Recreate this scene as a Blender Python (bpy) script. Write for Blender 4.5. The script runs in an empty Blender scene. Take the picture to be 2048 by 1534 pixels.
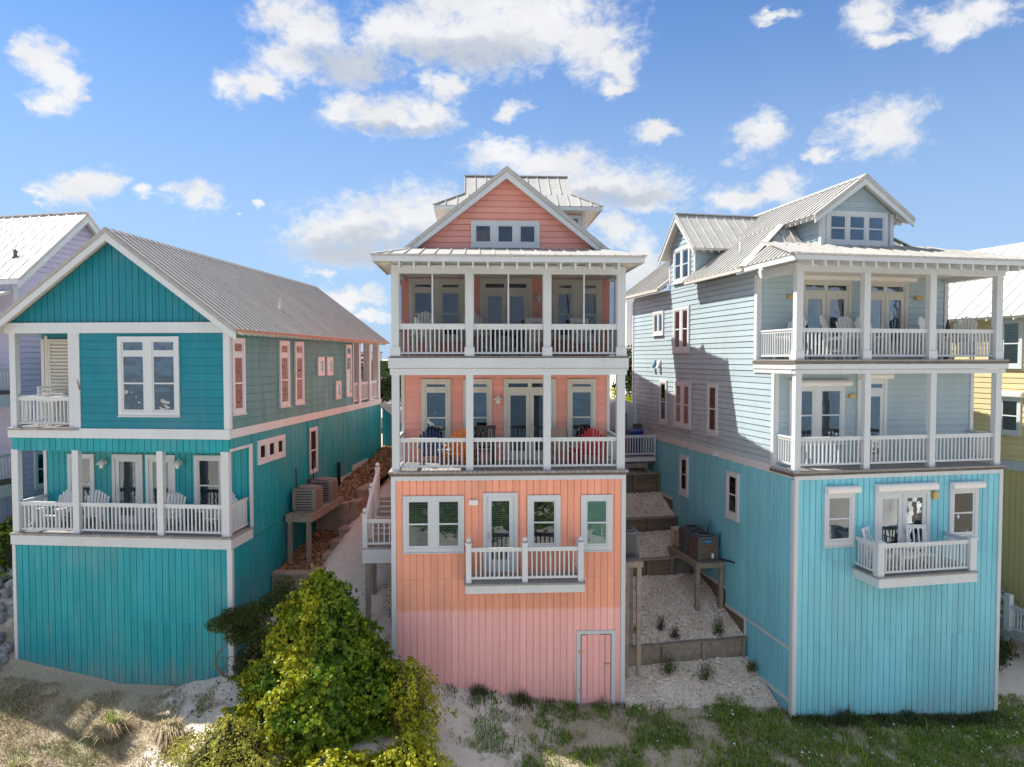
import bpy, math, random
import numpy as np
from mathutils import Vector, Matrix, noise as mnoise

R = math.radians
scene = bpy.context.scene
col = scene.collection
random.seed(7)

# ------------------------------------------------------------------ camera
cam_data = bpy.data.cameras.new("camera")
cam_data.sensor_width = 36.0
cam_data.sensor_fit = 'HORIZONTAL'
cam_data.lens = 24.96
cam_data.clip_start = 0.1
cam_data.clip_end = 9000.0
cam = bpy.data.objects.new("camera", cam_data)
col.objects.link(cam)
cam.location = (0.0, 0.0, 10.0)
cam.rotation_euler = (R(88.0), 0.0, 0.0)
scene.camera = cam

# ------------------------------------------------------------------ light
SUN_TO = Vector((-0.74, 0.27, 1.0)).normalized()
sun_el = math.asin(SUN_TO.z)
sun_az = math.atan2(SUN_TO.x, SUN_TO.y)          # clockwise from +Y
sun_data = bpy.data.lights.new("sun", 'SUN')
sun_data.energy = 4.8
sun_data.angle = R(0.53)
sun_data.color = (1.0, 0.93, 0.83)
sun = bpy.data.objects.new("sun", sun_data)
col.objects.link(sun)
sun.rotation_euler = (-SUN_TO).to_track_quat('-Z', 'Y').to_euler()
sun.location = (-60, 15, 90)

SKY_STRENGTH = 0.15
EXPOSURE = 0.80
vs = scene.view_settings
vs.view_transform = 'Standard'
vs.look = 'None'
vs.exposure = EXPOSURE
vs.gamma = 1.0
vs.use_curve_mapping = False
scene.render.engine = 'CYCLES'
scene.cycles.use_denoising = True
scene.cycles.max_bounces = 6
scene.cycles.diffuse_bounces = 4
scene.cycles.transparent_max_bounces = 12

world = bpy.data.worlds.new("World")
scene.world = world
world.use_nodes = True

class NT:
    """small helper for node trees"""
    def __init__(s, tree):
        s.t = tree
        s.n = tree.nodes
        s.l = tree.links
    def new(s, typ, **kw):
        nd = s.n.new(typ)
        for k, v in kw.items():
            setattr(nd, k, v)
        return nd
    def set(s, sock, val):
        if isinstance(val, bpy.types.NodeSocket):
            s.l.new(val, sock)
        else:
            sock.default_value = val
    def math(s, op, a, b=None, c=None, clamp=False):
        nd = s.new('ShaderNodeMath', operation=op, use_clamp=clamp)
        s.set(nd.inputs[0], a)
        if b is not None: s.set(nd.inputs[1], b)
        if c is not None: s.set(nd.inputs[2], c)
        return nd.outputs[0]
    def vmath(s, op, a, b=None):
        nd = s.new('ShaderNodeVectorMath', operation=op)
        s.set(nd.inputs[0], a)
        if b is not None: s.set(nd.inputs[1], b)
        return nd.outputs['Value'] if op in ('LENGTH', 'DOT_PRODUCT') else nd.outputs[0]
    def range(s, v, a, b, c=0.0, d=1.0, smooth=False):
        nd = s.new('ShaderNodeMapRange')
        nd.interpolation_type = 'SMOOTHSTEP' if smooth else 'LINEAR'
        nd.clamp = True
        s.set(nd.inputs[0], v)
        for i, q in enumerate((a, b, c, d)): s.set(nd.inputs[1 + i], q)
        return nd.outputs[0]
    def mix(s, f, a, b, blend='MIX'):
        nd = s.new('ShaderNodeMix', data_type='RGBA', blend_type=blend)
        s.set(nd.inputs[0], f)
        s.set(nd.inputs[6], a)
        s.set(nd.inputs[7], b)
        return nd.outputs[2]
    def noise(s, vec, scale, detail=4.0, rough=0.55, dist=0.0):
        nd = s.new('ShaderNodeTexNoise')
        if vec is not None: s.l.new(vec, nd.inputs['Vector'])
        nd.inputs['Scale'].default_value = scale
        nd.inputs['Detail'].default_value = detail
        nd.inputs['Roughness'].default_value = rough
        nd.inputs['Distortion'].default_value = dist
        return nd

# ------------------------------------------------------------------ sky with fair weather clouds
# azimuth, elevation, half width, half height (degrees) of each cloud lobe
CLOUDS = [(-33.4, 18.8, 1.1, 1.3), (-32.3, 18.0, 1.4, 1.5), (-32.8, 17.1, 1.3, 0.9), (-17.1, 24.6, 2.6, 1.5), (-15.3, 23.4, 2.8, 1.9),
 (-17.8, 21.4, 2.6, 1.1), (-20.0, 20.0, 1.8, 1.0), (-12.7, 21.7, 3.4, 1.3), (-10.0, 24.1, 1.9, 1.9), (-6.5, 24.3, 4.7, 2.4), (-2.5, 24.1, 5.6, 2.5),
 (2.2, 24.5, 5.5, 2.5), (6.2, 23.4, 3.5, 2.2), (8.9, 21.9, 1.7, 1.3), (8.1, 20.8, 1.6, 0.6), (-1.0, 26.1, 8.7, 1.5), (-13.1, 18.8, 2.1, 1.2),
 (-10.0, 18.6, 3.3, 1.3), (-6.5, 18.3, 2.6, 1.0), (-5.7, 20.4, 1.6, 1.0), (-30.8, 11.6, 1.8, 1.0), (-23.7, 11.8, 1.6, 1.0), (-26.8, 11.7, 0.9, 0.5),
 (-15.6, 9.5, 2.3, 1.7), (-12.0, 9.8, 4.7, 2.2), (-7.7, 10.9, 3.6, 2.4), (-13.2, 8.0, 3.9, 1.2), (-1.0, 15.8, 3.2, 1.2), (3.0, 15.1, 4.4, 1.5),
 (7.0, 13.5, 5.1, 1.7), (10.7, 12.7, 2.7, 1.3), (8.0, 10.3, 2.0, 1.5), (10.9, 17.4, 1.5, 0.8), (18.7, 16.3, 2.2, 1.5), (26.7, 15.7, 2.6, 1.6),
 (23.4, 14.3, 0.9, 0.5), (26.2, 22.8, 2.3, 1.5), (27.0, 21.3, 1.2, 0.5), (30.9, 21.6, 2.0, 1.2), (33.1, 22.0, 2.4, 1.1), (17.7, 12.2, 3.2, 1.0),
 (20.2, 12.5, 1.7, 1.1), (-12.8, 4.6, 3.3, 0.7), (-11.7, 3.2, 2.7, 0.5), (10.0, 7.8, 1.7, 2.1), (19.3, 23.9, 1.6, 0.4), (0.2, 19.3, 1.2, 0.8),
 (-19.8, 11.3, 0.5, 0.4), (-15.6, 6.4, 0.8, 0.5), (-32.3, 11.1, 0.6, 0.3)]
CLOUD_BASES = [(-12.5, 8.1, 5.4, 1.5), (-8.0, 8.6, 3.2, 1.3), (-13.0, 21.6, 4.5, 1.2), (-4.0, 22.9, 6.0, 1.2), (-8.5, 17.7, 4.5, 0.5), (8.0, 12.6, 5.0, 0.7)]

def build_world():
    w = NT(world.node_tree)
    for nd in list(w.n): w.n.remove(nd)
    out = w.new('ShaderNodeOutputWorld')
    bg = w.new('ShaderNodeBackground')
    bg.inputs['Strength'].default_value = SKY_STRENGTH
    w.l.new(bg.outputs[0], out.inputs['Surface'])
    sky = w.new('ShaderNodeTexSky', sky_type='NISHITA')
    sky.sun_disc = False
    sky.sun_elevation = sun_el
    sky.sun_rotation = sun_az
    sky.altitude = 20.0
    sky.air_density = 1.15
    sky.dust_density = 0.6
    sky.ozone_density = 2.2
    skyc = w.mix(1.0, sky.outputs[0], (0.205, 0.37, 0.58, 1.0), 'MULTIPLY')
    tc = w.new('ShaderNodeTexCoord')
    D = tc.outputs['Generated']
    sep = w.new('ShaderNodeSeparateXYZ')
    w.l.new(D, sep.inputs[0])
    x, y, z = sep.outputs
    az = w.math('MULTIPLY', w.math('ARCTAN2', x, y), 180 / math.pi)
    el = w.math('MULTIPLY', w.math('ARCSINE', z), 180 / math.pi)
    cmb = w.new('ShaderNodeCombineXYZ')
    w.l.new(az, cmb.inputs[0]); w.l.new(el, cmb.inputs[1])
    # wispy outlines: warp the lookup direction with noise
    sc = w.vmath('MULTIPLY', D, (1.0, 1.0, 1.5))
    n1 = w.noise(sc, 9.0, 3.0, 0.55)
    n2 = w.noise(sc, 30.0, 6.0, 0.62)
    warp = w.vmath('ADD', w.vmath('MULTIPLY', w.vmath('SUBTRACT', n1.outputs['Color'], (0.5, 0.5, 0.5)), (5.6, 3.0, 0.0)),
                   w.vmath('MULTIPLY', w.vmath('SUBTRACT', n2.outputs['Color'], (0.5, 0.5, 0.5)), (3.6, 2.3, 0.0)))
    ae = w.vmath('ADD', cmb.outputs[0], warp)
    def lobes(lst, vec):
        acc = None
        for (a, e, ra, re) in lst:
            d = w.vmath('LENGTH', w.vmath('MULTIPLY', w.vmath('SUBTRACT', vec, (a, e, 0.0)), (1.0 / ra, 1.0 / re, 0.0)))
            v = w.math('SUBTRACT', 1.0, d)
            acc = v if acc is None else w.math('SMOOTH_MAX', acc, v, 0.25)
        return acc
    f = lobes(CLOUDS, ae)
    fine = w.noise(sc, 46.0, 9.0, 0.66, 0.3)
    f2 = w.math('ADD', f, w.math('MULTIPLY', w.math('SUBTRACT', fine.outputs[0], 0.5), 1.7))
    dens = w.range(f2, -0.46, 0.66, 0.0, 1.0, True)
    # rest of the sky, out of view: denser clouds added for fill light
    n3 = w.noise(w.vmath('MULTIPLY', D, (1.0, 1.0, 1.8)), 4.2, 7.0, 0.58, 0.2)
    fill_clouds = w.range(n3.outputs[0], 0.425, 0.57, 0.0, 1.0, True)
    inview = w.math('MULTIPLY', w.range(w.math('ABSOLUTE', az), 36.0, 46.0, 1.0, 0.0, True), w.range(el, 26.0, 33.0, 1.0, 0.0, True))
    up = w.range(el, 1.0, 6.0, 0.0, 1.0, True)
    fill_clouds = w.math('MULTIPLY', w.math('MULTIPLY', fill_clouds, w.math('SUBTRACT', 1.0, inview)), up)
    dens = w.math('MULTIPLY', w.math('MAXIMUM', dens, fill_clouds), 0.96)
    base = w.range(w.math('ADD', lobes(CLOUD_BASES, ae), w.math('MULTIPLY', w.math('SUBTRACT', n2.outputs[0], 0.5), 0.8)), -0.45, 0.55, 0.0, 0.72, True)
    lump = w.range(w.noise(sc, 15.0, 5.0, 0.5).outputs[0], 0.35, 0.7, 0.93, 1.05)
    lit = w.mix(base, (CLOUD_L * 0.985, CLOUD_L * 0.99, CLOUD_L * 1.0, 1), (CLOUD_L * 0.50, CLOUD_L * 0.57, CLOUD_L * 0.68, 1))
    lump_c = w.new('ShaderNodeCombineColor')
    for i in range(3): w.l.new(lump, lump_c.inputs[i])
    lit = w.mix(1.0, lit, lump_c.outputs[0], 'MULTIPLY')
    haze = w.range(el, -1.0, 33.0, 0.80, 0.05, True)
    skyh = w.mix(haze, skyc, (CLOUD_L * 0.56, CLOUD_L * 0.765, CLOUD_L * 1.04, 1))
    final = w.mix(dens, skyh, lit)
    w.l.new(final, bg.inputs['Color'])
CLOUD_L = 0.93 / (SKY_STRENGTH * 2 ** EXPOSURE)
build_world()
world.cycles.sampling_method = 'NONE'

# ------------------------------------------------------------------ materials
MATS = {}
def mat_base(name):
    m = bpy.data.materials.new(name)
    m.use_nodes = True
    t = NT(m.node_tree)
    p = m.node_tree.nodes['Principled BSDF']
    MATS[name] = m
    return m, t, p

def wpos(t):
    return t.new('ShaderNodeNewGeometry').outputs['Position']

def scale_color(t, rgb, fac):
    c = t.new('ShaderNodeCombineColor')
    for i in range(3): t.l.new(fac, c.inputs[i])
    return t.mix(1.0, rgb if isinstance(rgb, bpy.types.NodeSocket) else (*rgb, 1.0), c.outputs[0], 'MULTIPLY')

def paint(name, rgb, rough=0.45, var=0.05, dirt=0.10, bump=0.12, spec=0.4, streak=True, foot=None):
    """painted board: faint board-to-board change, streaky wear, fine grain"""
    m, t, p = mat_base(name)
    pos = wpos(t)
    rnd = t.new('ShaderNodeObjectInfo').outputs['Random']
    v1 = t.range(rnd, 0.0, 1.0, 1.0 - var, 1.0 + var)
    st = t.vmath('MULTIPLY', pos, (1.0, 1.0, 0.22)) if streak else pos
    n = t.noise(st, 2.6, 5.0, 0.6)
    v2 = t.range(n.outputs[0], 0.3, 0.75, 1.0, 1.0 - dirt)
    n2 = t.noise(pos, 0.45, 3.0, 0.5)
    v3 = t.range(n2.outputs[0], 0.3, 0.7, 1.0 + dirt * 0.4, 1.0 - dirt * 0.4)
    c = scale_color(t, rgb, t.math('MULTIPLY', t.math('MULTIPLY', v1, v2), v3))
    n4 = t.noise(t.vmath('MULTIPLY', pos, (3.0, 3.0, 0.35)), 1.9, 6.0, 0.7)
    grime = t.range(n4.outputs[0], 0.56, 0.80, 0.0, dirt * 1.6)
    c = t.mix(grime, c, (0.33, 0.31, 0.28, 1))
    n5 = t.noise(t.vmath('MULTIPLY', pos, (7.0, 7.0, 0.16)), 1.2, 4.0, 0.6)
    c = t.mix(t.range(n5.outputs[0], 0.60, 0.72, 0.0, dirt * 1.3), c, (0.20, 0.19, 0.17, 1))
    if foot is not None:
        sz = t.new('ShaderNodeSeparateXYZ'); t.l.new(pos, sz.inputs[0])
        ft = t.math('ADD', t.range(sz.outputs[2], foot, foot + 1.1, 0.62, 0.0), t.math('MULTIPLY', t.math('SUBTRACT', n4.outputs[0], .5), 1.5))
        c = t.mix(t.range(ft, 0.25, 0.75, 0.0, 0.42), c, (0.27, 0.25, 0.20, 1))
    bleach = t.range(n2.outputs[0], 0.5, 0.78, 0.0, dirt * 0.7)
    c = t.mix(bleach, c, (0.62, 0.62, 0.60, 1))
    t.l.new(c, p.inputs['Base Color'])
    t.l.new(t.range(n.outputs[0], 0.3, 0.7, rough - .08, rough + .15), p.inputs['Roughness'])
    p.inputs['Specular IOR Level'].default_value = spec
    b = t.new('ShaderNodeBump')
    b.inputs['Strength'].default_value = bump
    b.inputs['Distance'].default_value = 0.01
    g = t.noise(pos, 38.0, 3.0, 0.6)
    t.l.new(g.outputs[0], b.inputs['Height'])
    t.l.new(b.outputs[0], p.inputs['Normal'])
    return m

def two_tone(name, a, b_, zc):
    """boards repainted in another shade below a hand-cut paint line"""
    m = paint(name, a, dirt=.15, var=.06)
    t = NT(m.node_tree); p = m.node_tree.nodes['Principled BSDF']
    pos = wpos(t)
    sx = t.new('ShaderNodeSeparateXYZ'); t.l.new(pos, sx.inputs[0])
    n = t.noise(pos, 5.0, 3.0, 0.6)
    zz = t.math('ADD', sx.outputs[2], t.math('MULTIPLY', t.math('SUBTRACT', n.outputs[0], 0.5), 0.12))
    f = t.math('MULTIPLY', t.range(zz, zc - 0.06, zc + 0.06, 1.0, 0.0, True), t.range(t.noise(t.vmath('MULTIPLY', pos, (5.0, 5.0, .6)), 1.3, 4.0, .6).outputs[0], .3, .6, .78, 1.0))
    st = t.noise(t.vmath('MULTIPLY', pos, (6.0, 6.0, 0.5)), 1.6, 5.0, 0.65)
    fade = t.range(st.outputs[0], 0.35, 0.75, 0.0, 0.45)
    pink = t.mix(fade, (*b_, 1), (b_[0] * 1.0, b_[1] * 1.30, b_[2] * 1.32, 1))
    rnd = t.new('ShaderNodeObjectInfo').outputs['Random']
    pink = scale_color(t, pink, t.range(rnd, 0, 1, 0.93, 1.05))
    sp = t.math('ADD', t.range(sx.outputs[2], .1, 1.5, 0.6, 0.0), t.math('MULTIPLY', t.math('SUBTRACT', st.outputs[0], .5), 1.4))
    pink = t.mix(t.range(sp, .25, .8, 0.0, .45), pink, (.36, .26, .21, 1))
    old = p.inputs['Base Color'].links[0].from_socket
    t.l.new(t.mix(f, old, pink), p.inputs['Base Color'])
    return m

def wood(name, rgb, rgb2, rough=0.8, axis=(1, 1, 1), sc=6.0, var=0.12):
    m, t, p = mat_base(name)
    pos = wpos(t)
    rnd = t.new('ShaderNodeObjectInfo').outputs['Random']
    n = t.noise(t.vmath('MULTIPLY', pos, axis), sc, 6.0, 0.65, 0.3)
    c = t.mix(t.range(n.outputs[0], 0.3, 0.72), (*rgb, 1), (*rgb2, 1))
    c = scale_color(t, c, t.range(rnd, 0, 1, 1 - var, 1 + var))
    t.l.new(c, p.inputs['Base Color'])
    p.inputs['Roughness'].default_value = rough
    p.inputs['Specular IOR Level'].default_value = 0.25
    b = t.new('ShaderNodeBump'); b.inputs['Strength'].default_value = 0.35; b.inputs['Distance'].default_value = 0.01
    t.l.new(n.outputs[0], b.inputs['Height']); t.l.new(b.outputs[0], p.inputs['Normal'])
    return m

def metal_roof(name, rgb, rough=0.42, metallic=0.35):
    m, t, p = mat_base(name)
    pos = wpos(t)
    rnd = t.new('ShaderNodeObjectInfo').outputs['Random']
    n = t.noise(pos, 3.2, 6.0, 0.6)
    n2 = t.noise(pos, 0.7, 2.0, 0.5)
    f = t.math('MULTIPLY', t.range(n.outputs[0], 0.3, 0.72, 1.04, 0.88), t.range(rnd, 0, 1, 0.95, 1.04))
    f = t.math('MULTIPLY', f, t.range(n2.outputs[0], 0.3, 0.7, 1.04, 0.94))
    n6 = t.noise(t.vmath('MULTIPLY', pos, (5.0, 5.0, 1.2)), 1.4, 6.0, 0.7)
    rc = t.mix(t.range(n6.outputs[0], .52, .75, 0.0, .38), scale_color(t, rgb, f), (0.21, 0.19, 0.165, 1))
    t.l.new(rc, p.inputs['Base Color'])
    p.inputs['Metallic'].default_value = metallic
    t.l.new(t.range(n.outputs[0], 0.3, 0.7, rough - 0.06, rough + 0.1), p.inputs['Roughness'])
    b = t.new('ShaderNodeBump'); b.inputs['Strength'].default_value = 0.25; b.inputs['Distance'].default_value = 0.02
    t.l.new(n2.outputs[0], b.inputs['Height']); t.l.new(b.outputs[0], p.inputs['Normal'])
    return m

def plain(name, rgb, rough=0.5, metallic=0.0, var=0.06):
    m, t, p = mat_base(name)
    n = t.noise(wpos(t), 9.0, 4.0, 0.6)
    t.l.new(scale_color(t, rgb, t.range(n.outputs[0], 0.3, 0.7, 1 + var, 1 - var)), p.inputs['Base Color'])
    p.inputs['Roughness'].default_value = rough
    p.inputs['Metallic'].default_value = metallic
    return m

def glass(name, boost=0.10, wav=0.05, tint=(0.85, 0.92, 0.95)):
    m = bpy.data.materials.new(name); m.use_nodes = True
    MATS[name] = m
    t = NT(m.node_tree)
    for nd in list(t.n): t.n.remove(nd)
    out = t.new('ShaderNodeOutputMaterial')
    tr = t.new('ShaderNodeBsdfTransparent'); tr.inputs[0].default_value = (*tint, 1)
    gl = t.new('ShaderNodeBsdfGlossy'); gl.inputs['Roughness'].default_value = 0.015
    gl.inputs['Color'].default_value = (0.92, 0.95, 1.0, 1)
    fr = t.new('ShaderNodeFresnel'); fr.inputs[0].default_value = 1.5
    f = t.math('ADD', t.math('MULTIPLY', fr.outputs[0], 1.0), boost, clamp=True)
    b = t.new('ShaderNodeBump'); b.inputs['Strength'].default_value = wav; b.inputs['Distance'].default_value = 0.25
    rnd = t.new('ShaderNodeObjectInfo').outputs['Random']
    off = t.new('ShaderNodeCombineXYZ'); t.l.new(t.math('MULTIPLY', rnd, 40.0), off.inputs[0])
    n = t.noise(t.vmath('ADD', wpos(t), off.outputs[0]), 1.7, 2.0, 0.5)
    t.l.new(n.outputs[0], b.inputs['Height']); t.l.new(b.outputs[0], gl.inputs['Normal'])
    mx = t.new('ShaderNodeMixShader')
    t.l.new(f, mx.inputs[0]); t.l.new(tr.outputs[0], mx.inputs[1]); t.l.new(gl.outputs[0], mx.inputs[2])
    t.l.new(mx.outputs[0], out.inputs[0])
    return m

def screen_mat(name):
    m = bpy.data.materials.new(name); m.use_nodes = True
    MATS[name] = m
    t = NT(m.node_tree)
    for nd in list(t.n): t.n.remove(nd)
    out = t.new('ShaderNodeOutputMaterial')
    tr = t.new('ShaderNodeBsdfTransparent')
    df = t.new('ShaderNodeBsdfDiffuse'); df.inputs[0].default_value = (0.03, 0.03, 0.035, 1)
    mx = t.new('ShaderNodeMixShader'); mx.inputs[0].default_value = 0.20
    t.l.new(tr.outputs[0], mx.inputs[1]); t.l.new(df.outputs[0], mx.inputs[2]); t.l.new(mx.outputs[0], out.inputs[0])
    return m

def leafy(name, stops, rough=0.5, trans=0.30):
    """foliage: every leaf its own shade out of a ramp"""
    m = bpy.data.materials.new(name); m.use_nodes = True
    MATS[name] = m
    t = NT(m.node_tree)
    p = m.node_tree.nodes['Principled BSDF']
    out = m.node_tree.nodes['Material Output']
    g = t.new('ShaderNodeNewGeometry')
    ramp = t.new('ShaderNodeValToRGB')
    cr = ramp.color_ramp
    while len(cr.elements) > 1: cr.elements.remove(cr.elements[-1])
    cr.elements[0].position = stops[0][0]; cr.elements[0].color = (*stops[0][1], 1)
    for (ps, c) in stops[1:]:
        e = cr.elements.new(ps); e.color = (*c, 1)
    patch = t.noise(g.outputs['Position'], 1.3, 3.0, 0.6)
    k = t.math('ADD', t.math('MULTIPLY', g.outputs['Random Per Island'], 0.62), t.math('MULTIPLY', t.range(patch.outputs[0], 0.3, 0.7), 0.38))
    t.l.new(k, ramp.inputs[0])
    t.l.new(ramp.outputs[0], p.inputs['Base Color'])
    p.inputs['Roughness'].default_value = rough
    p.inputs['Specular IOR Level'].default_value = 0.3
    tl = t.new('ShaderNodeBsdfTranslucent'); t.l.new(ramp.outputs[0], tl.inputs[0])
    mx = t.new('ShaderNodeMixShader'); mx.inputs[0].default_value = trans
    t.l.new(p.outputs[0], mx.inputs[1]); t.l.new(tl.outputs[0], mx.inputs[2]); t.l.new(mx.outputs[0], out.inputs[0])
    return m

TEAL = paint('teal paint', (0.002, 0.315, 0.365), var=0.07, dirt=.17, foot=.7)
TEAL_SIDE = paint('greyer teal paint', (0.055, 0.25, 0.265), var=0.04, dirt=.14)  # greyer teal for the side lap boards
TEAL_UP = paint('darkened teal paint', (0.002, 0.205, 0.27), var=0.05, dirt=.10)  # TEAL darkened to paint in weaker light on the upper storey and gable
CORAL = paint('salmon paint', (0.84, 0.37, 0.30), var=0.05, dirt=.12)
CORAL_LOW = two_tone('coral paint over pink', (0.90, 0.385, 0.25), (0.92, 0.46, 0.44), 2.80)
PINK = paint('pink paint', (0.92, 0.46, 0.44), var=0.04)
AQUA = paint('pale aqua paint', (0.385, 0.50, 0.55), var=0.04, dirt=.12)
AQUA_LOW = paint('turquoise paint', (0.205, 0.60, 0.71), var=0.07, dirt=.14, foot=-.7)
LAV = paint('lavender paint', (0.54, 0.53, 0.70), var=0.04)
YEL = paint('yellow paint', (0.64, 0.535, 0.30), var=0.04)
YEL_LOW = paint('ochre paint', (0.56, 0.48, 0.23), var=0.04)
WHITE = paint('white trim paint', (0.585, 0.625, 0.645), rough=0.42, var=0.03, dirt=0.07)
CREAM = paint('cream porch trim paint', (0.60, 0.585, 0.53), rough=0.45, var=0.03, dirt=0.08)
SHUT = paint('white aluminium', (0.78, 0.76, 0.72), rough=0.35, var=0.02, dirt=0.05)
ROOF = metal_roof('galvanised roof', (0.47, 0.465, 0.44), 0.5, 0.1)
ROOF_T = metal_roof('grey ribbed roof', (0.39, 0.38, 0.365), 0.55, 0.05)
ROOF_L = metal_roof('bright white metal roof', (0.72, 0.72, 0.71), 0.38, 0.1)
DECK = wood('weathered deck', (0.36, 0.345, 0.33), (0.24, 0.225, 0.21), axis=(2, 0.3, 1))
DECK_DARK = wood('old wet timber', (0.10, 0.085, 0.07), (0.20, 0.17, 0.14), axis=(0.3, 2, 3))
TIMBER = wood('grey treated timber', (0.34, 0.285, 0.225), (0.20, 0.165, 0.13), axis=(0.8, 0.8, 0.4), sc=9)
TIMBER_D = wood('dark retaining timber', (0.15, 0.115, 0.08), (0.22, 0.17, 0.12), axis=(0.6, 0.6, 3))
BLOCK = wood('concrete block', (0.42, 0.32, 0.245), (0.30, 0.23, 0.175), sc=14)
GLASS = glass('window glass', 0.012, 0.03)
GLASS_S = glass('side window glass', 0.07, 0.06)
SCREEN = screen_mat('insect screen')
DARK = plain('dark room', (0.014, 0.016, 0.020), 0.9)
BLINDM = plain('blind slats', (0.085, 0.095, 0.10), 0.6)
BLIND_G = plain('pale green blind', (0.27, 0.42, 0.33), 0.6)
ACM = plain('taupe enamel', (0.25, 0.215, 0.20), 0.45)
ACD = plain('dark grey enamel', (0.10, 0.105, 0.115), 0.45)
ACBLACK = plain('black grille', (0.012, 0.012, 0.014), 0.5)
ACRUST = plain('rusty enamel', (0.20, 0.125, 0.09), 0.6, var=0.35)
BEIGE = plain('beige enamel', (0.52, 0.48, 0.42), 0.45)
LAMPW = plain('white enamel lamp', (0.75, 0.74, 0.70), 0.35)
AMBER = plain('amber lamp', (0.52, 0.36, 0.10), 0.35)
STEEL = plain('brushed steel', (0.45, 0.45, 0.45), 0.35, 0.9)
BRASS = plain('brass', (0.42, 0.30, 0.10), 0.45, 0.6)
NAVY = plain('navy plastic', (0.010, 0.022, 0.085), 0.4)
ORANGE = plain('orange plastic', (0.80, 0.215, 0.012), 0.4)
RED = plain('red plastic', (0.52, 0.008, 0.018), 0.4)
BROWN = plain('dark brown wood', (0.060, 0.036, 0.026), 0.5)
TAN = plain('tan fabric', (0.34, 0.27, 0.20), 0.8)
WHITEP = plain('white furniture', (0.74, 0.74, 0.73), 0.4)
GREYP = plain('dark resin', (0.05, 0.05, 0.055), 0.5)
BINB = plain('blue bin', (0.012, 0.045, 0.22), 0.45)
BING = plain('dark green bin', (0.03, 0.045, 0.045), 0.45)
SHED = plain('shower door', (0.15, 0.31, 0.36), 0.6)
ROCK = wood('grey rock', (0.34, 0.34, 0.36), (0.20, 0.20, 0.21), sc=4, var=0.25)
STUB = plain('black pipe', (0.01, 0.01, 0.01), 0.4)
TRUNK = wood('bark', (0.10, 0.075, 0.055), (0.18, 0.14, 0.10), sc=12)

# ------------------------------------------------------------------ mesh helpers
def link(o, parent=None):
    col.objects.link(o)
    if parent is not None: o.parent = parent
    return o

def empty(name, loc=(0, 0, 0), rz=0.0, parent=None):
    o = bpy.data.objects.new(name, None)
    o.empty_display_size = 0.3
    o.location = loc
    o.rotation_euler = (0, 0, rz)
    return link(o, parent)

def tag(o, label, cat, group=None):
    o["label"] = label
    o["category"] = cat
    if group: o["group"] = group
    return o

def struct(o, kind='structure'):
    o["kind"] = kind
    return o

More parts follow.
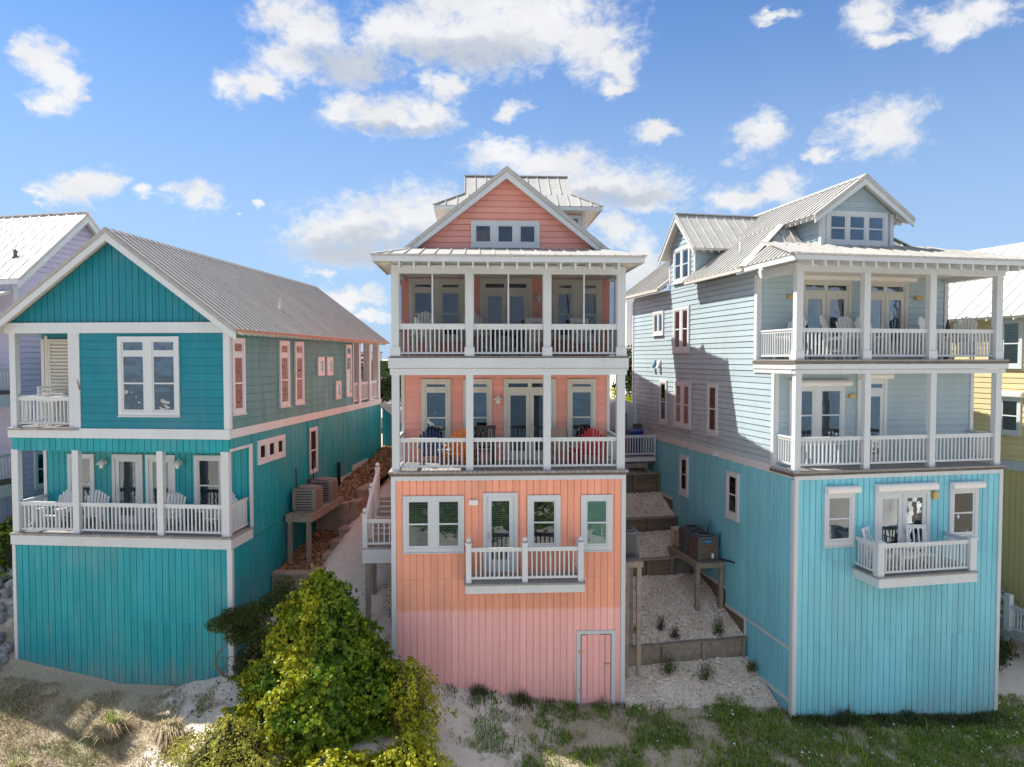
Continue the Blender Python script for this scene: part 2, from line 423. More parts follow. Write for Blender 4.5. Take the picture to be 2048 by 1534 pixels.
class MB:
    def __init__(s):
        s.v = []; s.f = []
    def add(s, vs, fs):
        n = len(s.v)
        s.v += [tuple(p) for p in vs]
        s.f += [tuple(i + n for i in q) for q in fs]
        return s
    def box(s, b):
        x0, x1, y0, y1, z0, z1 = b
        return s.add([(x0, y0, z0), (x1, y0, z0), (x1, y1, z0), (x0, y1, z0), (x0, y0, z1), (x1, y0, z1), (x1, y1, z1), (x0, y1, z1)],
                     [(3, 2, 1, 0), (4, 5, 6, 7), (0, 1, 5, 4), (1, 2, 6, 5), (2, 3, 7, 6), (3, 0, 4, 7)])
    def prism(s, poly, off):
        """closed solid from a planar polygon and an offset vector"""
        n = len(poly); off = Vector(off)
        a = [Vector(p) for p in poly]; b = [p + off for p in a]
        nrm = Vector((0, 0, 0))
        for i in range(n): nrm += (a[i] - a[0]).cross(a[(i + 1) % n] - a[0])
        if nrm.dot(off) > 0: a.reverse(); b.reverse()
        return s.add(a + b, [tuple(range(n)), tuple(range(2 * n - 1, n - 1, -1))] + [(i, i + n, (i + 1) % n + n, (i + 1) % n) for i in range(n)])
    def beam(s, p, q, w, h, up=(0, 0, 1)):
        """straight bar from p to q, width w, height h"""
        p = Vector(p); q = Vector(q); d = (q - p).normalized()
        side = d.cross(Vector(up))
        if side.length < 1e-4: side = d.cross(Vector((1, 0, 0)))
        side.normalize(); u2 = side.cross(d)
        c = [side * (-w / 2) - u2 * (h / 2), side * (w / 2) - u2 * (h / 2), side * (w / 2) + u2 * (h / 2), side * (-w / 2) + u2 * (h / 2)]
        return s.add([p + k for k in c] + [q + k for k in c], [(0, 1, 2, 3), (7, 6, 5, 4), (0, 4, 5, 1), (1, 5, 6, 2), (2, 6, 7, 3), (3, 7, 4, 0)])
    def lathe(s, prof, c=(0, 0, 0), n=14, axis='z'):
        """profile of (radius, height) turned about an axis through c"""
        vs = []; fs = []
        for (r, h) in prof:
            for i in range(n):
                a = 2 * math.pi * i / n
                p = (r * math.cos(a), r * math.sin(a), h)
                if axis == 'y': p = (p[0], p[2], p[1])
                if axis == 'x': p = (p[2], p[0], p[1])
                vs.append((c[0] + p[0], c[1] + p[1], c[2] + p[2]))
        for k in range(len(prof) - 1):
            for i in range(n):
                j = (i + 1) % n
                fs.append((k * n + i, k * n + j, (k + 1) * n + j, (k + 1) * n + i))
        fs.append(tuple(range(n - 1, -1, -1))); m = (len(prof) - 1) * n
        fs.append(tuple(m + i for i in range(n)))
        return s.add(vs, fs)
    def tube(s, pts, rad, n=6):
        vs = []; fs = []; pts = [Vector(p) for p in pts]
        if not isinstance(rad, (list, tuple)): rad = [rad] * len(pts)
        for k, p in enumerate(pts):
            d = (pts[min(k + 1, len(pts) - 1)] - pts[max(k - 1, 0)]).normalized()
            a = d.cross(Vector((0.13, 0.31, 0.94))); a.normalize(); b = d.cross(a)
            for i in range(n):
                t = 2 * math.pi * i / n
                vs.append(p + a * (rad[k] * math.cos(t)) + b * (rad[k] * math.sin(t)))
        for k in range(len(pts) - 1):
            for i in range(n):
                j = (i + 1) % n
                fs.append((k * n + i, k * n + j, (k + 1) * n + j, (k + 1) * n + i))
        fs.append(tuple(range(n - 1, -1, -1))); m = (len(pts) - 1) * n
        fs.append(tuple(m + i for i in range(n)))
        return s.add(vs, fs)
    def mesh(s, name, mat, smooth=False):
        me = bpy.data.meshes.new(name)
        me.from_pydata(s.v, [], s.f)
        me.materials.append(mat)
        if smooth:
            me.polygons.foreach_set('use_smooth', [True] * len(me.polygons))
        me.update()
        return me
    def build(s, name, mat, parent=None, smooth=False, loc=(0, 0, 0)):
        o = bpy.data.objects.new(name, s.mesh(name, mat, smooth))
        o.location = loc
        return link(o, parent)

UNIT = {}
def unit_box(mat):
    if mat.name not in UNIT:
        UNIT[mat.name] = MB().box((-.5, .5, -.5, .5, -.5, .5)).mesh('board', mat)
    return UNIT[mat.name]

def box_obj(name, b, mat, parent=None, rot=None):
    """one cuboid piece sharing mesh data with all pieces of its material"""
    o = bpy.data.objects.new(name, unit_box(mat))
    o.location = ((b[0] + b[1]) / 2, (b[2] + b[3]) / 2, (b[4] + b[5]) / 2)
    o.scale = (abs(b[1] - b[0]), abs(b[3] - b[2]), abs(b[5] - b[4]))
    if rot: o.rotation_euler = rot
    return link(o, parent)

def np_obj(name, V, F, mat, parent=None, smooth=False):
    V = np.asarray(V, dtype=np.float32).reshape(-1, 3); F = np.asarray(F, dtype=np.int32)
    k = F.shape[1]
    me = bpy.data.meshes.new(name)
    me.vertices.add(len(V)); me.vertices.foreach_set('co', V.ravel())
    me.loops.add(F.size); me.loops.foreach_set('vertex_index', F.ravel())
    me.polygons.add(len(F)); me.polygons.foreach_set('loop_start', np.arange(0, F.size, k, dtype=np.int32))
    me.polygons.foreach_set('loop_total', np.full(len(F), k, dtype=np.int32))
    if smooth: me.polygons.foreach_set('use_smooth', np.ones(len(F), dtype=bool))
    me.update(calc_edges=True); me.validate()
    me.materials.append(mat)
    return link(bpy.data.objects.new(name, me), parent)

def copy_tree(o, parent=None):
    c = o.copy(); col.objects.link(c); c.parent = parent
    for ch in list(o.children): copy_tree(ch, c)
    return c

# ------------------------------------------------------------------ house helpers
class Fac:
    """a wall plane of a house: s runs along it, n out of it. F front, L left, R right, K back"""
    def __init__(s, kind, c):
        s.k = kind; s.c = c
    def B(s, s0, s1, n0, n1, z0, z1):
        if s.k == 'F': return (s0, s1, s.c - n1, s.c - n0, z0, z1)
        if s.k == 'K': return (s0, s1, s.c + n0, s.c + n1, z0, z1)
        if s.k == 'L': return (s.c - n1, s.c - n0, s0, s1, z0, z1)
        return (s.c + n0, s.c + n1, s0, s1, z0, z1)
    def P(s, a, n, z):
        if s.k == 'F': return (a, s.c - n, z)
        if s.k == 'K': return (a, s.c + n, z)
        if s.k == 'L': return (s.c - n, a, z)
        return (s.c + n, a, z)

WEDGE = {}
def wedge_mesh(fac, mat):
    key = (fac.k, mat.name)
    if key not in WEDGE:
        f = Fac(fac.k, 0.0)
        m = MB()
        vs = [f.P(a, n, z) for (a, n, z) in ((-.5, 0, 0), (.5, 0, 0), (.5, 1, 0), (-.5, 1, 0), (-.5, 0, 1), (.5, 0, 1), (.5, .28, 1), (-.5, .28, 1))]
        m.add(vs, [(3, 2, 1, 0), (4, 5, 6, 7), (0, 1, 5, 4), (1, 2, 6, 5), (2, 3, 7, 6), (3, 0, 4, 7)])
        WEDGE[key] = m.mesh('siding board', mat)
    return WEDGE[key]

LAP_T = 0.026
def lap(fac, wall, s0, s1, z0, z1, expo, mat, span=None):
    """lapped siding, every board its own object; span(z)->(s0,s1) for gables"""
    n = max(1, round((z1 - z0) / expo)); e = (z1 - z0) / n
    for i in range(n):
        zb = z0 + i * e; zt = zb + e - (.014 if span else 0)
        if span is None:
            o = bpy.data.objects.new('siding_board', wedge_mesh(fac, mat))
            o.location = fac.P((s0 + s1) / 2, 0.0, zb)
            t = LAP_T * random.uniform(0.9, 1.1)
            ln = s1 - s0
            o.scale = (ln, t, e - .014) if fac.k in 'FK' else (t, ln, e - .014)
            link(o, wall)
        else:
            a0, a1 = span(zb); b0, b1 = span(zt)
            if a1 - a0 < 0.05: continue
            if b1 < b0: b0 = b1 = (b0 + b1) / 2
            m = MB()
            vs = [fac.P(*q) for q in ((a0, 0, zb), (a1, 0, zb), (a1, LAP_T, zb), (a0, LAP_T, zb), (b0, 0, zt), (b1, 0, zt), (b1, .007, zt), (b0, .007, zt))]
            m.add(vs, [(3, 2, 1, 0), (4, 5, 6, 7), (0, 1, 5, 4), (1, 2, 6, 5), (2, 3, 7, 6), (3, 0, 4, 7)])
            m.build('siding_board', mat, wall)

def vboards(fac, wall, s0, s1, z0, z1, sp, mat, top=None, bottom=None, t=0.02, groove=0.016):
    """upright boards with open grooves between them"""
    n = max(1, round((s1 - s0) / sp)); e = (s1 - s0) / n
    for i in range(n):
        a = s0 + i * e + groove / 2; b = s0 + (i + 1) * e - groove / 2
        tt = t * random.uniform(0.85, 1.15)
        zb = z0 if bottom is None else bottom((a + b) / 2)
        if top is None:
            box_obj('siding_board', fac.B(a, b, 0.0, tt, zb, z1), mat, wall)
        else:
            za, zc = top(a), top(b); zm = top((a + b) / 2)
            c = 0.05
            poly = [fac.P(a, 0, zb + c), fac.P(a + c * .5, 0, zb + c * .25), fac.P(a + c, 0, zb), fac.P(b - c, 0, zb), fac.P(b - c * .5, 0, zb + c * .25), fac.P(b, 0, zb + c), fac.P(b, 0, max(zc, zb + c + .01))]
            if zm > max(za, zc) + 1e-4: poly.append(fac.P((a + b) / 2, 0, zm))
            poly.append(fac.P(a, 0, max(za, zb + c + .01)))
            off = Vector(fac.P(0, tt, 0)) - Vector(fac.P(0, 0, 0))
            MB().prism(poly, off).build('siding_board', mat, wall)

def core(name, parent, boxes, mat):
    m = MB()
    for b in boxes: m.box(b)
    return m.build(name, mat, parent)

def trim(parent, fac, items, mat=None, name='trim_board', n=0.045, n0=0.0):
    for (s0, s1, z0, z1) in items:
        box_obj(name, fac.B(s0, s1, n0, n, z0, z1), mat or WHITE, parent)

def window(house, fac, s0, s1, z0, z1, cols=1, style='dh', cw=0.10, bw=None, tr=None, blind=None, gl=None, mat=None, name='window', proud=0.072, sill=True, mull=0.11, sash=0.045, back=None):
    """style dh = sash window with a meeting rail, fixed = one light; tr = height of a transom light above"""
    mat = mat or WHITE; gl = gl or GLASS
    bw = cw if bw is None else bw
    m = MB()
    m.box(fac.B(s0, s0 + cw, 0, proud, z0, z1)); m.box(fac.B(s1 - cw, s1, 0, proud, z0, z1))
    m.box(fac.B(s0 + cw, s1 - cw, 0, proud, z1 - cw, z1)); m.box(fac.B(s0 + cw, s1 - cw, 0, proud, z0, z0 + bw))
    if sill: m.box(fac.B(s0 - 0.02, s1 + 0.02, 0.0, proud + 0.03, z0 - 0.03, z0 - 0.001))
    gw = ((s1 - s0) - 2 * cw - (cols - 1) * mull) / cols
    for i in range(1, cols):
        a = s0 + cw + i * gw + (i - 1) * mull
        m.box(fac.B(a, a + mull, 0, proud - 0.006, z0 + bw, z1 - cw))
    win = m.build(name, mat, house)
    for i in range(cols):
        a = s0 + cw + i * (gw + mull); b = a + gw
        lights = []
        zt = z1 - cw; zb = z0 + bw
        if tr:
            lights.append((zt - tr, zt, 'fixed')); zt2 = zt - tr - 0.07
            box_obj('transom_bar', fac.B(a, b, 0.0, proud - 0.012, zt2, zt - tr), mat, win)
            zt = zt2
        lights.append((zb, zt, style))
        for (q0, q1, stl) in lights:
            fr = MB()
            fr.box(fac.B(a, a + sash, 0.026, 0.052, q0, q1)); fr.box(fac.B(b - sash, b, 0.026, 0.052, q0, q1))
            fr.box(fac.B(a + sash, b - sash, 0.026, 0.052, q0, q0 + sash * 1.2)); fr.box(fac.B(a + sash, b - sash, 0.026, 0.052, q1 - sash, q1))
            mid = (q0 + q1) / 2
            if stl == 'dh': fr.box(fac.B(a + sash, b - sash, 0.026, 0.058, mid - 0.022, mid + 0.022))
            so = fr.build('sash', mat, win)
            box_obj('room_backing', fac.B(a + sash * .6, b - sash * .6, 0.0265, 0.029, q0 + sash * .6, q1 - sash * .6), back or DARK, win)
            if blind is not None:
                bm = MB(); k = int((q1 - q0) / 0.055)
                for j in range(k):
                    zz = q0 + sash + (j + .5) * (q1 - q0 - 2 * sash) / k
                    bm.box(fac.B(a + sash + .006, b - sash - .006, 0.0292, 0.033, zz - 0.014, zz + 0.014))
                bm.build('blind', blind, win)
            panes = [(q0 + sash * 1.2, q1 - sash)] if stl != 'dh' else [(q0 + sash * 1.2, mid - .022), (mid + .022, q1 - sash)]
            for (p0, p1) in panes:
                box_obj('pane', fac.B(a + sash, b - sash, 0.036, 0.040, p0, p1), gl, win)
    return win

def door(house, fac, s0, s1, z0, z1, leaves=1, cw=0.10, tr=None, mat=None, blind=None, handle=1, stile=0.12, kick=0.26, gl=None):
    mat = mat or WHITE; gl = gl or GLASS
    proud = 0.072
    m = MB()
    m.box(fac.B(s0, s0 + cw, 0, proud, z0, z1)); m.box(fac.B(s1 - cw, s1, 0, proud, z0, z1)); m.box(fac.B(s0 + cw, s1 - cw, 0, proud, z1 - cw, z1))
    d = m.build('door', mat, house)
    zt = z1 - cw
    gw = (s1 - s0 - 2 * cw) / leaves
    if tr:
        box_obj('transom_bar', fac.B(s0 + cw, s1 - cw, 0.0, proud - .01, zt - tr - .09, zt - tr), mat, d)
        for i in range(leaves):
            a = s0 + cw + i * gw; b = a + gw
            f = MB(); w_ = .06
            f.box(fac.B(a, a + w_, .026, .05, zt - tr, zt)); f.box(fac.B(b - w_, b, .026, .05, zt - tr, zt)); f.box(fac.B(a + w_, b - w_, .026, .05, zt - .05, zt)); f.box(fac.B(a + w_, b - w_, .026, .05, zt - tr, zt - tr + .05))
            f.build('transom', mat, d)
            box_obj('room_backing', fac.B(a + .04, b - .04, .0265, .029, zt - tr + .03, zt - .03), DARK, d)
            box_obj('pane', fac.B(a + w_, b - w_, .036, .040, zt - tr + .05, zt - .05), gl, d)
        zt = zt - tr - .09
    for i in range(leaves):
        a = s0 + cw + i * gw + .006; b = a + gw - .012
        f = MB()
        f.box(fac.B(a, a + stile, .026, .056, z0, zt)); f.box(fac.B(b - stile, b, .026, .056, z0, zt))
        f.box(fac.B(a + stile, b - stile, .026, .056, zt - stile, zt)); f.box(fac.B(a + stile, b - stile, .026, .056, z0, z0 + kick))
        lf = f.build('door_leaf', mat, d)
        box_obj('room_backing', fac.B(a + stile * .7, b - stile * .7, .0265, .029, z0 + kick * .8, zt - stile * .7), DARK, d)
        if blind is not None:
            bm = MB(); q0 = z0 + kick; q1 = zt - stile; k = int((q1 - q0) / .055)
            for j in range(k):
                zz = q0 + (j + .5) * (q1 - q0) / k
                bm.box(fac.B(a + stile + .01, b - stile - .01, .0292, .033, zz - .014, zz + .014))
            bm.build('blind', blind, d)
        box_obj('pane', fac.B(a + stile, b - stile, .036, .040, z0 + kick, zt - stile), gl, d)
        if handle:
            hx = (a + .05) if (i == 0 and leaves == 1) or i == leaves - 1 and leaves > 1 else None
            if leaves == 1 and handle == 2: hx = b - .05
            if hx is not None:
                h = MB(); h.box(fac.B(hx - .022, hx + .022, .056, .066, z0 + .88, z0 + 1.16)); h.box(fac.B(hx - .012, hx + .11, .075, .095, z0 + .98, z0 + 1.005)); h.box(fac.B(hx - .012, hx + .012, .066, .08, z0 + .98, z0 + 1.005))
                h.build('handle', STEEL, d)
    return d

BAL = 0.036
def railing(house, p, q, z0, z1, sp=0.118, mat=None, name='railing', top=0.055, bal=True, w=0.085):
    """rail between two plan points p and q (one axis equal); z0 bottom of the bottom rail, z1 top"""
    mat = mat or WHITE
    m = MB()
    p = Vector((p[0], p[1], 0)); q = Vector((q[0], q[1], 0)); d = q - p; L = d.length
    m.beam(p + Vector((0, 0, z1 - top / 2)), q + Vector((0, 0, z1 - top / 2)), w, top)
    m.beam(p + Vector((0, 0, z1 - top - .03)), q + Vector((0, 0, z1 - top - .03)), w * .5, .06)
    r = m.build(name, mat, house)
    MB().beam(p + Vector((0, 0, z0 + .03)), q + Vector((0, 0, z0 + .03)), w * .55, .06).build('bottom_rail', mat, r)
    if bal:
        n = max(1, round(L / sp)) - 1
        for i in range(n):
            c = p + d * ((i + 1) / (n + 1))
            box_obj('baluster', (c.x - BAL / 2, c.x + BAL / 2, c.y - BAL / 2, c.y + BAL / 2, z0 + .06, z1 - top - .06), mat, r, rot=(random.uniform(-.008, .008), random.uniform(-.008, .008), random.uniform(-.12, .12)))
    return r

def clip_poly(poly, axis, val, keep_less):
    out = []
    n = len(poly)
    for i in range(n):
        a, b = poly[i], poly[(i + 1) % n]
        ia = (a[axis] <= val) if keep_less else (a[axis] >= val)
        ib = (b[axis] <= val) if keep_less else (b[axis] >= val)
        if ia: out.append(a)
        if ia != ib:
            t = (val - a[axis]) / (b[axis] - a[axis])
            out.append((a[0] + (b[0] - a[0]) * t, a[1] + (b[1] - a[1]) * t))
    return out

def roof_plane(parent, corners, sp, mat, thick=0.02, rib=0.035, ribw=0.03, base=True, first=None):
    """standing seam roof: corners[0]->corners[1] is the eave; every sheet its own object"""
    C = [Vector(c) for c in corners]
    e1 = (C[1] - C[0]).normalized()
    nrm = (C[1] - C[0]).cross(C[2] - C[0]).normalized()
    if nrm.z < 0: nrm = -nrm
    e2 = nrm.cross(e1)
    if e2.z < 0: e2 = -e2
    poly = [((c - C[0]).dot(e1), (c - C[0]).dot(e2)) for c in C]
    def W(a, b, h=0.0): return C[0] + e1 * a + e2 * b + nrm * h
    lo = min(q[0] for q in poly); hi = max(q[0] for q in poly)
    n = max(1, round((hi - lo) / sp)); e = (hi - lo) / n
    cache = {}
    for i in range(n):
        a = lo + i * e; b = a + e
        pc = clip_poly(clip_poly(poly, 0, a, False), 0, b, True)
        if len(pc) < 3: continue
        local = [(q[0] - a, q[1]) for q in pc]
        key = tuple((round(q[0], 3), round(q[1], 3)) for q in local)
        if key not in cache:
            m = MB()
            m.prism([W(q[0], q[1]) - W(0, 0) for q in local], nrm * thick)
            at = [q[1] for q in local if q[0] < 0.004]
            if len(at) >= 2 and max(at) - min(at) > 0.03:
                p0 = W(ribw / 2, min(at)) - W(0, 0); p1 = W(ribw / 2, max(at)) - W(0, 0)
                m.beam(p0 + nrm * (thick + rib / 2), p1 + nrm * (thick + rib / 2), ribw, rib, up=nrm)
            cache[key] = m.mesh('roof sheet', mat)
        o = bpy.data.objects.new('roof_sheet', cache[key])
        o.location = W(a, 0)
        link(o, parent)

def slab(name, parent, corners, thick, mat):
    """roof boarding under the sheets"""
    C = [Vector(c) for c in corners]
    nrm = (C[1] - C[0]).cross(C[2] - C[0]).normalized()
    if nrm.z < 0: nrm = -nrm
    C = [c - nrm * 0.004 for c in C]
    return MB().prism(C, -nrm * thick).build(name, mat, parent)

def deck_boards(deck, x0, x1, y0, y1, z0, z1, mat, along='y', w=0.14):
    if along == 'y':
        n = round((x1 - x0) / w); e = (x1 - x0) / n
        for i in range(n):
            box_obj('deck_board', (x0 + i * e + .004, x0 + (i + 1) * e - .004, y0 + random.uniform(-.006, .006), y1, z0, z1 + random.uniform(-.002, .002)), mat, deck)
    else:
        n = round((y1 - y0) / w); e = (y1 - y0) / n
        for i in range(n):
            box_obj('deck_board', (x0, x1, y0 + i * e + .004, y0 + (i + 1) * e - .004, z0, z1 + random.uniform(-.002, .002)), mat, deck)

def barn_lamp(house, fac, s, z):
    """nautical wall lamp: back plate, gooseneck, shade, glass jar"""
    m = MB()
    ax = {'F': 'y', 'K': 'y', 'L': 'x', 'R': 'x'}[fac.k]
    c = fac.P(s, 0.03, z)
    m.lathe([(0.07, -0.01), (0.07, 0.02), (0.05, 0.03)], c, 12, ax)
    m.tube([fac.P(s, 0.03, z), fac.P(s, 0.08, z + .12), fac.P(s, 0.16, z + .13), fac.P(s, .2, z + .05)], 0.013)
    o = m.build('wall_lamp', LAMPW, house, True)
    k = MB().lathe([(0.03, .08), (0.05, .05), (0.15, -.02), (0.155, -.03), (.06, -.02)], fac.P(s, .2, z), 16)
    k.build('lamp_shade', LAMPW, o, True)
    j = MB().lathe([(0.05, -.02), (.06, -.08), (.055, -.14), (.02, -.17)], fac.P(s, .2, z), 12)
    j.build('lamp_glass', LAMPW, o, True)
    return o

def bulkhead(house, fac, s, z, w, h, mat):
    m = MB()
    m.box(fac.B(s - w / 2, s + w / 2, .02, .05, z - h / 2, z + h / 2))
    pts = [(-.5, -.35), (-.35, -.5), (.35, -.5), (.5, -.35), (.5, .35), (.35, .5), (-.35, .5), (-.5, .35)]
    poly = [fac.P(s + a * w * .94, .05, z + b * h * .94) for a, b in pts]
    m.prism(poly, Vector(fac.P(0, .11, 0)) - Vector(fac.P(0, .05, 0)))
    return m.build('wall_lamp', mat, house)

def shutter_box(house, fac, s0, s1, z0, z1):
    """housing of a roll-down shutter"""
    prof = [(0.02, z0), (0.17, z0), (0.20, z0 + .03), (0.205, (z0 + z1) / 2), (.19, z1 - .05), (.16, z1 - .012), (.12, z1), (.02, z1)]
    poly = [fac.P(s0, n, z) for n, z in prof]
    return MB().prism(poly, Vector(fac.P(s1, 0, 0)) - Vector(fac.P(s0, 0, 0))).build('shutter_housing', SHUT, house)

def post(house, b, mat=None, plinth=None, cap=None, ball=None, name='post'):
    """square porch post, optionally with a plinth, cap or ball finial"""
    x0, x1, y0, y1, z0, z1 = b
    m = MB().box(b)
    o = m.build(name, mat or WHITE, house)
    if plinth: box_obj('plinth', (x0 - .035, x1 + .035, y0 - .035, y1 + .035, z0, z0 + plinth), mat or WHITE, o)
    if cap: MB().box((x0 - .03, x1 + .03, y0 - .03, y1 + .03, z1, z1 + .03)).box((x0 - .015, x1 + .015, y0 - .015, y1 + .015, z1 + .03, z1 + .055)).build('cap', mat or WHITE, o)
    if ball:
        c = ((x0 + x1) / 2, (y0 + y1) / 2, z1)
        r = ball
        MB().box((x0 - .02, x1 + .02, y0 - .02, y1 + .02, z1, z1 + .03)).build('cap', mat or WHITE, o)
        prof = [(r * .55, .03), (r * .4, .06)] + [(r * math.cos(t), .06 + r * .9 + r * math.sin(t)) for t in [R(-60 + 15 * k) for k in range(10)]] + [(0.004, .06 + r * 1.9)]
        MB().lathe(prof, c, 14).build('ball_finial', mat or WHITE, o, True)
    return o

# ------------------------------------------------------------------ ground
def smooth01(t):
    t = np.clip(t, 0, 1); return t * t * (3 - 2 * t)

def ground_z(x, y):
    """dune height: beach in front, dune face at the houses, street level behind"""
    x = np.asarray(x, float); y = np.asarray(y, float)
    fx = np.interp(x, [-40, -18, -14.7, -13, -11.4, -9.8, -8.6, -7.9, -6, -4.2, -3.3, -2.5, -1, 0.2, 2, 3.3, 5.5, 8, 11, 14.8, 18, 40],
                   [1.6, 1.6, 1.10, .80, .55, .55, .85, 1.12, 1.45, 1.45, 1.2, .74, .46, .22, -.02, -.02, -.1, -.28, -.62, -1.05, -1.1, -1.0])
    # in front of the line y=20
    d = np.clip(20 - y, 0, None)
    slope = np.interp(x, [-14, -8, -5, 0, 8, 14], [.28, .32, .36, .28, .18, .14])
    front = fx - slope * np.minimum(d, 3.5) - 0.12 * np.clip(d - 3.5, 0, 3) + 0.05 * np.clip(d - 8, 0, 10) - 0.07 * np.clip(d - 26, 0, 40)
    ya = [20, 20.8, 22.8, 24.5, 29.6, 33, 38, 60]
    left = np.interp(y, ya, [1.4, 2.1, 3.0, 3.6, 4.5, 5.0, 5.75, 5.8])
    right = np.interp(y, [20, 22.35, 22.6, 25.7, 27.7, 29.4, 33, 60], [-.1, .46, .52, 1.9, 2.95, 4.2, 5.6, 5.8])
    far = np.interp(y, [20, 24, 36, 60], [-.9, -.1, 5.4, 5.8])
    # the planted bed beside the teal house has its own fill, keep the dune lower there
    tu = (x + 7.986) * math.cos(R(5)) - (y - 20) * math.sin(R(5)) 
    bed = smooth01((1.45 - tu) / 0.3) * smooth01((tu + 8) / 1.0)
    left = left - bed * np.interp(y, [20, 22, 23, 32, 36], [0, .3, 1.0, .9, .3])
    k = smooth01((x + 1) / 3.0); k2 = smooth01((x - 10) / 4)
    tab = (left * (1 - k) + right * k) * (1 - k2) + far * k2
    w = smooth01((y - 20) / 2.2)
    back = fx * (1 - w) + tab * w
    z = np.where(y < 20, front, back)
    return np.maximum(z, -3.2)

def gz(x, y): return float(ground_z(x, y))

def build_ground():
    xs = np.unique(np.concatenate([np.array([-4000, -1500, -600, -250, -120, -70, -45, -32, -26, -22]), np.arange(-19, 19.01, .22), np.array([22, 26, 32, 45, 70, 120, 250, 600, 1500, 4000])]))
    ys = np.unique(np.concatenate([np.array([-90, -60, -40, -25, -15, -8, -3, 2, 6, 9, 11, 12.5]), np.arange(13.5, 40.01, .22), np.array([42, 45, 50, 60, 80, 120, 200, 400, 900, 2000, 5000])]))
    X, Y = np.meshgrid(xs, ys)
    Z = ground_z(X, Y)
    near = (np.abs(X) < 19.5) & (Y > 13) & (Y < 40)
    bump = np.zeros_like(Z)
    for i in range(X.shape[0]):
        for j in range(X.shape[1]):
            if near[i, j]:
                p = Vector((X[i, j] * .9, Y[i, j] * .9, 3.1))
                bump[i, j] = 0.10 * mnoise.noise(p * .8) + 0.05 * mnoise.noise(p * 2.3) + 0.02 * mnoise.noise(p * 5.1)
    Z = Z + bump * np.where(Y > 20, .6, 1.0)
    n, m = X.shape
    V = np.stack([X, Y, Z], -1).reshape(-1, 3)
    idx = np.arange(n * m).reshape(n, m)
    F = np.stack([idx[:-1, :-1], idx[:-1, 1:], idx[1:, 1:], idx[1:, :-1]], -1).reshape(-1, 4)
    # sand with dead thatch and litter
    mt, t, p = mat_base('dune sand')
    pos = wpos(t)
    fine = t.noise(pos, 26.0, 5.0, 0.65)
    mid = t.noise(pos, 3.4, 5.0, 0.62)
    big = t.noise(pos, 0.9, 4.0, 0.6, 0.4)
    sand = t.mix(t.range(mid.outputs[0], .3, .7), (0.80, 0.73, 0.63, 1), (0.69, 0.61, 0.52, 1))
    sand = t.mix(t.range(fine.outputs[0], .62, .74), sand, (0.10, 0.08, 0.055, 1))
    thatch = t.mix(t.range(fine.outputs[0], .3, .7), (0.28, 0.23, 0.155, 1), (0.60, 0.52, 0.39, 1))
    sx = t.new('ShaderNodeSeparateXYZ'); t.l.new(pos, sx.inputs[0])
    leftf = t.range(sx.outputs[0], -11.0, -8.0, 1.0, 0.0, True)
    rightf = t.range(sx.outputs[0], -1.5, 2.5, 0.0, 1.0, True)
    front = t.range(sx.outputs[1], 20.5, 22.5, 1.0, 0.0, True)
    cover = t.math('MULTIPLY', t.math('MAXIMUM', leftf, rightf), front)
    k = t.math('ADD', t.math('MULTIPLY', t.math('SUBTRACT', big.outputs[0], .5), 1.6), t.math('MULTIPLY', t.math('SUBTRACT', mid.outputs[0], .5), .9))
    cov = t.range(t.math('ADD', k, t.math('MULTIPLY', cover, 0.95)), 0.25, 0.58, 0.0, 0.95, True)
    beach = t.range(sx.outputs[1], 12.0, 15.5, 0.0, 1.0, True)
    cov = t.math('MULTIPLY', cov, beach)
    t.l.new(t.mix(cov, sand, thatch), p.inputs['Base Color'])
    p.inputs['Roughness'].default_value = 0.95
    p.inputs['Specular IOR Level'].default_value = 0.1
    b = t.new('ShaderNodeBump'); b.inputs['Strength'].default_value = 0.7; b.inputs['Distance'].default_value = 0.05
    t.l.new(t.math('ADD', fine.outputs[0], mid.outputs[0]), b.inputs['Height']); t.l.new(b.outputs[0], p.inputs['Normal'])
    struct(np_obj('ground', V, F, mt, smooth=True))
    # the sea behind the viewer
    mw, t, p = mat_base('sea water')
    p.inputs['Base Color'].default_value = (0.02, 0.07, 0.09, 1); p.inputs['Roughness'].default_value = 0.12
    n = t.noise(wpos(t), 0.8, 4.0, 0.6); b = t.new('ShaderNodeBump'); b.inputs['Strength'].default_value = .6; b.inputs['Distance'].default_value = .4
    t.l.new(n.outputs[0], b.inputs['Height']); t.l.new(b.outputs[0], p.inputs['Normal'])
    struct(MB().add([(-4000, -5000, -3.1), (4000, -5000, -3.1), (4000, -42, -3.1), (-4000, -42, -3.1)], [(0, 1, 2, 3)]).build('sea', mw))
    # street behind the houses
    ma = plain('asphalt', (0.055, 0.055, 0.055), 0.9)
    struct(MB().box((-120, 120, 43, 50, 5.0, 5.83)).build('street', ma))
build_ground()

def house(name, x, y, ang, label, cat='house'):
    return tag(empty(name, (x, y, 0.0), -R(ang)), label, cat)

def rafter_tails(roof, pts, d, drop=0.12, w=0.045, ln=0.42, mat=None, blunt=False):
    """tails under an eave: pts = outer points, d = horizontal inward direction with slope in z"""
    d = Vector(d); side = Vector((d.y, -d.x, 0)).normalized() * w
    poly = [Vector((0, 0, 0)), d * ln, d * ln + Vector((0, 0, -drop * 1.5)), d * .12 + Vector((0, 0, -drop)), Vector((0, 0, -drop * .45))]
    if blunt: poly = [Vector((0, 0, 0)), d * ln, d * ln + Vector((0, 0, -drop)), Vector((0, 0, -drop))]
    me = MB().prism([p - side / 2 for p in poly], side).mesh('rafter tail', mat or CREAM)
    for p in pts:
        o = bpy.data.objects.new('rafter_tail', me); o.location = p; link(o, roof)

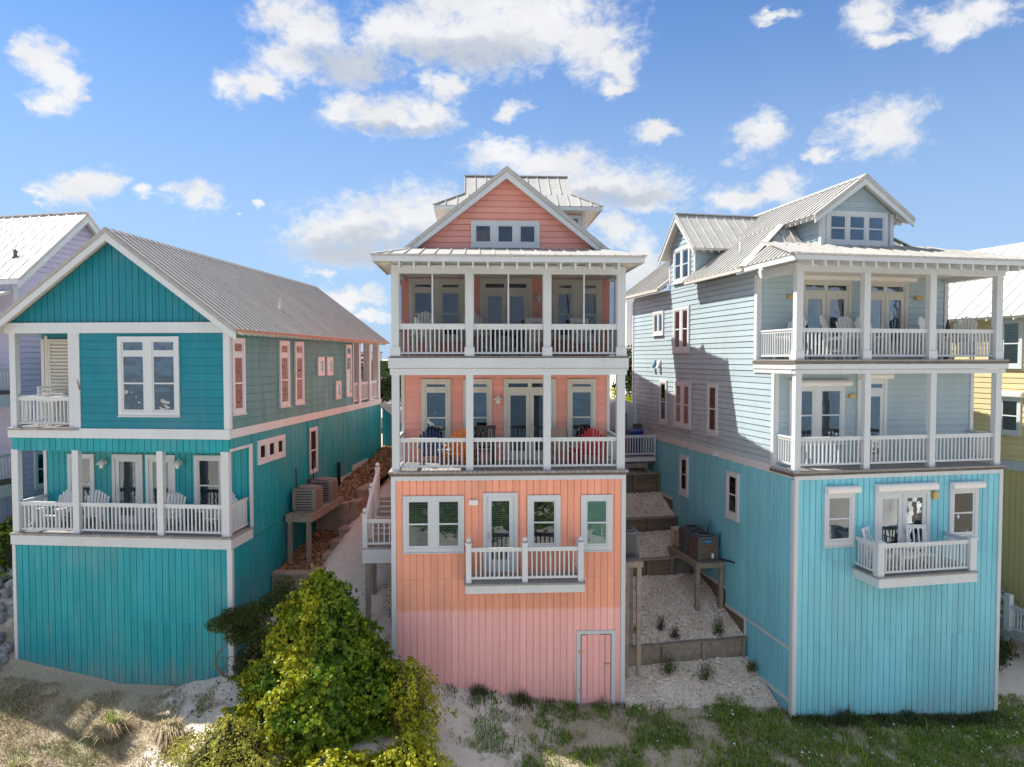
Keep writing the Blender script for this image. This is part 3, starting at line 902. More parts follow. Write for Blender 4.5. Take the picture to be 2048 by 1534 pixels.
# ================================================================== TEAL HOUSE
def teal_house():
    H = house('beach_house', -7.986, 20.0, 5.0, 'teal beach house with grey ribbed gable roof, board gable and front porches')
    W = -6.62; D = 15.7; PV = 1.3
    F = Fac('F', 0.0); FB = Fac('F', PV); RS = Fac('R', 0.0); LS = Fac('L', W)
    # lower storey
    lo = core('wall', H, [(W, 0, 0, D, -1.0, 4.58)], TEAL)
    for (za, zb_) in ((-1.0, 2.416), (2.4195, 4.58)):
        vboards(F, lo, W + .1, -.1, za, zb_, 0.195, TEAL)
        vboards(RS, lo, .1, PV - .05, za, zb_, 0.195, TEAL)
        vboards(RS, lo, PV - .05, D, za, zb_, 0.195, TEAL)
    mid = core('wall', H, [(W, 0, PV, D, 4.6, 7.72)], TEAL)
    vboards(RS, mid, PV + .06, D, 4.6, 7.74, 0.195, TEAL)
    vboards(FB, mid, W + .1, -.1, 4.95, 7.5, 0.195, TEAL)
    trim(H, F, [(W, W + .1, -1, 4.58), (-.1, -.0, -1, 4.58)], name='corner_board')
    trim(H, RS, [(-.04, .08, -1, 4.58)], name='corner_board')
    trim(H, FB, [(W, W + .1, 4.95, 7.4)], name='corner_board')
    trim(H, RS, [(PV - .1, PV + .05, 4.93, 7.45), (D - .1, D, 4, 7.75)], name='corner_board')
    # lower porch
    box_obj('belt_board', (W - .03, .04, -.06, .0, 4.59, 4.87), WHITE, H)
    box_obj('belt_board', (.0, .05, .002, PV, 4.59, 4.87), WHITE, H)
    dk = core('deck', H, [(W + .02, -.02, .01, PV, 4.6, 4.868)], DECK_DARK)
    deck_boards(dk, W - .05, .06, -.09, PV, 4.871, 4.93, DECK, 'y')
    for (a, b) in ((W, -6.42), (-4.75, -4.56), (-2.18, -2.0), (-.27, -.04)):
        post(H, (a, b, 0.0, .17, 4.93, 7.36))
    for (a, b) in ((-6.42, -4.75), (-4.56, -2.18), (-2.0, -.27)):
        railing(H, (a, .09), (b, .09), 5.0, 5.83)
    railing(H, (-.1, .17), (-.1, PV), 5.0, 5.83); railing(H, (W + .1, .17), (W + .1, PV), 5.0, 5.83)
    # fascia boards above the porch opening and porch ceiling
    fa = core('wall', H, [(W + .02, -.02, .03, .2, 7.36, 7.72), (-.2, -.02, .2, PV, 7.46, 7.72), (W + .02, W + .2, .2, PV, 7.46, 7.72)], TEAL)
    vboards(Fac('F', .03), fa, W + .03, -.02, 7.34, 7.72, 0.195, TEAL)
    vboards(Fac('R', -.02), fa, .05, PV, 7.44, 7.74, 0.195, TEAL)
    trim(H, RS, [(.05, PV, 7.36, 7.44)], n=.03, n0=-.1)
    box_obj('porch_ceiling', (W + .2, -.2, .2, PV, 7.5, 7.56), WHITE, H)
    # porch wall openings
    window(H, FB, -5.82, -4.96, 5.25, 7.08, cw=.10)
    barn_lamp(H, FB, -4.62, 6.83)
    door(H, FB, -4.38, -3.40, 4.94, 7.08, blind=BLINDM, handle=1)
    door(H, FB, -3.30, -2.36, 4.94, 7.08, blind=None, handle=2)
    barn_lamp(H, FB, -2.2, 6.85)
    window(H, FB, -1.76, -.82, 5.25, 7.08, cw=.12)
    # belt between storeys
    box_obj('belt_board', (W - .03, .04, -.07, -.0, 7.72, 8.0), WHITE, H)
    box_obj('belt_board', (.0, .06, .0, D, 7.74, 7.99), WHITE, H)
    # upper storey
    EV = 11.3
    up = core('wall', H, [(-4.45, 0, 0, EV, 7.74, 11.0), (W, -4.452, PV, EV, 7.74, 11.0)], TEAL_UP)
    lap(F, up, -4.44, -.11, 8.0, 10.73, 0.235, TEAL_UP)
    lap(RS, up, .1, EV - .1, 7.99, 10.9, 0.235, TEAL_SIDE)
    trim(H, F, [(-.13, .0, 8.0, 10.73), (-4.60, -4.42, 8.0, 10.73)], name='corner_board')
    trim(H, RS, [(-.045, .1, 8.0, 10.8), (EV - .1, EV, 8.0, 10.8)], name='corner_board')
    box_obj('belt_board', (W - .06, .0, -.07, -.0, 10.73, 11.03), WHITE, H)
    post(H, (W + .02, -6.42, .0, .19, 7.99, 10.73)); post(H, (-4.78, -4.605, -.02, .2, 7.99, 10.73))
    # splintered patch on the corner post
    MB().prism([(-4.50, -.046, 9.42), (-4.44, -.046, 9.10), (-4.41, -.046, 9.12), (-4.41, -.046, 9.2)], (0, -.012, 0)).build('bare_wood_patch', wood('split wood', (.32, .19, .09), (.2, .12, .06)), H)
    dk = core('deck', H, [(W, -4.6, 0.01, PV, 7.74, 7.94)], DECK_DARK)
    deck_boards(dk, W - .06, -4.46, -.12, PV, 7.945, 8.0, DECK, 'y')
    railing(H, (-6.42, .1), (-4.78, .1), 8.1, 8.9); railing(H, (W + .1, .19), (W + .1, PV), 8.1, 8.9)
    # louvred shutters on the porch wall
    trim(H, FB, [(W, W + .1, 8.0, 10.6), (-6.5, -6.40, 8.0, 10.7)], CREAM)
    for (a, b) in ((-6.38, -5.54), (-5.5, -4.66)):
        m = MB(); m.box(FB.B(a, a + .08, .02, .06, 8.05, 10.6)); m.box(FB.B(b - .08, b, .02, .06, 8.05, 10.6)); m.box(FB.B(a + .08, b - .08, .02, .06, 10.5, 10.6)); m.box(FB.B(a + .08, b - .08, .02, .06, 8.05, 8.15))
        sh = m.build('louvred_shutter', CREAM, H)
        k = 22
        for i in range(k):
            z = 8.17 + i * (2.33 / k)
            o = box_obj('louvre', FB.B(a + .08, b - .08, .03, .042, z, z + .125), CREAM, sh, rot=(R(28), 0, 0))
    window(H, F, -3.25, -1.43, 8.37, 10.63, cols=2, tr=.34, cw=.11, mull=.22, bw=.12, sash=.05, gl=glass('wavy glass', .09, .10))
    # side windows
    for (a, b) in ((.13, .90), (3.39, 4.19), (4.67, 5.46), (10.2, 10.95)):
        window(H, RS, a, b, 8.4, 10.6, tr=.34, cw=.11, gl=GLASS_S, sash=.05)
    for (a, b, z0, z1) in ((6.87, 7.57, 9.35, 10.07), (7.86, 8.53, 9.34, 10.07), (8.87, 9.5, 8.34, 9.09)):
        window(H, RS, a, b, z0, z1, style='fixed', cw=.14, gl=GLASS_S, sill=False)
    window(H, RS, 1.70, 3.73, 6.73, 7.48, cols=3, style='fixed', cw=.14, gl=GLASS_S, mull=.24, sill=False)
    window(H, RS, 5.95, 6.75, 5.75, 7.45, cw=.10, gl=GLASS_S, sill=False)
    # service box and downpipe stub on the side wall
    box_obj('meter_box', RS.B(5.75, 6.0, .02, .14, 5.15, 5.62), ACD, H)
    box_obj('drain_pipe', RS.B(9.0, 9.1, .05, .15, 4.3, 5.75), STUB, H)
    for (a, b, z) in ((7.3, 9.0, 4.62), (9.1, 11.0, 4.93), (11, 13.3, 5.2)):
        trim(H, RS, [(a, b, z - .3, z + .12)], n=.06)
    for (va, z0_) in ((4.35, 5.0), (5.95, 5.0)):
        MB().tube([(.22, va + .2, z0_ + .25), (.1, va + .25, z0_ + .3), (.06, va + .3, z0_ + .9), (.05, va + .3, z0_ + 1.2)], .018, 6).build('coolant_pipe', ACBLACK, H)
    MB().tube([(.045, 5.87, 5.15), (.045, 5.87, 4.2)], .02, 6).build('conduit', ACD, H); MB().tube([(.045, 5.87, 5.6), (.045, 5.87, 7.75)], .014, 6).build('conduit', TEAL, H)
    # gable
    sl = 0.754; AP = -3.31; ZR = 13.62; EO = 3.73   # apex u, ridge height, half span with overhang
    ridge = lambda u: ZR - .17 - sl * abs(u - AP)
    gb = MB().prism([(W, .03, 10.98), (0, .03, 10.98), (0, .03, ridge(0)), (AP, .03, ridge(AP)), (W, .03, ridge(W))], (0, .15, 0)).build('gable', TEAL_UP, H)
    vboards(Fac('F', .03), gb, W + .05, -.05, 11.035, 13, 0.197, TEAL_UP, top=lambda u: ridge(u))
    # roof
    ze = ZR - sl * EO
    y0, y1 = -.42, 15.9
    Rr = [(AP + EO, y0, ze), (AP + EO, y1, ze), (AP, y1, ZR), (AP, y0, ZR)]
    Rl = [(AP - EO, y1, ze), (AP - EO, y0, ze), (AP, y0, ZR), (AP, y1, ZR)]
    roof = slab('roof', H, Rr, .09, CREAM)
    slab('roof_deck', H, Rl, .09, CREAM)
    roof_plane(roof, Rr, .30, ROOF_T, rib=.03, ribw=.035); roof_plane(roof, Rl, .30, ROOF_T, rib=.03, ribw=.035)
    MB().prism([(AP - .16, y0 - .01, ZR - .085), (AP, y0 - .01, ZR + .045), (AP + .16, y0 - .01, ZR - .085), (AP, y0 - .01, ZR + .02)], (0, y1 - y0, 0)).build('ridge_cap', ROOF_T, roof)
    # barge boards
    for s in (-1, 1):
        p = [(AP, y0, ZR - .1), (AP + s * EO, y0, ze - .1), (AP + s * EO, y0, ze - .30), (AP, y0, ZR - .33)]
        MB().prism(p, (0, .05, 0)).build('barge_board', WHITE, roof)
        p = [(AP, y0 - .02, ZR + .02), (AP + s * (EO + .02), y0 - .02, ze + .0), (AP + s * (EO + .02), y0 - .02, ze - .10), (AP, y0 - .02, ZR - .11)]
        MB().prism(p, (0, .06, 0)).build('edge_flashing', ROOF_T, roof)
    rafter_tails(roof, [(AP + EO - .02, .1 + i * .4, ze - .09) for i in range(39)], (-1, 0, sl), ln=.45)
    box_obj('eave_flashing', (AP + EO - .01, AP + EO + .02, y0, y1, ze - .06, ze + .015), wood('rusty edge', (.45, .28, .22), (.3, .16, .12)), roof)
    # roof vent pipe
    zv = ZR - sl * (-.8 - AP)
    MB().lathe([(.09, 0), (.05, .06), (.05, .42), (.055, .43), (.055, .45)], (-.85, 5.6, zv), 10).build('vent_pipe', WHITE, roof, True)
    # rear porch
    for (a, b) in ((12.2, 12.5), (13.85, 14.15), (15.38, 15.68)):
        post(H, (-.3, 0.0, a, b, 7.99, 10.75)); post(H, (W, W + .3, a, b, 7.99, 10.75))
    core('deck', H, [(W, 0, EV, D, 7.745, 7.98)], DECK)
    for (a, b) in ((EV, 12.2), (12.5, 13.85), (14.15, 15.38)):
        railing(H, (-.1, a), (-.1, b), 8.08, 8.92, sp=.09)
    # stair at the back corner with a boarded infill
    st = MB().beam((0.05, 15.9, 7.75), (2.5, 15.9, 5.75), .06, .32).beam((0.05, 17.0, 7.75), (2.5, 17.0, 5.75), .06, .32).build('back_stair', WHITE, H)
    for i in range(10):
        box_obj('tread', (.1 + i * .24, .4 + i * .24, 15.93, 16.97, 7.70 - i * .197, 7.74 - i * .197), DECK, st)
    inf = MB().prism([(.02, 15.95, 5.2), (2.3, 15.95, 5.2), (2.3, 15.95, 5.75), (.02, 15.95, 7.6)], (0, .1, 0)).build('stair_infill', TEAL, H)
    return H
teal_house()

# ================================================================== CORAL HOUSE
def coral_house():
    H = house('beach_house', -3.394, 20.0, -3.0, 'coral pink beach house with stacked white porches and hooded roof tower')
    W = 6.65; D = 14.0; PV = 2.0
    F = Fac('F', 0.0); FB = Fac('F', PV); L = Fac('L', 0.0); Rr_ = Fac('R', W)
    lo = core('wall', H, [(0, W, 0, D, -1.2, 6.5)], CORAL_LOW)
    for (za, zb_) in ((-1.0, 3.716), (3.7195, 6.54)): vboards(F, lo, .1, W - .1, za, zb_, 0.193, CORAL_LOW, groove=.02, t=.024)
    lap(L, lo, .1, D, 3.0, 6.5, .2, CORAL); lap(Rr_, lo, .1, D, 3.0, 6.5, .2, CORAL)
    trim(H, F, [(-.03, .1, -1, 6.54), (W - .1, W + .03, -1, 6.54), (-.03, W + .03, 6.541, 6.67)], name='corner_board')
    trim(H, L, [(-.04, .1, -1, 6.67)], n=.03, name='corner_board'); trim(H, Rr_, [(-.04, .1, -1, 6.67)], n=.03, name='corner_board')
    window(H, F, .30, 2.03, 4.50, 6.11, cols=2, cw=.12, blind=BLINDM, mull=.22, sash=.05)
    bulkhead(H, F, 2.30, 5.915, .27, .15, LAMPW)
    door(H, F, 2.57, 3.56, 3.90, 6.18, cw=.11, blind=BLINDM, stile=.125, kick=.36)
    window(H, F, 3.84, 4.79, 4.53, 6.10, cw=.14, sash=.045)
    window(H, F, 5.38, 6.29, 4.49, 6.095, cw=.14, sash=.045, blind=BLIND_G, back=BLIND_G)
    # store door at ground level
    m = MB(); m.box(F.B(5.27, 5.38, 0, .06, -.05, 2.15)); m.box(F.B(6.28, 6.39, 0, .06, -.05, 2.15)); m.box(F.B(5.38, 6.28, 0, .06, 2.05, 2.15)); m.box(F.B(5.38, 6.28, 0, .06, -.09, -.01))
    d = m.build('store_door', WHITE, H)
    box_obj('gap', F.B(5.375, 6.285, .02, .0255, 0, 2.05), DARK, d)
    vboards(Fac('F', -.026), d, 5.40, 6.265, .18, 2.02, .19, PINK, t=.02)
    box_obj('bottom_rail', F.B(5.40, 6.265, .026, .05, .01, .175), PINK, d)
    box_obj('bolt', F.B(6.06, 6.28, .05, .07, 1.16, 1.2), BRASS, d); box_obj('hinge', F.B(5.33, 5.42, .06, .07, 1.5, 1.6), BRASS, d); box_obj('hinge', F.B(5.33, 5.42, .06, .07, .4, .5), STEEL, d)
    # small balcony
    b0, b1, bv = 2.07, 5.35, -.9
    box_obj('belt_board', (b0, b1, bv - .04, bv, 3.58, 3.80), WHITE, H); box_obj('belt_board', (b0, b0 + .04, bv, 0, 3.58, 3.80), WHITE, H); box_obj('belt_board', (b1 - .04, b1, bv, 0, 3.58, 3.80), WHITE, H)
    dk = core('deck', H, [(b0 + .04, b1 - .04, bv, 0, 3.6, 3.795)], DECK_DARK)
    deck_boards(dk, b0 - .03, b1 + .03, bv - .08, -.002, 3.801, 3.85, DECK, 'x')
    for c in (2.165, 3.71, 5.255):
        post(H, (c - .075, c + .075, bv, bv + .15, 3.852, 4.92), ball=.068)
    for (a, b) in ((2.24, 3.635), (3.785, 5.18)): railing(H, (a, bv + .075), (b, bv + .075), 3.95, 4.82, sp=.128)
    for c in (2.165, 5.255): railing(H, (c, bv + .15), (c, -.03), 3.95, 4.82, sp=.128)
    # middle porch
    box_obj('deck_edge', (-.06, W + .06, -.07, 0, 6.672, 6.74), DECK_DARK, H)
    dk = core('deck', H, [(0, W, 0.01, PV, 6.5, 6.745)], DECK_DARK)
    deck_boards(dk, -.1, W + .1, -.12, PV, 6.75, 6.81, DECK, 'y')
    PX = ((-.0, .21), (2.09, 2.30), (4.30, 4.51), (6.42, 6.65))
    for (a, b) in PX: post(H, (a, b, 0, .21, 6.81, 9.54))
    for (a, b) in ((.21, 2.09), (2.30, 4.30), (4.51, 6.42)): railing(H, (a, .1), (b, .1), 6.9, 7.74, sp=.125)
    for x in (.1, W - .1): railing(H, (x, .21), (x, PV), 6.9, 7.74)
    box_obj('belt_board', (-.045, W + .045, -.02, .14, 9.54, 9.725), WHITE, H); box_obj('belt_board', (-.08, W + .08, -.085, .12, 9.735, 10.02), WHITE, H)
    for x in (-.05, W - .09): box_obj('belt_board', (x, x + .14, .141, PV, 9.54, 10.02), WHITE, H)
    box_obj('porch_ceiling', (.09, W - .09, .141, PV, 9.6, 9.66), CREAM, H)
    wm = core('wall', H, [(.1, W - .1, PV, D, 6.5, 9.9)], CORAL)
    lap(FB, wm, .16, W - .16, 6.81, 9.6, .20, CORAL)
    lap(Fac('L', .1), wm, PV, D, 6.5, 9.9, .2, CORAL); lap(Fac('R', W - .1), wm, PV, D, 6.5, 9.9, .2, CORAL)
    trim(H, FB, [(.07, .17, 6.81, 9.6), (W - .17, W - .07, 6.81, 9.6)], CREAM, 'corner_board', n=.05)
    for (a, b) in ((.69, 1.59), (1.98, 2.875), (5.24, 6.14)):
        window(H, FB, a, b, 7.22, 9.37, tr=.19, cw=.115, mat=CREAM, gl=glass('rippled glass', .07, .06), sash=.05)
    door(H, FB, 3.24, 4.88, 6.82, 9.37, leaves=2, tr=.22, cw=.09, mat=CREAM, blind=BLINDM, stile=.115, kick=.3, handle=1)
    barn_lamp(H, FB, 3.06, 8.76)
    box_obj('outlet_cover', FB.B(.28, .36, .02, .04, 7.2, 7.33), LAMPW, H); box_obj('outlet_cover', FB.B(3.02, 3.1, .02, .04, 7.2, 7.33), LAMPW, H)
    # screened upper porch
    box_obj('deck_edge', (-.09, W + .09, -.085, 0, 10.022, 10.045), DECK_DARK, H)
    dk = core('deck', H, [(0, W, .01, PV, 9.9, 10.03)], DECK)
    deck_boards(dk, -.05, W + .05, -.06, PV, 10.046, 10.075, DECK, 'y')
    for (a, b) in PX: post(H, (a, b, 0, .21, 10.075, 12.40), plinth=.26)
    for (a, b) in ((.21, 2.09), (2.30, 4.30), (4.51, 6.42)):
        railing(H, (a, .1), (b, .1), 10.13, 10.99, sp=.125, top=.10)
        box_obj('screen_frame', ((a + b) / 2 - .02, (a + b) / 2 + .02, .08, .12, 10.99, 12.40), WHITE, H)
        box_obj('screen_frame', (a, a + .025, .085, .115, 10.99, 12.40), WHITE, H); box_obj('screen_frame', (b - .025, b, .085, .115, 10.99, 12.40), WHITE, H)
        box_obj('insect_screen', (a, b, .165, .168, 10.08, 12.40), SCREEN, H)
    for x in (.1, W - .1):
        railing(H, (x, .21), (x, PV), 10.13, 10.99, top=.10)
        box_obj('insect_screen', (x - .0015, x + .0015, .21, PV, 10.08, 12.40), SCREEN, H)
        box_obj('screen_frame', (x - .02, x + .02, 1.1, 1.14, 10.99, 12.4), WHITE, H)
    box_obj('beam', (-.0, W, .0, .22, 12.40, 12.63), WHITE, H); box_obj('beam', (.0, .22, .222, PV, 12.40, 12.63), WHITE, H); box_obj('beam', (W - .22, W, .222, PV, 12.40, 12.63), WHITE, H)
    box_obj('frieze_board', (.02, W - .02, .06, .12, 12.631, 12.93), WHITE, H); box_obj('frieze_board', (.04, .1, .121, PV, 12.631, 12.86), WHITE, H); box_obj('frieze_board', (W - .1, W - .04, .121, PV, 12.631, 12.86), WHITE, H)
    box_obj('porch_ceiling', (.22, W - .22, .222, PV, 12.5, 12.56), CREAM, H)
    wu = core('wall', H, [(.1, W - .1, PV, D, 9.9, 13.0)], CORAL)
    lap(FB, wu, .1, W - .1, 10.08, 13.0, .20, CORAL)
    lap(Fac('L', .1), wu, PV, D, 9.9, 12.9, .2, CORAL); lap(Fac('R', W - .1), wu, PV, D, 9.9, 12.9, .2, CORAL)
    for (a, b) in ((.32, 2.03), (4.76, 6.31)):
        window(H, FB, a, b, 10.55, 12.47, cols=2, tr=.19, cw=.14, mull=.26, mat=CREAM, sash=.05, gl=GLASS_S)
    door(H, FB, 2.50, 4.13, 10.08, 12.49, leaves=2, tr=.22, cw=.12, mat=CREAM, stile=.12, handle=1, gl=GLASS_S)
    barn_lamp(H, FB, 4.33, 11.9)
    # porch roof
    ev = -.75; ze = 12.80; zt = 13.40
    e0, e1 = -.42, W + .36
    front = [(e0, ev, ze), (e1, ev, ze), (6.15, PV, zt), (.5, PV, zt)]
    left = [(e0, PV + .6, ze), (e0, ev, ze), (.5, PV, zt), (.5, PV + .6, zt)]
    right = [(e1, ev, ze), (e1, PV + .6, ze), (6.15, PV + .6, zt), (6.15, PV, zt)]
    roof = slab('porch_roof', H, front, .07, CREAM)
    slab('roof_deck', H, left, .07, CREAM); slab('roof_deck', H, right, .07, CREAM)
    roof_plane(roof, front, .415, ROOF); roof_plane(roof, left, .415, ROOF); roof_plane(roof, right, .415, ROOF)
    for (p, q) in (((e0, ev, ze), (.5, PV, zt)), ((e1, ev, ze), (6.15, PV, zt))):
        MB().beam(Vector(p) + Vector((0, 0, .03)), Vector(q) + Vector((0, 0, .03)), .16, .04).build('hip_cap', ROOF, roof)
    box_obj('fascia', (e0, e1, ev - .03, ev, ze - .17, ze - .03), WHITE, roof); box_obj('drip_edge', (e0 - .02, e1 + .02, ev - .05, ev - .0, ze - .028, ze + .03), ROOF, roof)
    for x in (e0 - .0, e1 - .03): box_obj('fascia', (x, x + .03, ev, PV + .6, ze - .17, ze - .03), WHITE, roof)
    rafter_tails(roof, [(.3 + i * .40, ev + .02, ze - .07) for i in range(16)], (0, 1, .21), drop=.28, ln=.7, w=.055, mat=WHITE, blunt=True)
    rafter_tails(roof, [(e0 + .02, .1 + i * .4, ze - .07) for i in range(7)], (1, 0, .3), drop=.13, ln=.4); rafter_tails(roof, [(e1 - .02, .1 + i * .4, ze - .07) for i in range(7)], (-1, 0, .3), drop=.13, ln=.4)
    # main gable roof
    AP = 3.32; ZR = 15.80; sl = .79; EO = 3.78; zc = ZR - sl * EO
    line = lambda u: ZR - .18 - sl * abs(u - AP)
    gw = MB().prism([(.1, PV + .02, 12.98), (W - .1, PV + .02, 12.98), (W - .1, PV + .02, line(W - .1)), (AP, PV + .02, line(AP)), (.1, PV + .02, line(.1))], (0, .15, 0)).build('gable', CORAL, H)
    span = lambda z: (AP - max(0, (ZR - .18 - z) / sl), AP + max(0, (ZR - .18 - z) / sl))
    lap(FB, gw, 0, 0, 13.05, ZR - .18, .178, CORAL, span=lambda z: (max(.12, span(z)[0]), min(W - .12, span(z)[1])))
    window(H, FB, 2.23, 4.36, 13.45, 14.26, cols=3, style='fixed', cw=.13, mull=.19, sash=.035)
    y0, y1 = 1.62, D + .3
    Rr = [(AP + EO, y0, zc), (AP + EO, y1, zc), (AP, y1, ZR), (AP, y0, ZR)]
    Rl = [(AP - EO, y1, zc), (AP - EO, y0, zc), (AP, y0, ZR), (AP, y1, ZR)]
    rf = slab('roof', H, Rr, .09, CREAM); slab('roof_deck', H, Rl, .09, CREAM)
    roof_plane(rf, Rr, .42, ROOF); roof_plane(rf, Rl, .42, ROOF)
    for s in (-1, 1):
        lw = EO - .35
        MB().prism([(AP, y0, ZR - .1), (AP + s * lw, y0, ZR - sl * lw - .1), (AP + s * lw, y0, ZR - sl * lw - .28), (AP, y0, ZR - .31)], (0, .05, 0)).build('barge_board', WHITE, rf)
        MB().prism([(AP, y0 - .02, ZR + .04), (AP + s * lw, y0 - .02, ZR - sl * lw + .03), (AP + s * lw, y0 - .02, ZR - sl * lw - .1), (AP, y0 - .02, ZR - .1)], (0, .07, 0)).build('edge_flashing', ROOF, rf)
    MB().prism([(AP - .17, y0 - .03, ZR - .09), (AP, y0 - .03, ZR + .06), (AP + .17, y0 - .03, ZR - .09), (AP, y0 - .03, ZR + .02)], (0, y1 - y0, 0)).build('ridge_cap', ROOF, rf)
    # roof tower
    t0, t1, tv0, tv1 = 1.45, 6.32, 5.7, 8.6
    tw = core('tower', H, [(t0, t1, tv0, tv1, 12.9, 15.4)], CORAL)
    TF = Fac('F', tv0)
    lap(TF, tw, t0 + .1, t1 - .1, 13.3, 15.4, .18, CORAL); lap(Fac('R', t1), tw, tv0, tv1, 13.3, 15.4, .18, CORAL); lap(Fac('L', t0), tw, tv0, tv1, 13.3, 15.4, .18, CORAL)
    trim(tw, TF, [(t0 - .03, t0 + .1, 13.3, 15.4), (t1 - .1, t1 + .03, 13.3, 15.4)], WHITE, 'corner_board')
    w_ = window(H, TF, t1 - .62, t1 - .12, 14.45, 15.2, cols=1, style='fixed', cw=.09, sash=.03); w_.parent = tw
    TC = 7.1
    ez = 15.36; kz = 15.96; rz = 16.90
    E = (.92, 6.86, 4.95, 9.25); K = (1.97, 5.88, 5.85, 8.35)
    tr_ = slab('tower_roof', H, [(E[0], E[2], ez), (E[1], E[2], ez), (K[1], K[2], kz), (K[0], K[2], kz)], .06, CREAM)
    planes = [[(E[0], E[2], ez), (E[1], E[2], ez), (K[1], K[2], kz), (K[0], K[2], kz)], [(E[1], E[3], ez), (E[0], E[3], ez), (K[0], K[3], kz), (K[1], K[3], kz)],
              [(E[0], E[3], ez), (E[0], E[2], ez), (K[0], K[2], kz), (K[0], K[3], kz)], [(E[1], E[2], ez), (E[1], E[3], ez), (K[1], K[3], kz), (K[1], K[2], kz)],
              [(K[0], K[2], kz), (K[1], K[2], kz), (K[1], TC, rz), (K[0], TC, rz)], [(K[1], K[3], kz), (K[0], K[3], kz), (K[0], TC, rz), (K[1], TC, rz)]]
    for pl in planes:
        roof_plane(tr_, pl, .40, ROOF)
        slab('roof_deck', tr_, pl, .06, CREAM)
    MB().prism([(K[0] + .03, K[2] + .1, kz), (K[0] + .03, K[3] - .1, kz), (K[0] + .03, TC, rz - .06)], (K[1] - K[0] - .06, 0, 0)).build('roof_gable', CREAM, tr_)
    for i, (a, b) in enumerate((((E[0], E[2]), (K[0], K[2])), ((E[1], E[2]), (K[1], K[2])))):
        MB().beam((a[0], a[1], ez + .04), (b[0], b[1], kz + .04), .14, .04).build('hip_cap', ROOF, tr_)
    box_obj('ridge_cap', (K[0] - .02, K[1] + .02, TC - .1, TC + .1, rz + .005, rz + .05), ROOF, tr_)
    box_obj('fascia', (E[0], E[1], E[2] - .03, E[2], ez - .13, ez - .01), WHITE, tr_); box_obj('fascia', (E[1] - .03, E[1], E[2], E[3], ez - .13, ez - .01), WHITE, tr_); box_obj('fascia', (E[0], E[0] + .03, E[2], E[3], ez - .13, ez - .01), WHITE, tr_)
    box_obj('soffit', (E[0] + .03, E[1] - .03, E[2], E[3], ez - .1, ez - .07), CREAM, tr_)
    # side landing with steps up the dune
    l0, l1, lv = -1.0, -.04, 1.0
    box_obj('belt_board', (l0, l1, lv - .04, lv, 3.92, 4.12), WHITE, H); box_obj('belt_board', (l0, l1, lv - .06, lv - .02, 4.121, 4.33), WHITE, H)
    box_obj('belt_board', (l0, l0 + .04, lv, lv + 1.1, 3.92, 4.33), WHITE, H)
    dk = core('deck', H, [(l0 + .04, l1, lv, lv + 1.1, 4.1, 4.3)], DECK_DARK); deck_boards(dk, l0, l1, lv - .05, lv + 1.1, 4.335, 4.38, DECK, 'x')
    post(H, (l0, l0 + .14, lv - .02, lv + .12, 4.38, 5.36), ball=.075)
    railing(H, (l0 + .14, lv + .05), (l1, lv + .05), 4.46, 5.22, sp=.15)
    for (x, yv) in ((l0 + .06, lv + .1), (l0 + .1, lv + 1.05)):
        post(H, (x, x + .14, yv, yv + .14, .8, 3.92), mat=TIMBER)
    prev = Vector((l0 + .07, lv + .1, 5.22))
    for k, (dv, dz) in enumerate(((1.35, .55), (2.7, 1.0))):
        post(H, (l0, l0 + .14, lv + dv, lv + dv + .14, 4.35 + dz * .75 - .3, 5.32 + dz), ball=.075)
        q = Vector((l0 + .07, lv + dv + .07, 5.22 + dz))
        sr = MB().beam(prev, q, .09, .06).beam(prev - Vector((0, 0, .78)), q - Vector((0, 0, .78)), .06, .06).build('stair_railing', WHITE, H)
        n = 10
        for i in range(1, n):
            c = prev.lerp(q, i / n)
            box_obj('baluster', (c.x - .02, c.x + .02, c.y - .02, c.y + .02, c.z - .76, c.z - .03), WHITE, sr)
        prev = q
    for i in range(8):
        box_obj('stair_tread', (l0 + .1, l1, lv + 1.1 + i * .27, lv + 1.4 + i * .27, 4.36 + i * .12, 4.41 + i * .12), DECK, H)
    return H
coral_house()

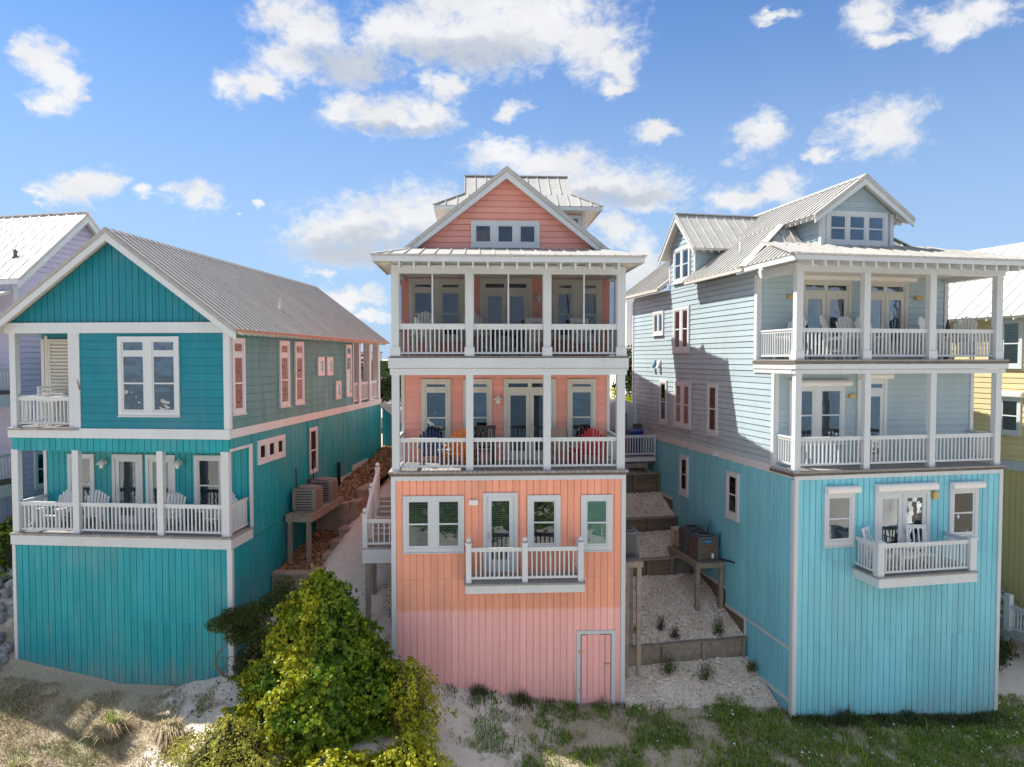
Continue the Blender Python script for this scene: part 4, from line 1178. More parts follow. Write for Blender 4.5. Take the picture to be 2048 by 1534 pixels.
# ================================================================== BLUE HOUSE
def blue_house():
    H = house('beach_house', 8.0, 20.0, -11.0, 'pale blue beach house with turquoise board base, corner porches and silver metal roof')
    W = 6.9; D = 12.8
    F = Fac('F', 0.0); L = Fac('L', 0.0)
    lo = core('wall', H, [(0.02, W, 0.02, D, -1.8, 6.56)], AQUA_LOW)
    for (za, zb_) in ((-1.6, 1.746), (1.7495, 4.198), (4.2015, 6.56)): vboards(Fac('F', .02), lo, .1, W - .08, za, zb_, .193, AQUA_LOW, groove=.02, t=.024)
    bt = lambda v: .22 if v < 2.6 else (1.72 if v < 3.9 else (2.30 if v < 5.8 else (3.45 if v < 8.3 else (4.48 if v < 9.9 else 5.2))))
    vboards(Fac('L', .02), lo, .1, D, 0, 6.60, .193, AQUA_LOW, bottom=bt, groove=.02, t=.024)
    trim(H, F, [(-.02, .11, -1.6, 6.56), (W - .1, W + .02, -1.6, 6.56), (-.02, W + .02, 6.561, 6.675)], name='corner_board')
    trim(H, L, [(-.045, .1, -1.6, 6.56)], name='corner_board', n=.03)
    for (a, b, z) in ((.1, 2.6, .16), (2.6, 3.9, 1.66), (3.9, 5.8, 2.24), (8.3, 9.9, 4.42)):
        box_obj('base_trim', L.B(a, b, -.01, .03, z - .05, z + .06), WHITE, H)
    box_obj('base_trim', L.B(.1, 2.6, .0, .03, 1.64, 1.72), WHITE, H); box_obj('base_trim', L.B(2.56, 2.64, .0, .032, .1, 1.70), WHITE, H)
    for (a, b, z0, z1) in ((2.66, 3.9, 0.2, 1.6), (3.9, 5.8, .6, 2.18), (5.8, 8.3, 1.5, 3.44), (8.3, 9.9, 2.6, 4.36)):
        box_obj('foundation_plank', L.B(a, b, -.02, .02, z0, z1), TIMBER_D, H)
    box_obj('belt_board', (-.035, 0.02, .0, D, 6.6, 6.84), WHITE, H)
    # lower openings with shutter housings
    window(H, Fac('F', .02), .94, 1.90, 4.62, 6.16, cw=.10, sash=.06, bw=.14); shutter_box(H, F, .95, 1.99, 6.16, 6.36)
    door(H, Fac('F', .02), 2.57, 4.40, 3.99, 6.16, leaves=2, cw=.11, stile=.13, handle=1); shutter_box(H, F, 2.57, 4.56, 6.16, 6.37)
    bulkhead(H, F, 4.55, 5.98, .16, .22, AMBER)
    window(H, Fac('F', .02), 5.08, 6.06, 4.62, 6.16, cw=.11, sash=.06, bw=.14); shutter_box(H, F, 5.08, 6.17, 6.16, 6.35)
    # balcony
    b0, b1, bv = 1.90, 5.05, -1.05
    box_obj('belt_board', (b0, b1, bv - .04, bv, 3.69, 3.94), WHITE, H); box_obj('belt_board', (b0, b0 + .04, bv, 0, 3.69, 3.94), WHITE, H); box_obj('belt_board', (b1 - .04, b1, bv, 0, 3.69, 3.94), WHITE, H)
    dk = core('deck', H, [(b0 + .04, b1 - .04, bv, 0, 3.7, 3.935)], DECK_DARK); deck_boards(dk, b0 - .03, b1 + .03, bv - .07, -.003, 3.941, 3.985, DECK, 'x')
    for c in (2.0, 4.96): post(H, (c - .1, c + .1, bv + .0, bv + .2, 3.985, 4.90), cap=True)
    railing(H, (2.1, bv + .1), (4.86, bv + .1), 4.05, 4.87, sp=.115)
    for c in (2.0, 4.96): railing(H, (c, bv + .2), (c, 0), 4.05, 4.87, sp=.13)
    # middle porch
    PV = 1.08; FB = Fac('F', PV)
    box_obj('deck_edge', (-.03, W + .03, -.06, .02, 6.676, 6.745), DECK_DARK, H); box_obj('deck_edge', (-.075, -.036, -.06, PV + .1, 6.66, 6.745), DECK_DARK, H)
    dk = core('deck', H, [(.02, W, .021, PV, 6.5, 6.745)], DECK_DARK); deck_boards(dk, -.1, W + .08, -.1, PV, 6.75, 6.80, DECK, 'x')
    PX = ((.0, .19), (2.21, 2.40), (4.39, 4.58), (6.64, 6.84))
    for (a, b) in PX: post(H, (a, b, 0, .18, 6.8, 9.57))
    for (a, b) in ((.19, 2.21), (2.40, 4.39), (4.58, 6.64)): railing(H, (a, .1), (b, .1), 6.94, 7.76, sp=.13)
    for x in (.1, W - .12): railing(H, (x, .22), (x, PV), 6.94, 7.76, sp=.12)
    wm = core('wall', H, [(0.02, W - .05, PV, D, 6.7, 9.86)], AQUA)
    lap(FB, wm, .12, W - .14, 6.8, 9.62, .185, AQUA)
    lap(L, wm, PV + .1, D - .1, 6.84, 9.82, .185, AQUA)
    trim(H, FB, [(.0, .12, 6.8, 9.6), (W - .16, W - .04, 6.8, 9.6)], WHITE, 'corner_board', n=.05)
    trim(H, L, [(PV - .04, PV + .11, 6.84, 9.58), (D - .1, D + .02, 6.84, 12.6)], WHITE, 'corner_board')
    window(H, FB, .46, 2.30, 7.42, 9.18, cols=2, cw=.11, mull=.24, gl=glass('reflective glass', .10, .06)); shutter_box(H, FB, .46, 2.46, 9.18, 9.36)  # pane reflects more than the plain window glass
    bulkhead(H, FB, 2.55, 8.87, .22, .12, AMBER)
    door(H, FB, 2.74, 3.75, 6.81, 9.38, leaves=1, tr=.22, cw=.1, stile=.12, gl=MATS['reflective glass'], handle=0); shutter_box(H, FB, 2.74, 3.88, 9.39, 9.58)
    box_obj('belt_board', (-.035, W + .035, -.025, .14, 9.57, 9.695), WHITE, H); box_obj('belt_board', (-.07, W + .07, -.085, .12, 9.705, 9.85), WHITE, H)
    box_obj('belt_board', (-.05, .1, .141, 2.2, 9.57, 9.70), WHITE, H); box_obj('belt_board', (-.07, .08, .121, 2.2, 9.701, 9.85), WHITE, H)
    box_obj('porch_ceiling', (.1, W, .141, 2.1, 9.64, 9.69), CREAM, H)
    # upper porch
    PU = 2.1; FU = Fac('F', PU)
    box_obj('deck_edge', (-.09, W + .09, -.095, .02, 9.852, 9.935), DECK_DARK, H); box_obj('deck_edge', (-.092, -.05, .02, PU + .1, 9.852, 9.935), DECK_DARK, H)
    dk = core('deck', H, [(.0, W, .021, PU, 9.8, 9.93)], DECK_DARK); deck_boards(dk, -.1, W + .08, -.1, PU, 9.937, 9.975, DECK, 'x')
    for (a, b) in ((.0, .2), (2.14, 2.34), (4.31, 4.52), (6.60, 6.81)): post(H, (a, b, 0, .19, 9.975, 12.46), plinth=.26)
    for (a, b) in ((.2, 2.14), (2.34, 4.31), (4.52, 6.60)): railing(H, (a, .12), (b, .12), 10.06, 10.87, sp=.12)
    for x in (.1, W - .16): railing(H, (x, .24), (x, PU), 10.06, 10.87, sp=.12)
    wu = core('wall', H, [(.02, W - .1, PU, D, 9.8, 12.75)], AQUA)
    lap(FU, wu, .12, W - .2, 9.98, 12.75, .185, AQUA)
    lap(L, wu, PU + .1, D - .1, 9.82, 12.75, .185, AQUA)
    trim(H, FU, [(.0, .12, 9.98, 12.6), (W - .24, W - .1, 9.98, 12.6)], WHITE, 'corner_board', n=.05); trim(H, L, [(PU - .05, PU + .11, 9.86, 12.6)], WHITE, 'corner_board')
    for (a, b) in ((1.45, 3.22), (3.62, 5.28)):
        door(H, FU, a, b, 9.985, 12.47, leaves=2, tr=.26, cw=.11, stile=.13, mat=CREAM, gl=GLASS_S, handle=1); shutter_box(H, FU, a, b + .22, 12.47, 12.66)
    bulkhead(H, FU, 1.12, 11.93, .28, .12, AMBER); bulkhead(H, FU, 5.68, 11.96, .28, .12, AMBER)
    box_obj('beam', (-.03, W - .02, -.0, .24, 12.46, 12.70), WHITE, H); box_obj('beam', (-.03, .2, .241, PU, 12.46, 12.70), WHITE, H); box_obj('beam', (W - .3, W - .02, .241, PU, 12.46, 12.70), WHITE, H)
    box_obj('frieze_board', (.0, W - .04, .06, .12, 12.701, 13.0), WHITE, H); box_obj('frieze_board', (.02, .08, .121, PU, 12.701, 13.0), WHITE, H)
    box_obj('porch_ceiling', (.2, W - .3, .241, PU, 12.6, 12.66), CREAM, H)
    # side windows
    window(H, L, 6.84, 8.28, 10.25, 12.0, cols=2, cw=.13, mull=.2, gl=GLASS_S, bw=.16); window(H, L, 9.26, 10.34, 10.98, 11.97, cols=2, style='fixed', cw=.12, mull=.12, back=BLINDM, gl=GLASS_S)
    window(H, L, 8.87, 9.62, 7.36, 9.13, cw=.12, gl=GLASS_S); window(H, L, 6.68, 8.15, 7.36, 9.12, cols=2, cw=.13, mull=.22, gl=GLASS_S); window(H, L, 4.55, 5.31, 7.34, 9.15, cw=.12, gl=GLASS_S)
    window(H, Fac('L', .0), 6.86, 7.59, 4.78, 6.3, cw=.12, gl=GLASS_S, bw=.18); window(H, Fac('L', .0), 3.06, 3.84, 4.7, 6.25, cw=.12, gl=GLASS_S, bw=.18)
    for v in (10.18, 9.63):
        MB().prism([(-.02, v - .1, 9.66), (-.2, v - .1, 9.6), (-.05, v - .1, 9.95), (-.02, v - .1, 9.95)], (0, .2, 0)).build('vent_hood', SHED if v > 10 else WHITE, H)
    MB().prism([(-.03, 4.5, 6.66), (-.18, 4.5, 6.64), (-.03, 4.5, 6.82)], (0, .22, 0)).build('vent_hood', WHITE, H)
    MB().lathe([(.05, 0), (.05, .18), (.07, .2), (.07, .24)], (-.16, 4.9, 4.1), 10).build('hose_bib', SHED, H, True)
    for v_ in (4.3, 5.2):
        MB().tube([(-.2, v_, 3.45), (-.08, v_ - .05, 3.5), (-.05, v_ - .05, 4.05)], .018, 6).build('coolant_pipe', ACBLACK, H)
    MB().tube([(-.2, 3.95, 3.22), (-.1, 3.7, 3.24), (.0, 3.3, 3.25)], .03, 6).build('drain_hose', ACBLACK, H)
    # skirt roof over the porch
    ze = 12.83; k = .264; ev = -.7; e0, e1 = -.5, W + .45
    zt = ze + k * (PU - ev)
    fr = [(e0, ev, ze), (e1, ev, ze), (W - .3, 1.6, ze + k * 2.3), (.25, 1.6, ze + k * 2.3)]
    fr2 = [(.25, 1.6, ze + k * 2.3), (W - .3, 1.6, ze + k * 2.3), (W - .3, 2.35, ze + k * 3.05), (.25, 2.35, ze + k * 3.05)]
    le = [(-.62, 1.98, 12.68), (-.62, -.6, 12.68), (.25, 1.6, ze + k * 2.3), (.25, 1.98, ze + k * 2.3)]
    le = [(-.55, 1.98, ze - .03), (e0, ev, ze), (.25, 1.6, ze + k * 2.3), (.25, 1.98, ze + k * 2.3 + .02)]
    ri = [(e1, ev, ze), (e1 + .05, 1.98, ze - .03), (W - .3, 1.98, ze + k * 2.3 + .02), (W - .3, 1.6, ze + k * 2.3)]
    sk = slab('porch_roof', H, fr, .07, CREAM)
    for pl in (fr2, le, ri): slab('roof_deck', sk, pl, .06, CREAM)
    roof_plane(sk, fr, .40, ROOF); roof_plane(sk, fr2, .40, ROOF); roof_plane(sk, le, .24, ROOF); roof_plane(sk, ri, .24, ROOF)
    for (p, q) in (((e0, ev, ze), (.25, 1.6, ze + k * 2.3)), ((e1, ev, ze), (W - .3, 1.6, ze + k * 2.3))):
        MB().beam(Vector(p) + Vector((0, 0, .035)), Vector(q) + Vector((0, 0, .035)), .26, .04).build('hip_cap', ROOF, sk)
    box_obj('fascia', (e0, e1, ev - .03, ev, ze - .15, ze - .03), WHITE, sk); box_obj('drip_edge', (e0 - .02, e1 + .02, ev - .05, ev, ze - .028, ze + .03), ROOF, sk)
    for x in (e0 - .03, e1): box_obj('fascia', (x, x + .03, ev, 1.98, ze - .17, ze - .04), WHITE, sk)
    rafter_tails(sk, [(.02 + i * .39, ev + .02, ze - .07) for i in range(18)], (0, 1, .264), drop=.25, ln=.65, w=.055, mat=WHITE, blunt=True)
    rafter_tails(sk, [(e0 + .0, .2 + i * .36, ze - .08) for i in range(5)], (1, 0, .7), drop=.15, ln=.35); rafter_tails(sk, [(e1 - .0, .2 + i * .36, ze - .08) for i in range(5)], (-1, 0, .7), drop=.15, ln=.35)
    # main roof with hipped front and gablet
    AP = 3.44; ZR = 15.72; sl = .741; zu = ZR - sl * 1.72; e = -.5; zeave = ZR - sl * (AP - e)
    hv0, hv1, y1 = 2.15, 3.62, D + .45; gf = 1.72
    A = [(1.72, y1, zu), (1.72, gf, zu), (AP, gf, ZR), (AP, y1, ZR)]
    A2 = [(5.16, gf, zu), (5.16, y1, zu), (AP, y1, ZR), (AP, gf, ZR)]
    zq = ZR - sl * (AP - 1.15)
    Bq = [(e, 6.40, zeave), (e, hv0, zeave), (1.72, hv1, zu), (1.72, 6.40, zu)]
    Bm = [(1.15, 8.74, zq), (1.15, 6.402, zq), (1.72, 6.402, zu), (1.72, 8.74, zu)]
    Bb = [(e, y1, zeave), (e, 8.742, zeave), (1.72, 8.742, zu), (1.72, y1, zu)]
    B2 = [(2 * AP - e, hv0, zeave), (2 * AP - e, y1, zeave), (5.16, y1, zu), (5.16, hv1, zu)]
    Cq = [(e, hv0, zeave), (2 * AP - e, hv0, zeave), (5.16, hv1, zu), (1.72, hv1, zu)]
    rf = slab('roof', H, A, .08, CREAM)
    for pl in (A2, Bq, Bm, Bb, B2, Cq): slab('roof_deck', rf, pl, .08, CREAM)
    for pl in (A, A2, Bq, Bm, Bb, B2): roof_plane(rf, pl, .30, ROOF)
    roof_plane(rf, Cq, .40, ROOF)
    MB().beam((e, hv0, zeave + .04), (1.72, hv1, zu + .04), .26, .04).build('hip_cap', ROOF, rf); MB().beam((2 * AP - e, hv0, zeave + .04), (5.16, hv1, zu + .04), .26, .04).build('hip_cap', ROOF, rf)
    MB().prism([(AP - .17, gf - .03, ZR - .075), (AP, gf - .03, ZR + .06), (AP + .17, gf - .03, ZR - .075), (AP, gf - .03, ZR + .02)], (0, y1 - gf, 0)).build('ridge_cap', ROOF, rf)
    for s in (-1, 1):
        MB().prism([(AP, gf, ZR - .1), (AP + s * 1.74, gf, zu - .1), (AP + s * 1.74, gf, zu - .26), (AP, gf, ZR - .28)], (0, .05, 0)).build('barge_board', WHITE, rf)
        MB().prism([(AP, gf - .02, ZR + .04), (AP + s * 1.76, gf - .02, zu + .02), (AP + s * 1.76, gf - .02, zu - .1), (AP, gf - .02, ZR - .1)], (0, .07, 0)).build('edge_flashing', ROOF, rf)
    rafter_tails(rf, [(1.74, 1.95 + i * .3, zu - .08) for i in range(6)], (1, 0, sl), ln=.42); rafter_tails(rf, [(5.14, 1.95 + i * .3, zu - .08) for i in range(6)], (-1, 0, sl), ln=.42)
    rafter_tails(rf, [(e + .01, 2.4 + i * .4, zeave - .08) for i in range(10)] + [(e + .01, 9.0 + i * .4, zeave - .08) for i in range(11)], (1, 0, sl), ln=.45)
    box_obj('fascia', (e - .02, e + .015, hv0, 6.3, zeave - .1, zeave - .01), CREAM, rf); box_obj('fascia', (e - .02, e + .015, 8.8, y1, zeave - .1, zeave - .01), CREAM, rf)
    # gablet face and sides
    line = lambda u: ZR - .16 - sl * abs(u - AP)
    g0, g1 = 2.18, 4.70
    gb = MB().prism([(g0, PU, 13.2), (g1, PU, 13.2), (g1, PU, line(g1)), (AP, PU, line(AP)), (g0, PU, line(g0))], (0, 1.6, 0)).build('gable', AQUA, H)
    sp = lambda z: (max(g0 + .1, AP - (ZR - .16 - z) / sl), min(g1 - .1, AP + (ZR - .16 - z) / sl))
    lap(FU, gb, 0, 0, 13.5, ZR - .18, .185, AQUA, span=sp)
    lap(Fac('L', g0), gb, PU + .1, 3.6, 13.4, 14.7, .185, AQUA)
    trim(H, FU, [(g0 - .02, g0 + .11, 13.5, 14.62), (g1 - .11, g1 + .02, 13.5, 14.62), (g0 - .02, g1 + .02, 13.45, 13.56)], WHITE, 'corner_board'); trim(H, Fac('L', g0), [(PU - .04, PU + .1, 13.5, 14.7)], WHITE, 'corner_board')
    window(H, FU, 2.30, 4.48, 13.58, 14.66, cols=3, cw=.13, mull=.10, sash=.045, blind=BLINDM)
    # wall dormer on the side
    dc = 7.56; hw = 1.62; zr = 15.50; ds = .93; d0, d1 = 6.42, 8.72; zd = zr - ds * hw
    dl = lambda v: zr - .16 - ds * abs(v - dc)
    db = MB().prism([(.02, d0, 12.5), (.02, d1, 12.5), (.02, d1, dl(d1)), (.02, dc, dl(dc)), (.02, d0, dl(d0))], (1.6, 0, 0)).build('dormer', AQUA, H)
    lap(L, db, 0, 0, 12.7, zr - .18, .185, AQUA, span=lambda z: (max(d0 + .02, dc - (zr - .16 - z) / ds), min(d1 - .02, dc + (zr - .16 - z) / ds)))
    lap(Fac('F', d0), db, .1, 1.6, 12.8, 14.2, .185, AQUA)
    trim(H, L, [(d0 - .02, d0 + .1, 12.8, 14.2), (d1 - .1, d1 + .02, 12.8, 14.2)], WHITE, 'corner_board')
    window(H, L, 6.82, 8.28, 12.93, 14.28, cols=2, cw=.13, mull=.16, gl=GLASS_S)
    xo = -.32
    xm = lambda z: AP - (ZR - z) / sl
    P1 = [(xo, dc - hw, zd), (xm(zd), dc - hw, zd), (AP - .3, dc, zr), (xo, dc, zr)]
    P2 = [(xm(zd), dc + hw, zd), (xo, dc + hw, zd), (xo, dc, zr), (AP - .3, dc, zr)]
    dr = slab('dormer_roof', H, P1, .07, CREAM); slab('roof_deck', dr, P2, .07, CREAM)
    roof_plane(dr, P1, .40, ROOF); roof_plane(dr, P2, .40, ROOF)
    box_obj('ridge_cap', (xo - .02, AP - .3, dc - .1, dc + .1, zr + .02, zr + .06), ROOF, dr)
    for s in (-1, 1):
        MB().prism([(xo, dc, zr - .08), (xo, dc + s * hw, zd - .08), (xo, dc + s * hw, zd - .24), (xo, dc, zr - .26)], (.05, 0, 0)).build('barge_board', WHITE, dr)
        MB().prism([(xo - .02, dc, zr + .04), (xo - .02, dc + s * (hw + .02), zd + .02), (xo - .02, dc + s * (hw + .02), zd - .08), (xo - .02, dc, zr - .08)], (.07, 0, 0)).build('edge_flashing', ROOF, dr)
    rafter_tails(dr, [(.1 + i * .3, dc - hw + .02, zd - .07) for i in range(4)], (0, 1, ds), ln=.3)
    MB().lathe([(.07, 0), (.035, .05), (.035, .38)], (.55, 4.2, ZR - sl * (AP - .55)), 8).build('vent_pipe', WHITE, rf, True)
    # back landing over the terraces
    c0, c1 = 10.0, 11.9
    ld = core('deck', H, [(-2.6, -.05, c0, c1, 5.62, 5.86)], DECK_DARK); deck_boards(ld, -2.62, -.04, c0 - .04, c1, 5.87, 5.91, DECK, 'x')
    box_obj('belt_board', (-2.62, -.045, c0 - .06, c0 - .005, 5.70, 5.865), WHITE, H)
    railing(H, (-2.6, c0 + .02), (-.1, c0 + .02), 5.98, 6.80, sp=.12); post(H, (-.13, -.045, c0 - .03, c0 + .06, 5.92, 6.84))
    post(H, (-.5, -.36, c0 + .05, c0 + .19, 4.6, 5.62), mat=TIMBER); box_obj('joist', (-2.6, -.4, c0 + .02, c0 + .06, 5.42, 5.6), TIMBER, H)
    return H
blue_house()

# ================================================================== NEIGHBOURS
def lavender_house():
    H = house('beach_house', -19.0, 18.2, 13.0, 'lavender beach house with bright white metal roof behind the teal house')
    RS = Fac('R', 0.0); D = 15.0; v0 = 6.95
    wl = core('wall', H, [(-7, 0, v0, D, 1.0, 13.0)], LAV)
    lap(RS, wl, v0 + .12, D, 3.5, 13.0, .20, LAV)
    FB = Fac('F', v0); lap(FB, wl, -3.0, -.1, 5.2, 13.0, .20, LAV)
    trim(H, RS, [(v0 - .04, v0 + .12, 3.5, 12.9)], WHITE, 'corner_board')
    # gable over the side wall, ridge along the shore
    c = 9.8; zr = 15.62; sl = .93; hw = 3.05; ze = zr - sl * hw
    gl = lambda v: zr - .16 - sl * abs(v - c)
    gb = MB().prism([(-.02, v0, 12.9), (-.02, 12.65, 12.9), (-.02, 12.65, gl(12.65)), (-.02, c, gl(c)), (-.02, v0, gl(v0))], (-.2, 0, 0)).build('gable', LAV, H)
    lap(RS, gb, 0, 0, 12.95, zr - .2, .2, LAV, span=lambda z: (c - (zr - .16 - z) / sl, c + (zr - .16 - z) / sl))
    P1 = [(-9, c - hw, ze), (.42, c - hw, ze), (.42, c, zr), (-9, c, zr)]
    P2 = [(.42, c + hw, ze), (-9, c + hw, ze), (-9, c, zr), (.42, c, zr)]
    rf = slab('roof', H, P1, .08, CREAM); slab('roof_deck', H, P2, .08, CREAM)
    roof_plane(rf, P1, .42, ROOF_L); roof_plane(rf, P2, .42, ROOF_L)
    box_obj('ridge_cap', (-9, .44, c - .12, c + .12, zr + .02, zr + .06), ROOF_L, rf)
    for s in (-1, 1):
        MB().prism([(.42, c, zr - .08), (.42, c + s * hw, ze - .08), (.42, c + s * hw, ze - .34), (.42, c, zr - .36)], (-.05, 0, 0)).build('barge_board', WHITE, rf)
    box_obj('fascia', (-9, .42, c - hw - .03, c - hw, ze - .2, ze - .02), WHITE, rf)
    MB().lathe([(.12, 0), (.07, .06), (.07, .2), (.1, .22), (.02, .32)], (-.75, c - 2.1, zr - sl * 2.1), 8).build('vent_pipe', ACD, rf, True)
    # side porches in front of the wall
    P3 = [(-4, 4.6, 11.6), (-.05, 4.6, 11.6), (-.05, v0, 12.4), (-4, v0, 12.4)]
    pr = slab('porch_roof', H, P3, .08, CREAM); roof_plane(pr, P3, .42, ROOF_L)
    box_obj('fascia', (-.05, -.02, 4.6, v0, 11.4, 11.62), WHITE, pr)
    for (z, b) in ((8.88, 9.68), (5.75, 6.68)):
        dk = core('deck', H, [(-5, -.02, 2.5, v0, z - .12, z)], DECK_DARK); box_obj('belt_board', (-.03, .03, 2.5, v0, z - .55, z - .125), WHITE, H)
        railing(H, (-.1, 2.6), (-.1, v0), z + .08, b, sp=.12)
        for v in (2.6, 4.7): post(H, (-.25, -.02, v, v + .22, z, z + 2.6))
    lw = core('wall', H, [(-5, -.1, 2.7, v0, 1.0, 5.2)], LAV); vboards(Fac('R', -.1), lw, 2.8, v0, 1.5, 5.2, .2, LAV)
    window(H, RS, 7.55, 8.5, 5.3, 6.65, cw=.1, gl=GLASS_S)
lavender_house()

def yellow_house():
    H = house('beach_house', 19.0, 22.5, -19.0, 'yellow beach house with silver seamed roof at the right edge')
    L = Fac('L', 0.0); D = 13.0
    wl = core('wall', H, [(0, 7, 0, D, 6.2, 11.75)], YEL); lo = core('wall', H, [(.02, 7, 0, D, -.5, 6.0)], YEL_LOW)
    lap(L, wl, 0, D, 6.35, 11.7, .2, YEL); vboards(Fac('L', .02), lo, 0, D, -.5, 6.0, .21, YEL_LOW, groove=.02)
    box_obj('belt_board', (-.04, .02, 0, D, 6.0, 6.34), paint('pale grey trim', (.50, .54, .58)), H)
    ze = 11.85; sl = .70; zr = ze + sl * 4
    P = [(-.55, D + .5, ze - .35), (-.55, -.5, ze - .35), (3.5, -.5, zr), (3.5, D + .5, zr)]
    P2 = [(7.5, -.5, ze - .35), (7.5, D + .5, ze - .35), (3.5, D + .5, zr), (3.5, -.5, zr)]
    rf = slab('roof', H, P, .09, CREAM); slab('roof_deck', H, P2, .09, CREAM); roof_plane(rf, P, .42, ROOF_L); roof_plane(rf, P2, .42, ROOF_L)
    rafter_tails(rf, [(-.53, -.2 + i * .5, ze - .43) for i in range(26)], (1, 0, sl), ln=.45)
    window(H, L, 2.80, 3.62, 9.67, 11.42, cw=.11, blind=BLIND_G, gl=GLASS_S, back=BLINDM); window(H, L, 2.80, 3.60, 7.28, 8.62, cw=.1, blind=BLINDM, gl=GLASS_S)
    shutter_box(H, L, 2.72, 3.66, 8.62, 8.82)
    window(H, L, 6.2, 7.0, 9.67, 11.42, cw=.11, gl=GLASS_S)
    # grey outside stair along the wall
    g = paint('grey stair paint', (.36, .39, .42)); gw = paint('pale stair paint', (.58, .62, .66))
    st = MB().beam((-1.35, 5.6, 3.2), (-1.35, 2.2, .75), .05, .3).beam((-.2, 5.6, 3.2), (-.2, 2.2, .75), .05, .3).build('outside_stair', g, H)
    for i in range(13):
        v = 5.5 - i * .265; z = 3.16 - i * .19
        box_obj('tread', (-1.33, -.2, v - .28, v, z - .04, z), g, st); box_obj('riser', (-1.33, -.2, v - .015, v + .01, z - .19, z - .041), gw, st)
    MB().beam((-1.38, 5.6, 4.15), (-1.38, 2.3, 1.75), .09, .06).beam((-1.38, 5.6, 3.45), (-1.38, 2.3, 1.05), .05, .05).build('handrail', gw, st)
    for i in range(1, 18):
        t = i / 18; v = 5.6 - 3.3 * t; z = 3.45 - 2.4 * t
        box_obj('baluster', (-1.395, -1.365, v - .015, v + .015, z, z + .7), gw, st)
    post(H, (-1.48, -1.28, 2.0, 2.2, .3, 1.95), mat=gw, name='newel_post')
    core('deck', H, [(-1.5, 0, .4, 2.2, .5, .72)], g)
    railing(H, (-1.4, .4), (-1.4, 2.0), .8, 1.6, mat=gw); post(H, (-1.45, -1.3, .5, .65, -1.5, .5), mat=TIMBER); post(H, (-1.45, -1.3, 1.9, 2.05, -1.5, .5), mat=TIMBER)
yellow_house()

# ------------------------------------------------------------------ far buildings behind the houses
def far_building(name, x, y, w, d, z0, z1, rz, wall, roofm, label, floors=4, cols=4, hip=2.2, cat='building'):
    H = tag(empty(name, (x, y, 0), R(rz)), label, cat)
    core('wall', H, [(-w / 2, w / 2, 0, d, z0, z1)], wall)
    F = Fac('F', 0.0); fh = (z1 - max(z0, 5)) / floors; cw = w / cols
    for i in range(floors):
        for j in range(cols):
            a = -w / 2 + (j + .5) * cw; zb = max(z0, 5) + i * fh
            wn = box_obj('window', F.B(a - cw * .28, a + cw * .28, .0, .05, zb + fh * .3, zb + fh * .8), WHITE, H)
            p = MB().box(F.B(a - cw * .23, a + cw * .23, .05, .07, zb + fh * .34, zb + fh * .76)).build('window_pane', DARK, H)
    o = .6
    if hip > 0:
        r = MB(); q = min(w, d) / 2
        vs = [(-w / 2 - o, -o, z1), (w / 2 + o, -o, z1), (w / 2 + o, d + o, z1), (-w / 2 - o, d + o, z1), (-w / 2 + q, d / 2, z1 + hip), (w / 2 - q, d / 2, z1 + hip)]
        r.add(vs, [(0, 1, 5, 4), (1, 2, 5), (2, 3, 4, 5), (3, 0, 4), (3, 2, 1, 0)]).build('roof', roofm, H)
    else:
        MB().box((-w / 2 - .3, w / 2 + .3, -.3, d + .3, z1, z1 + .5)).build('roof', roofm, H)
    return H
GREYW = plain('grey render', (.42, .44, .46), .8); TANW = plain('tan render', (.46, .36, .27), .8); AQW = plain('aqua render', (.28, .42, .42), .8)
TERRA = plain('terracotta roof', (.52, .20, .14), .8); SHING = plain('slate shingles', (.17, .19, .22), .8)
far_building('apartment_block', -56.5, 250, 20, 12, 4, 12.0, 8, GREYW, SHING, 'far grey apartment block with balconies seen through the teal rear porch', 4, 8, 0)
far_building('far_house', -31.2, 152, 7, 9, 5, 8.1, 4, TANW, ROOF_L, 'far tan house with pale roof between the rear porch posts', 1, 3, 1.3, 'house')
far_building('far_house', -25.2, 135, 6.5, 8, 5, 8.2, 0, AQW, SHING, 'far aqua house with slate roof left of the coral house', 1, 3, 1.2, 'house')
far_building('far_house', -11.2, 66, 6.0, 6, 5, 7.2, 3, TANW, TERRA, 'low house with salmon tiled roof behind the coral porch', 1, 3, 1.5, 'house')
far_building('far_house', 13.0, 62, 6, 8, 5, 15.4, -8, plain('white render', (.7, .7, .7), .7), ROOF_L, 'tall white house glimpsed between coral and blue houses', 3, 3, 0, 'house')

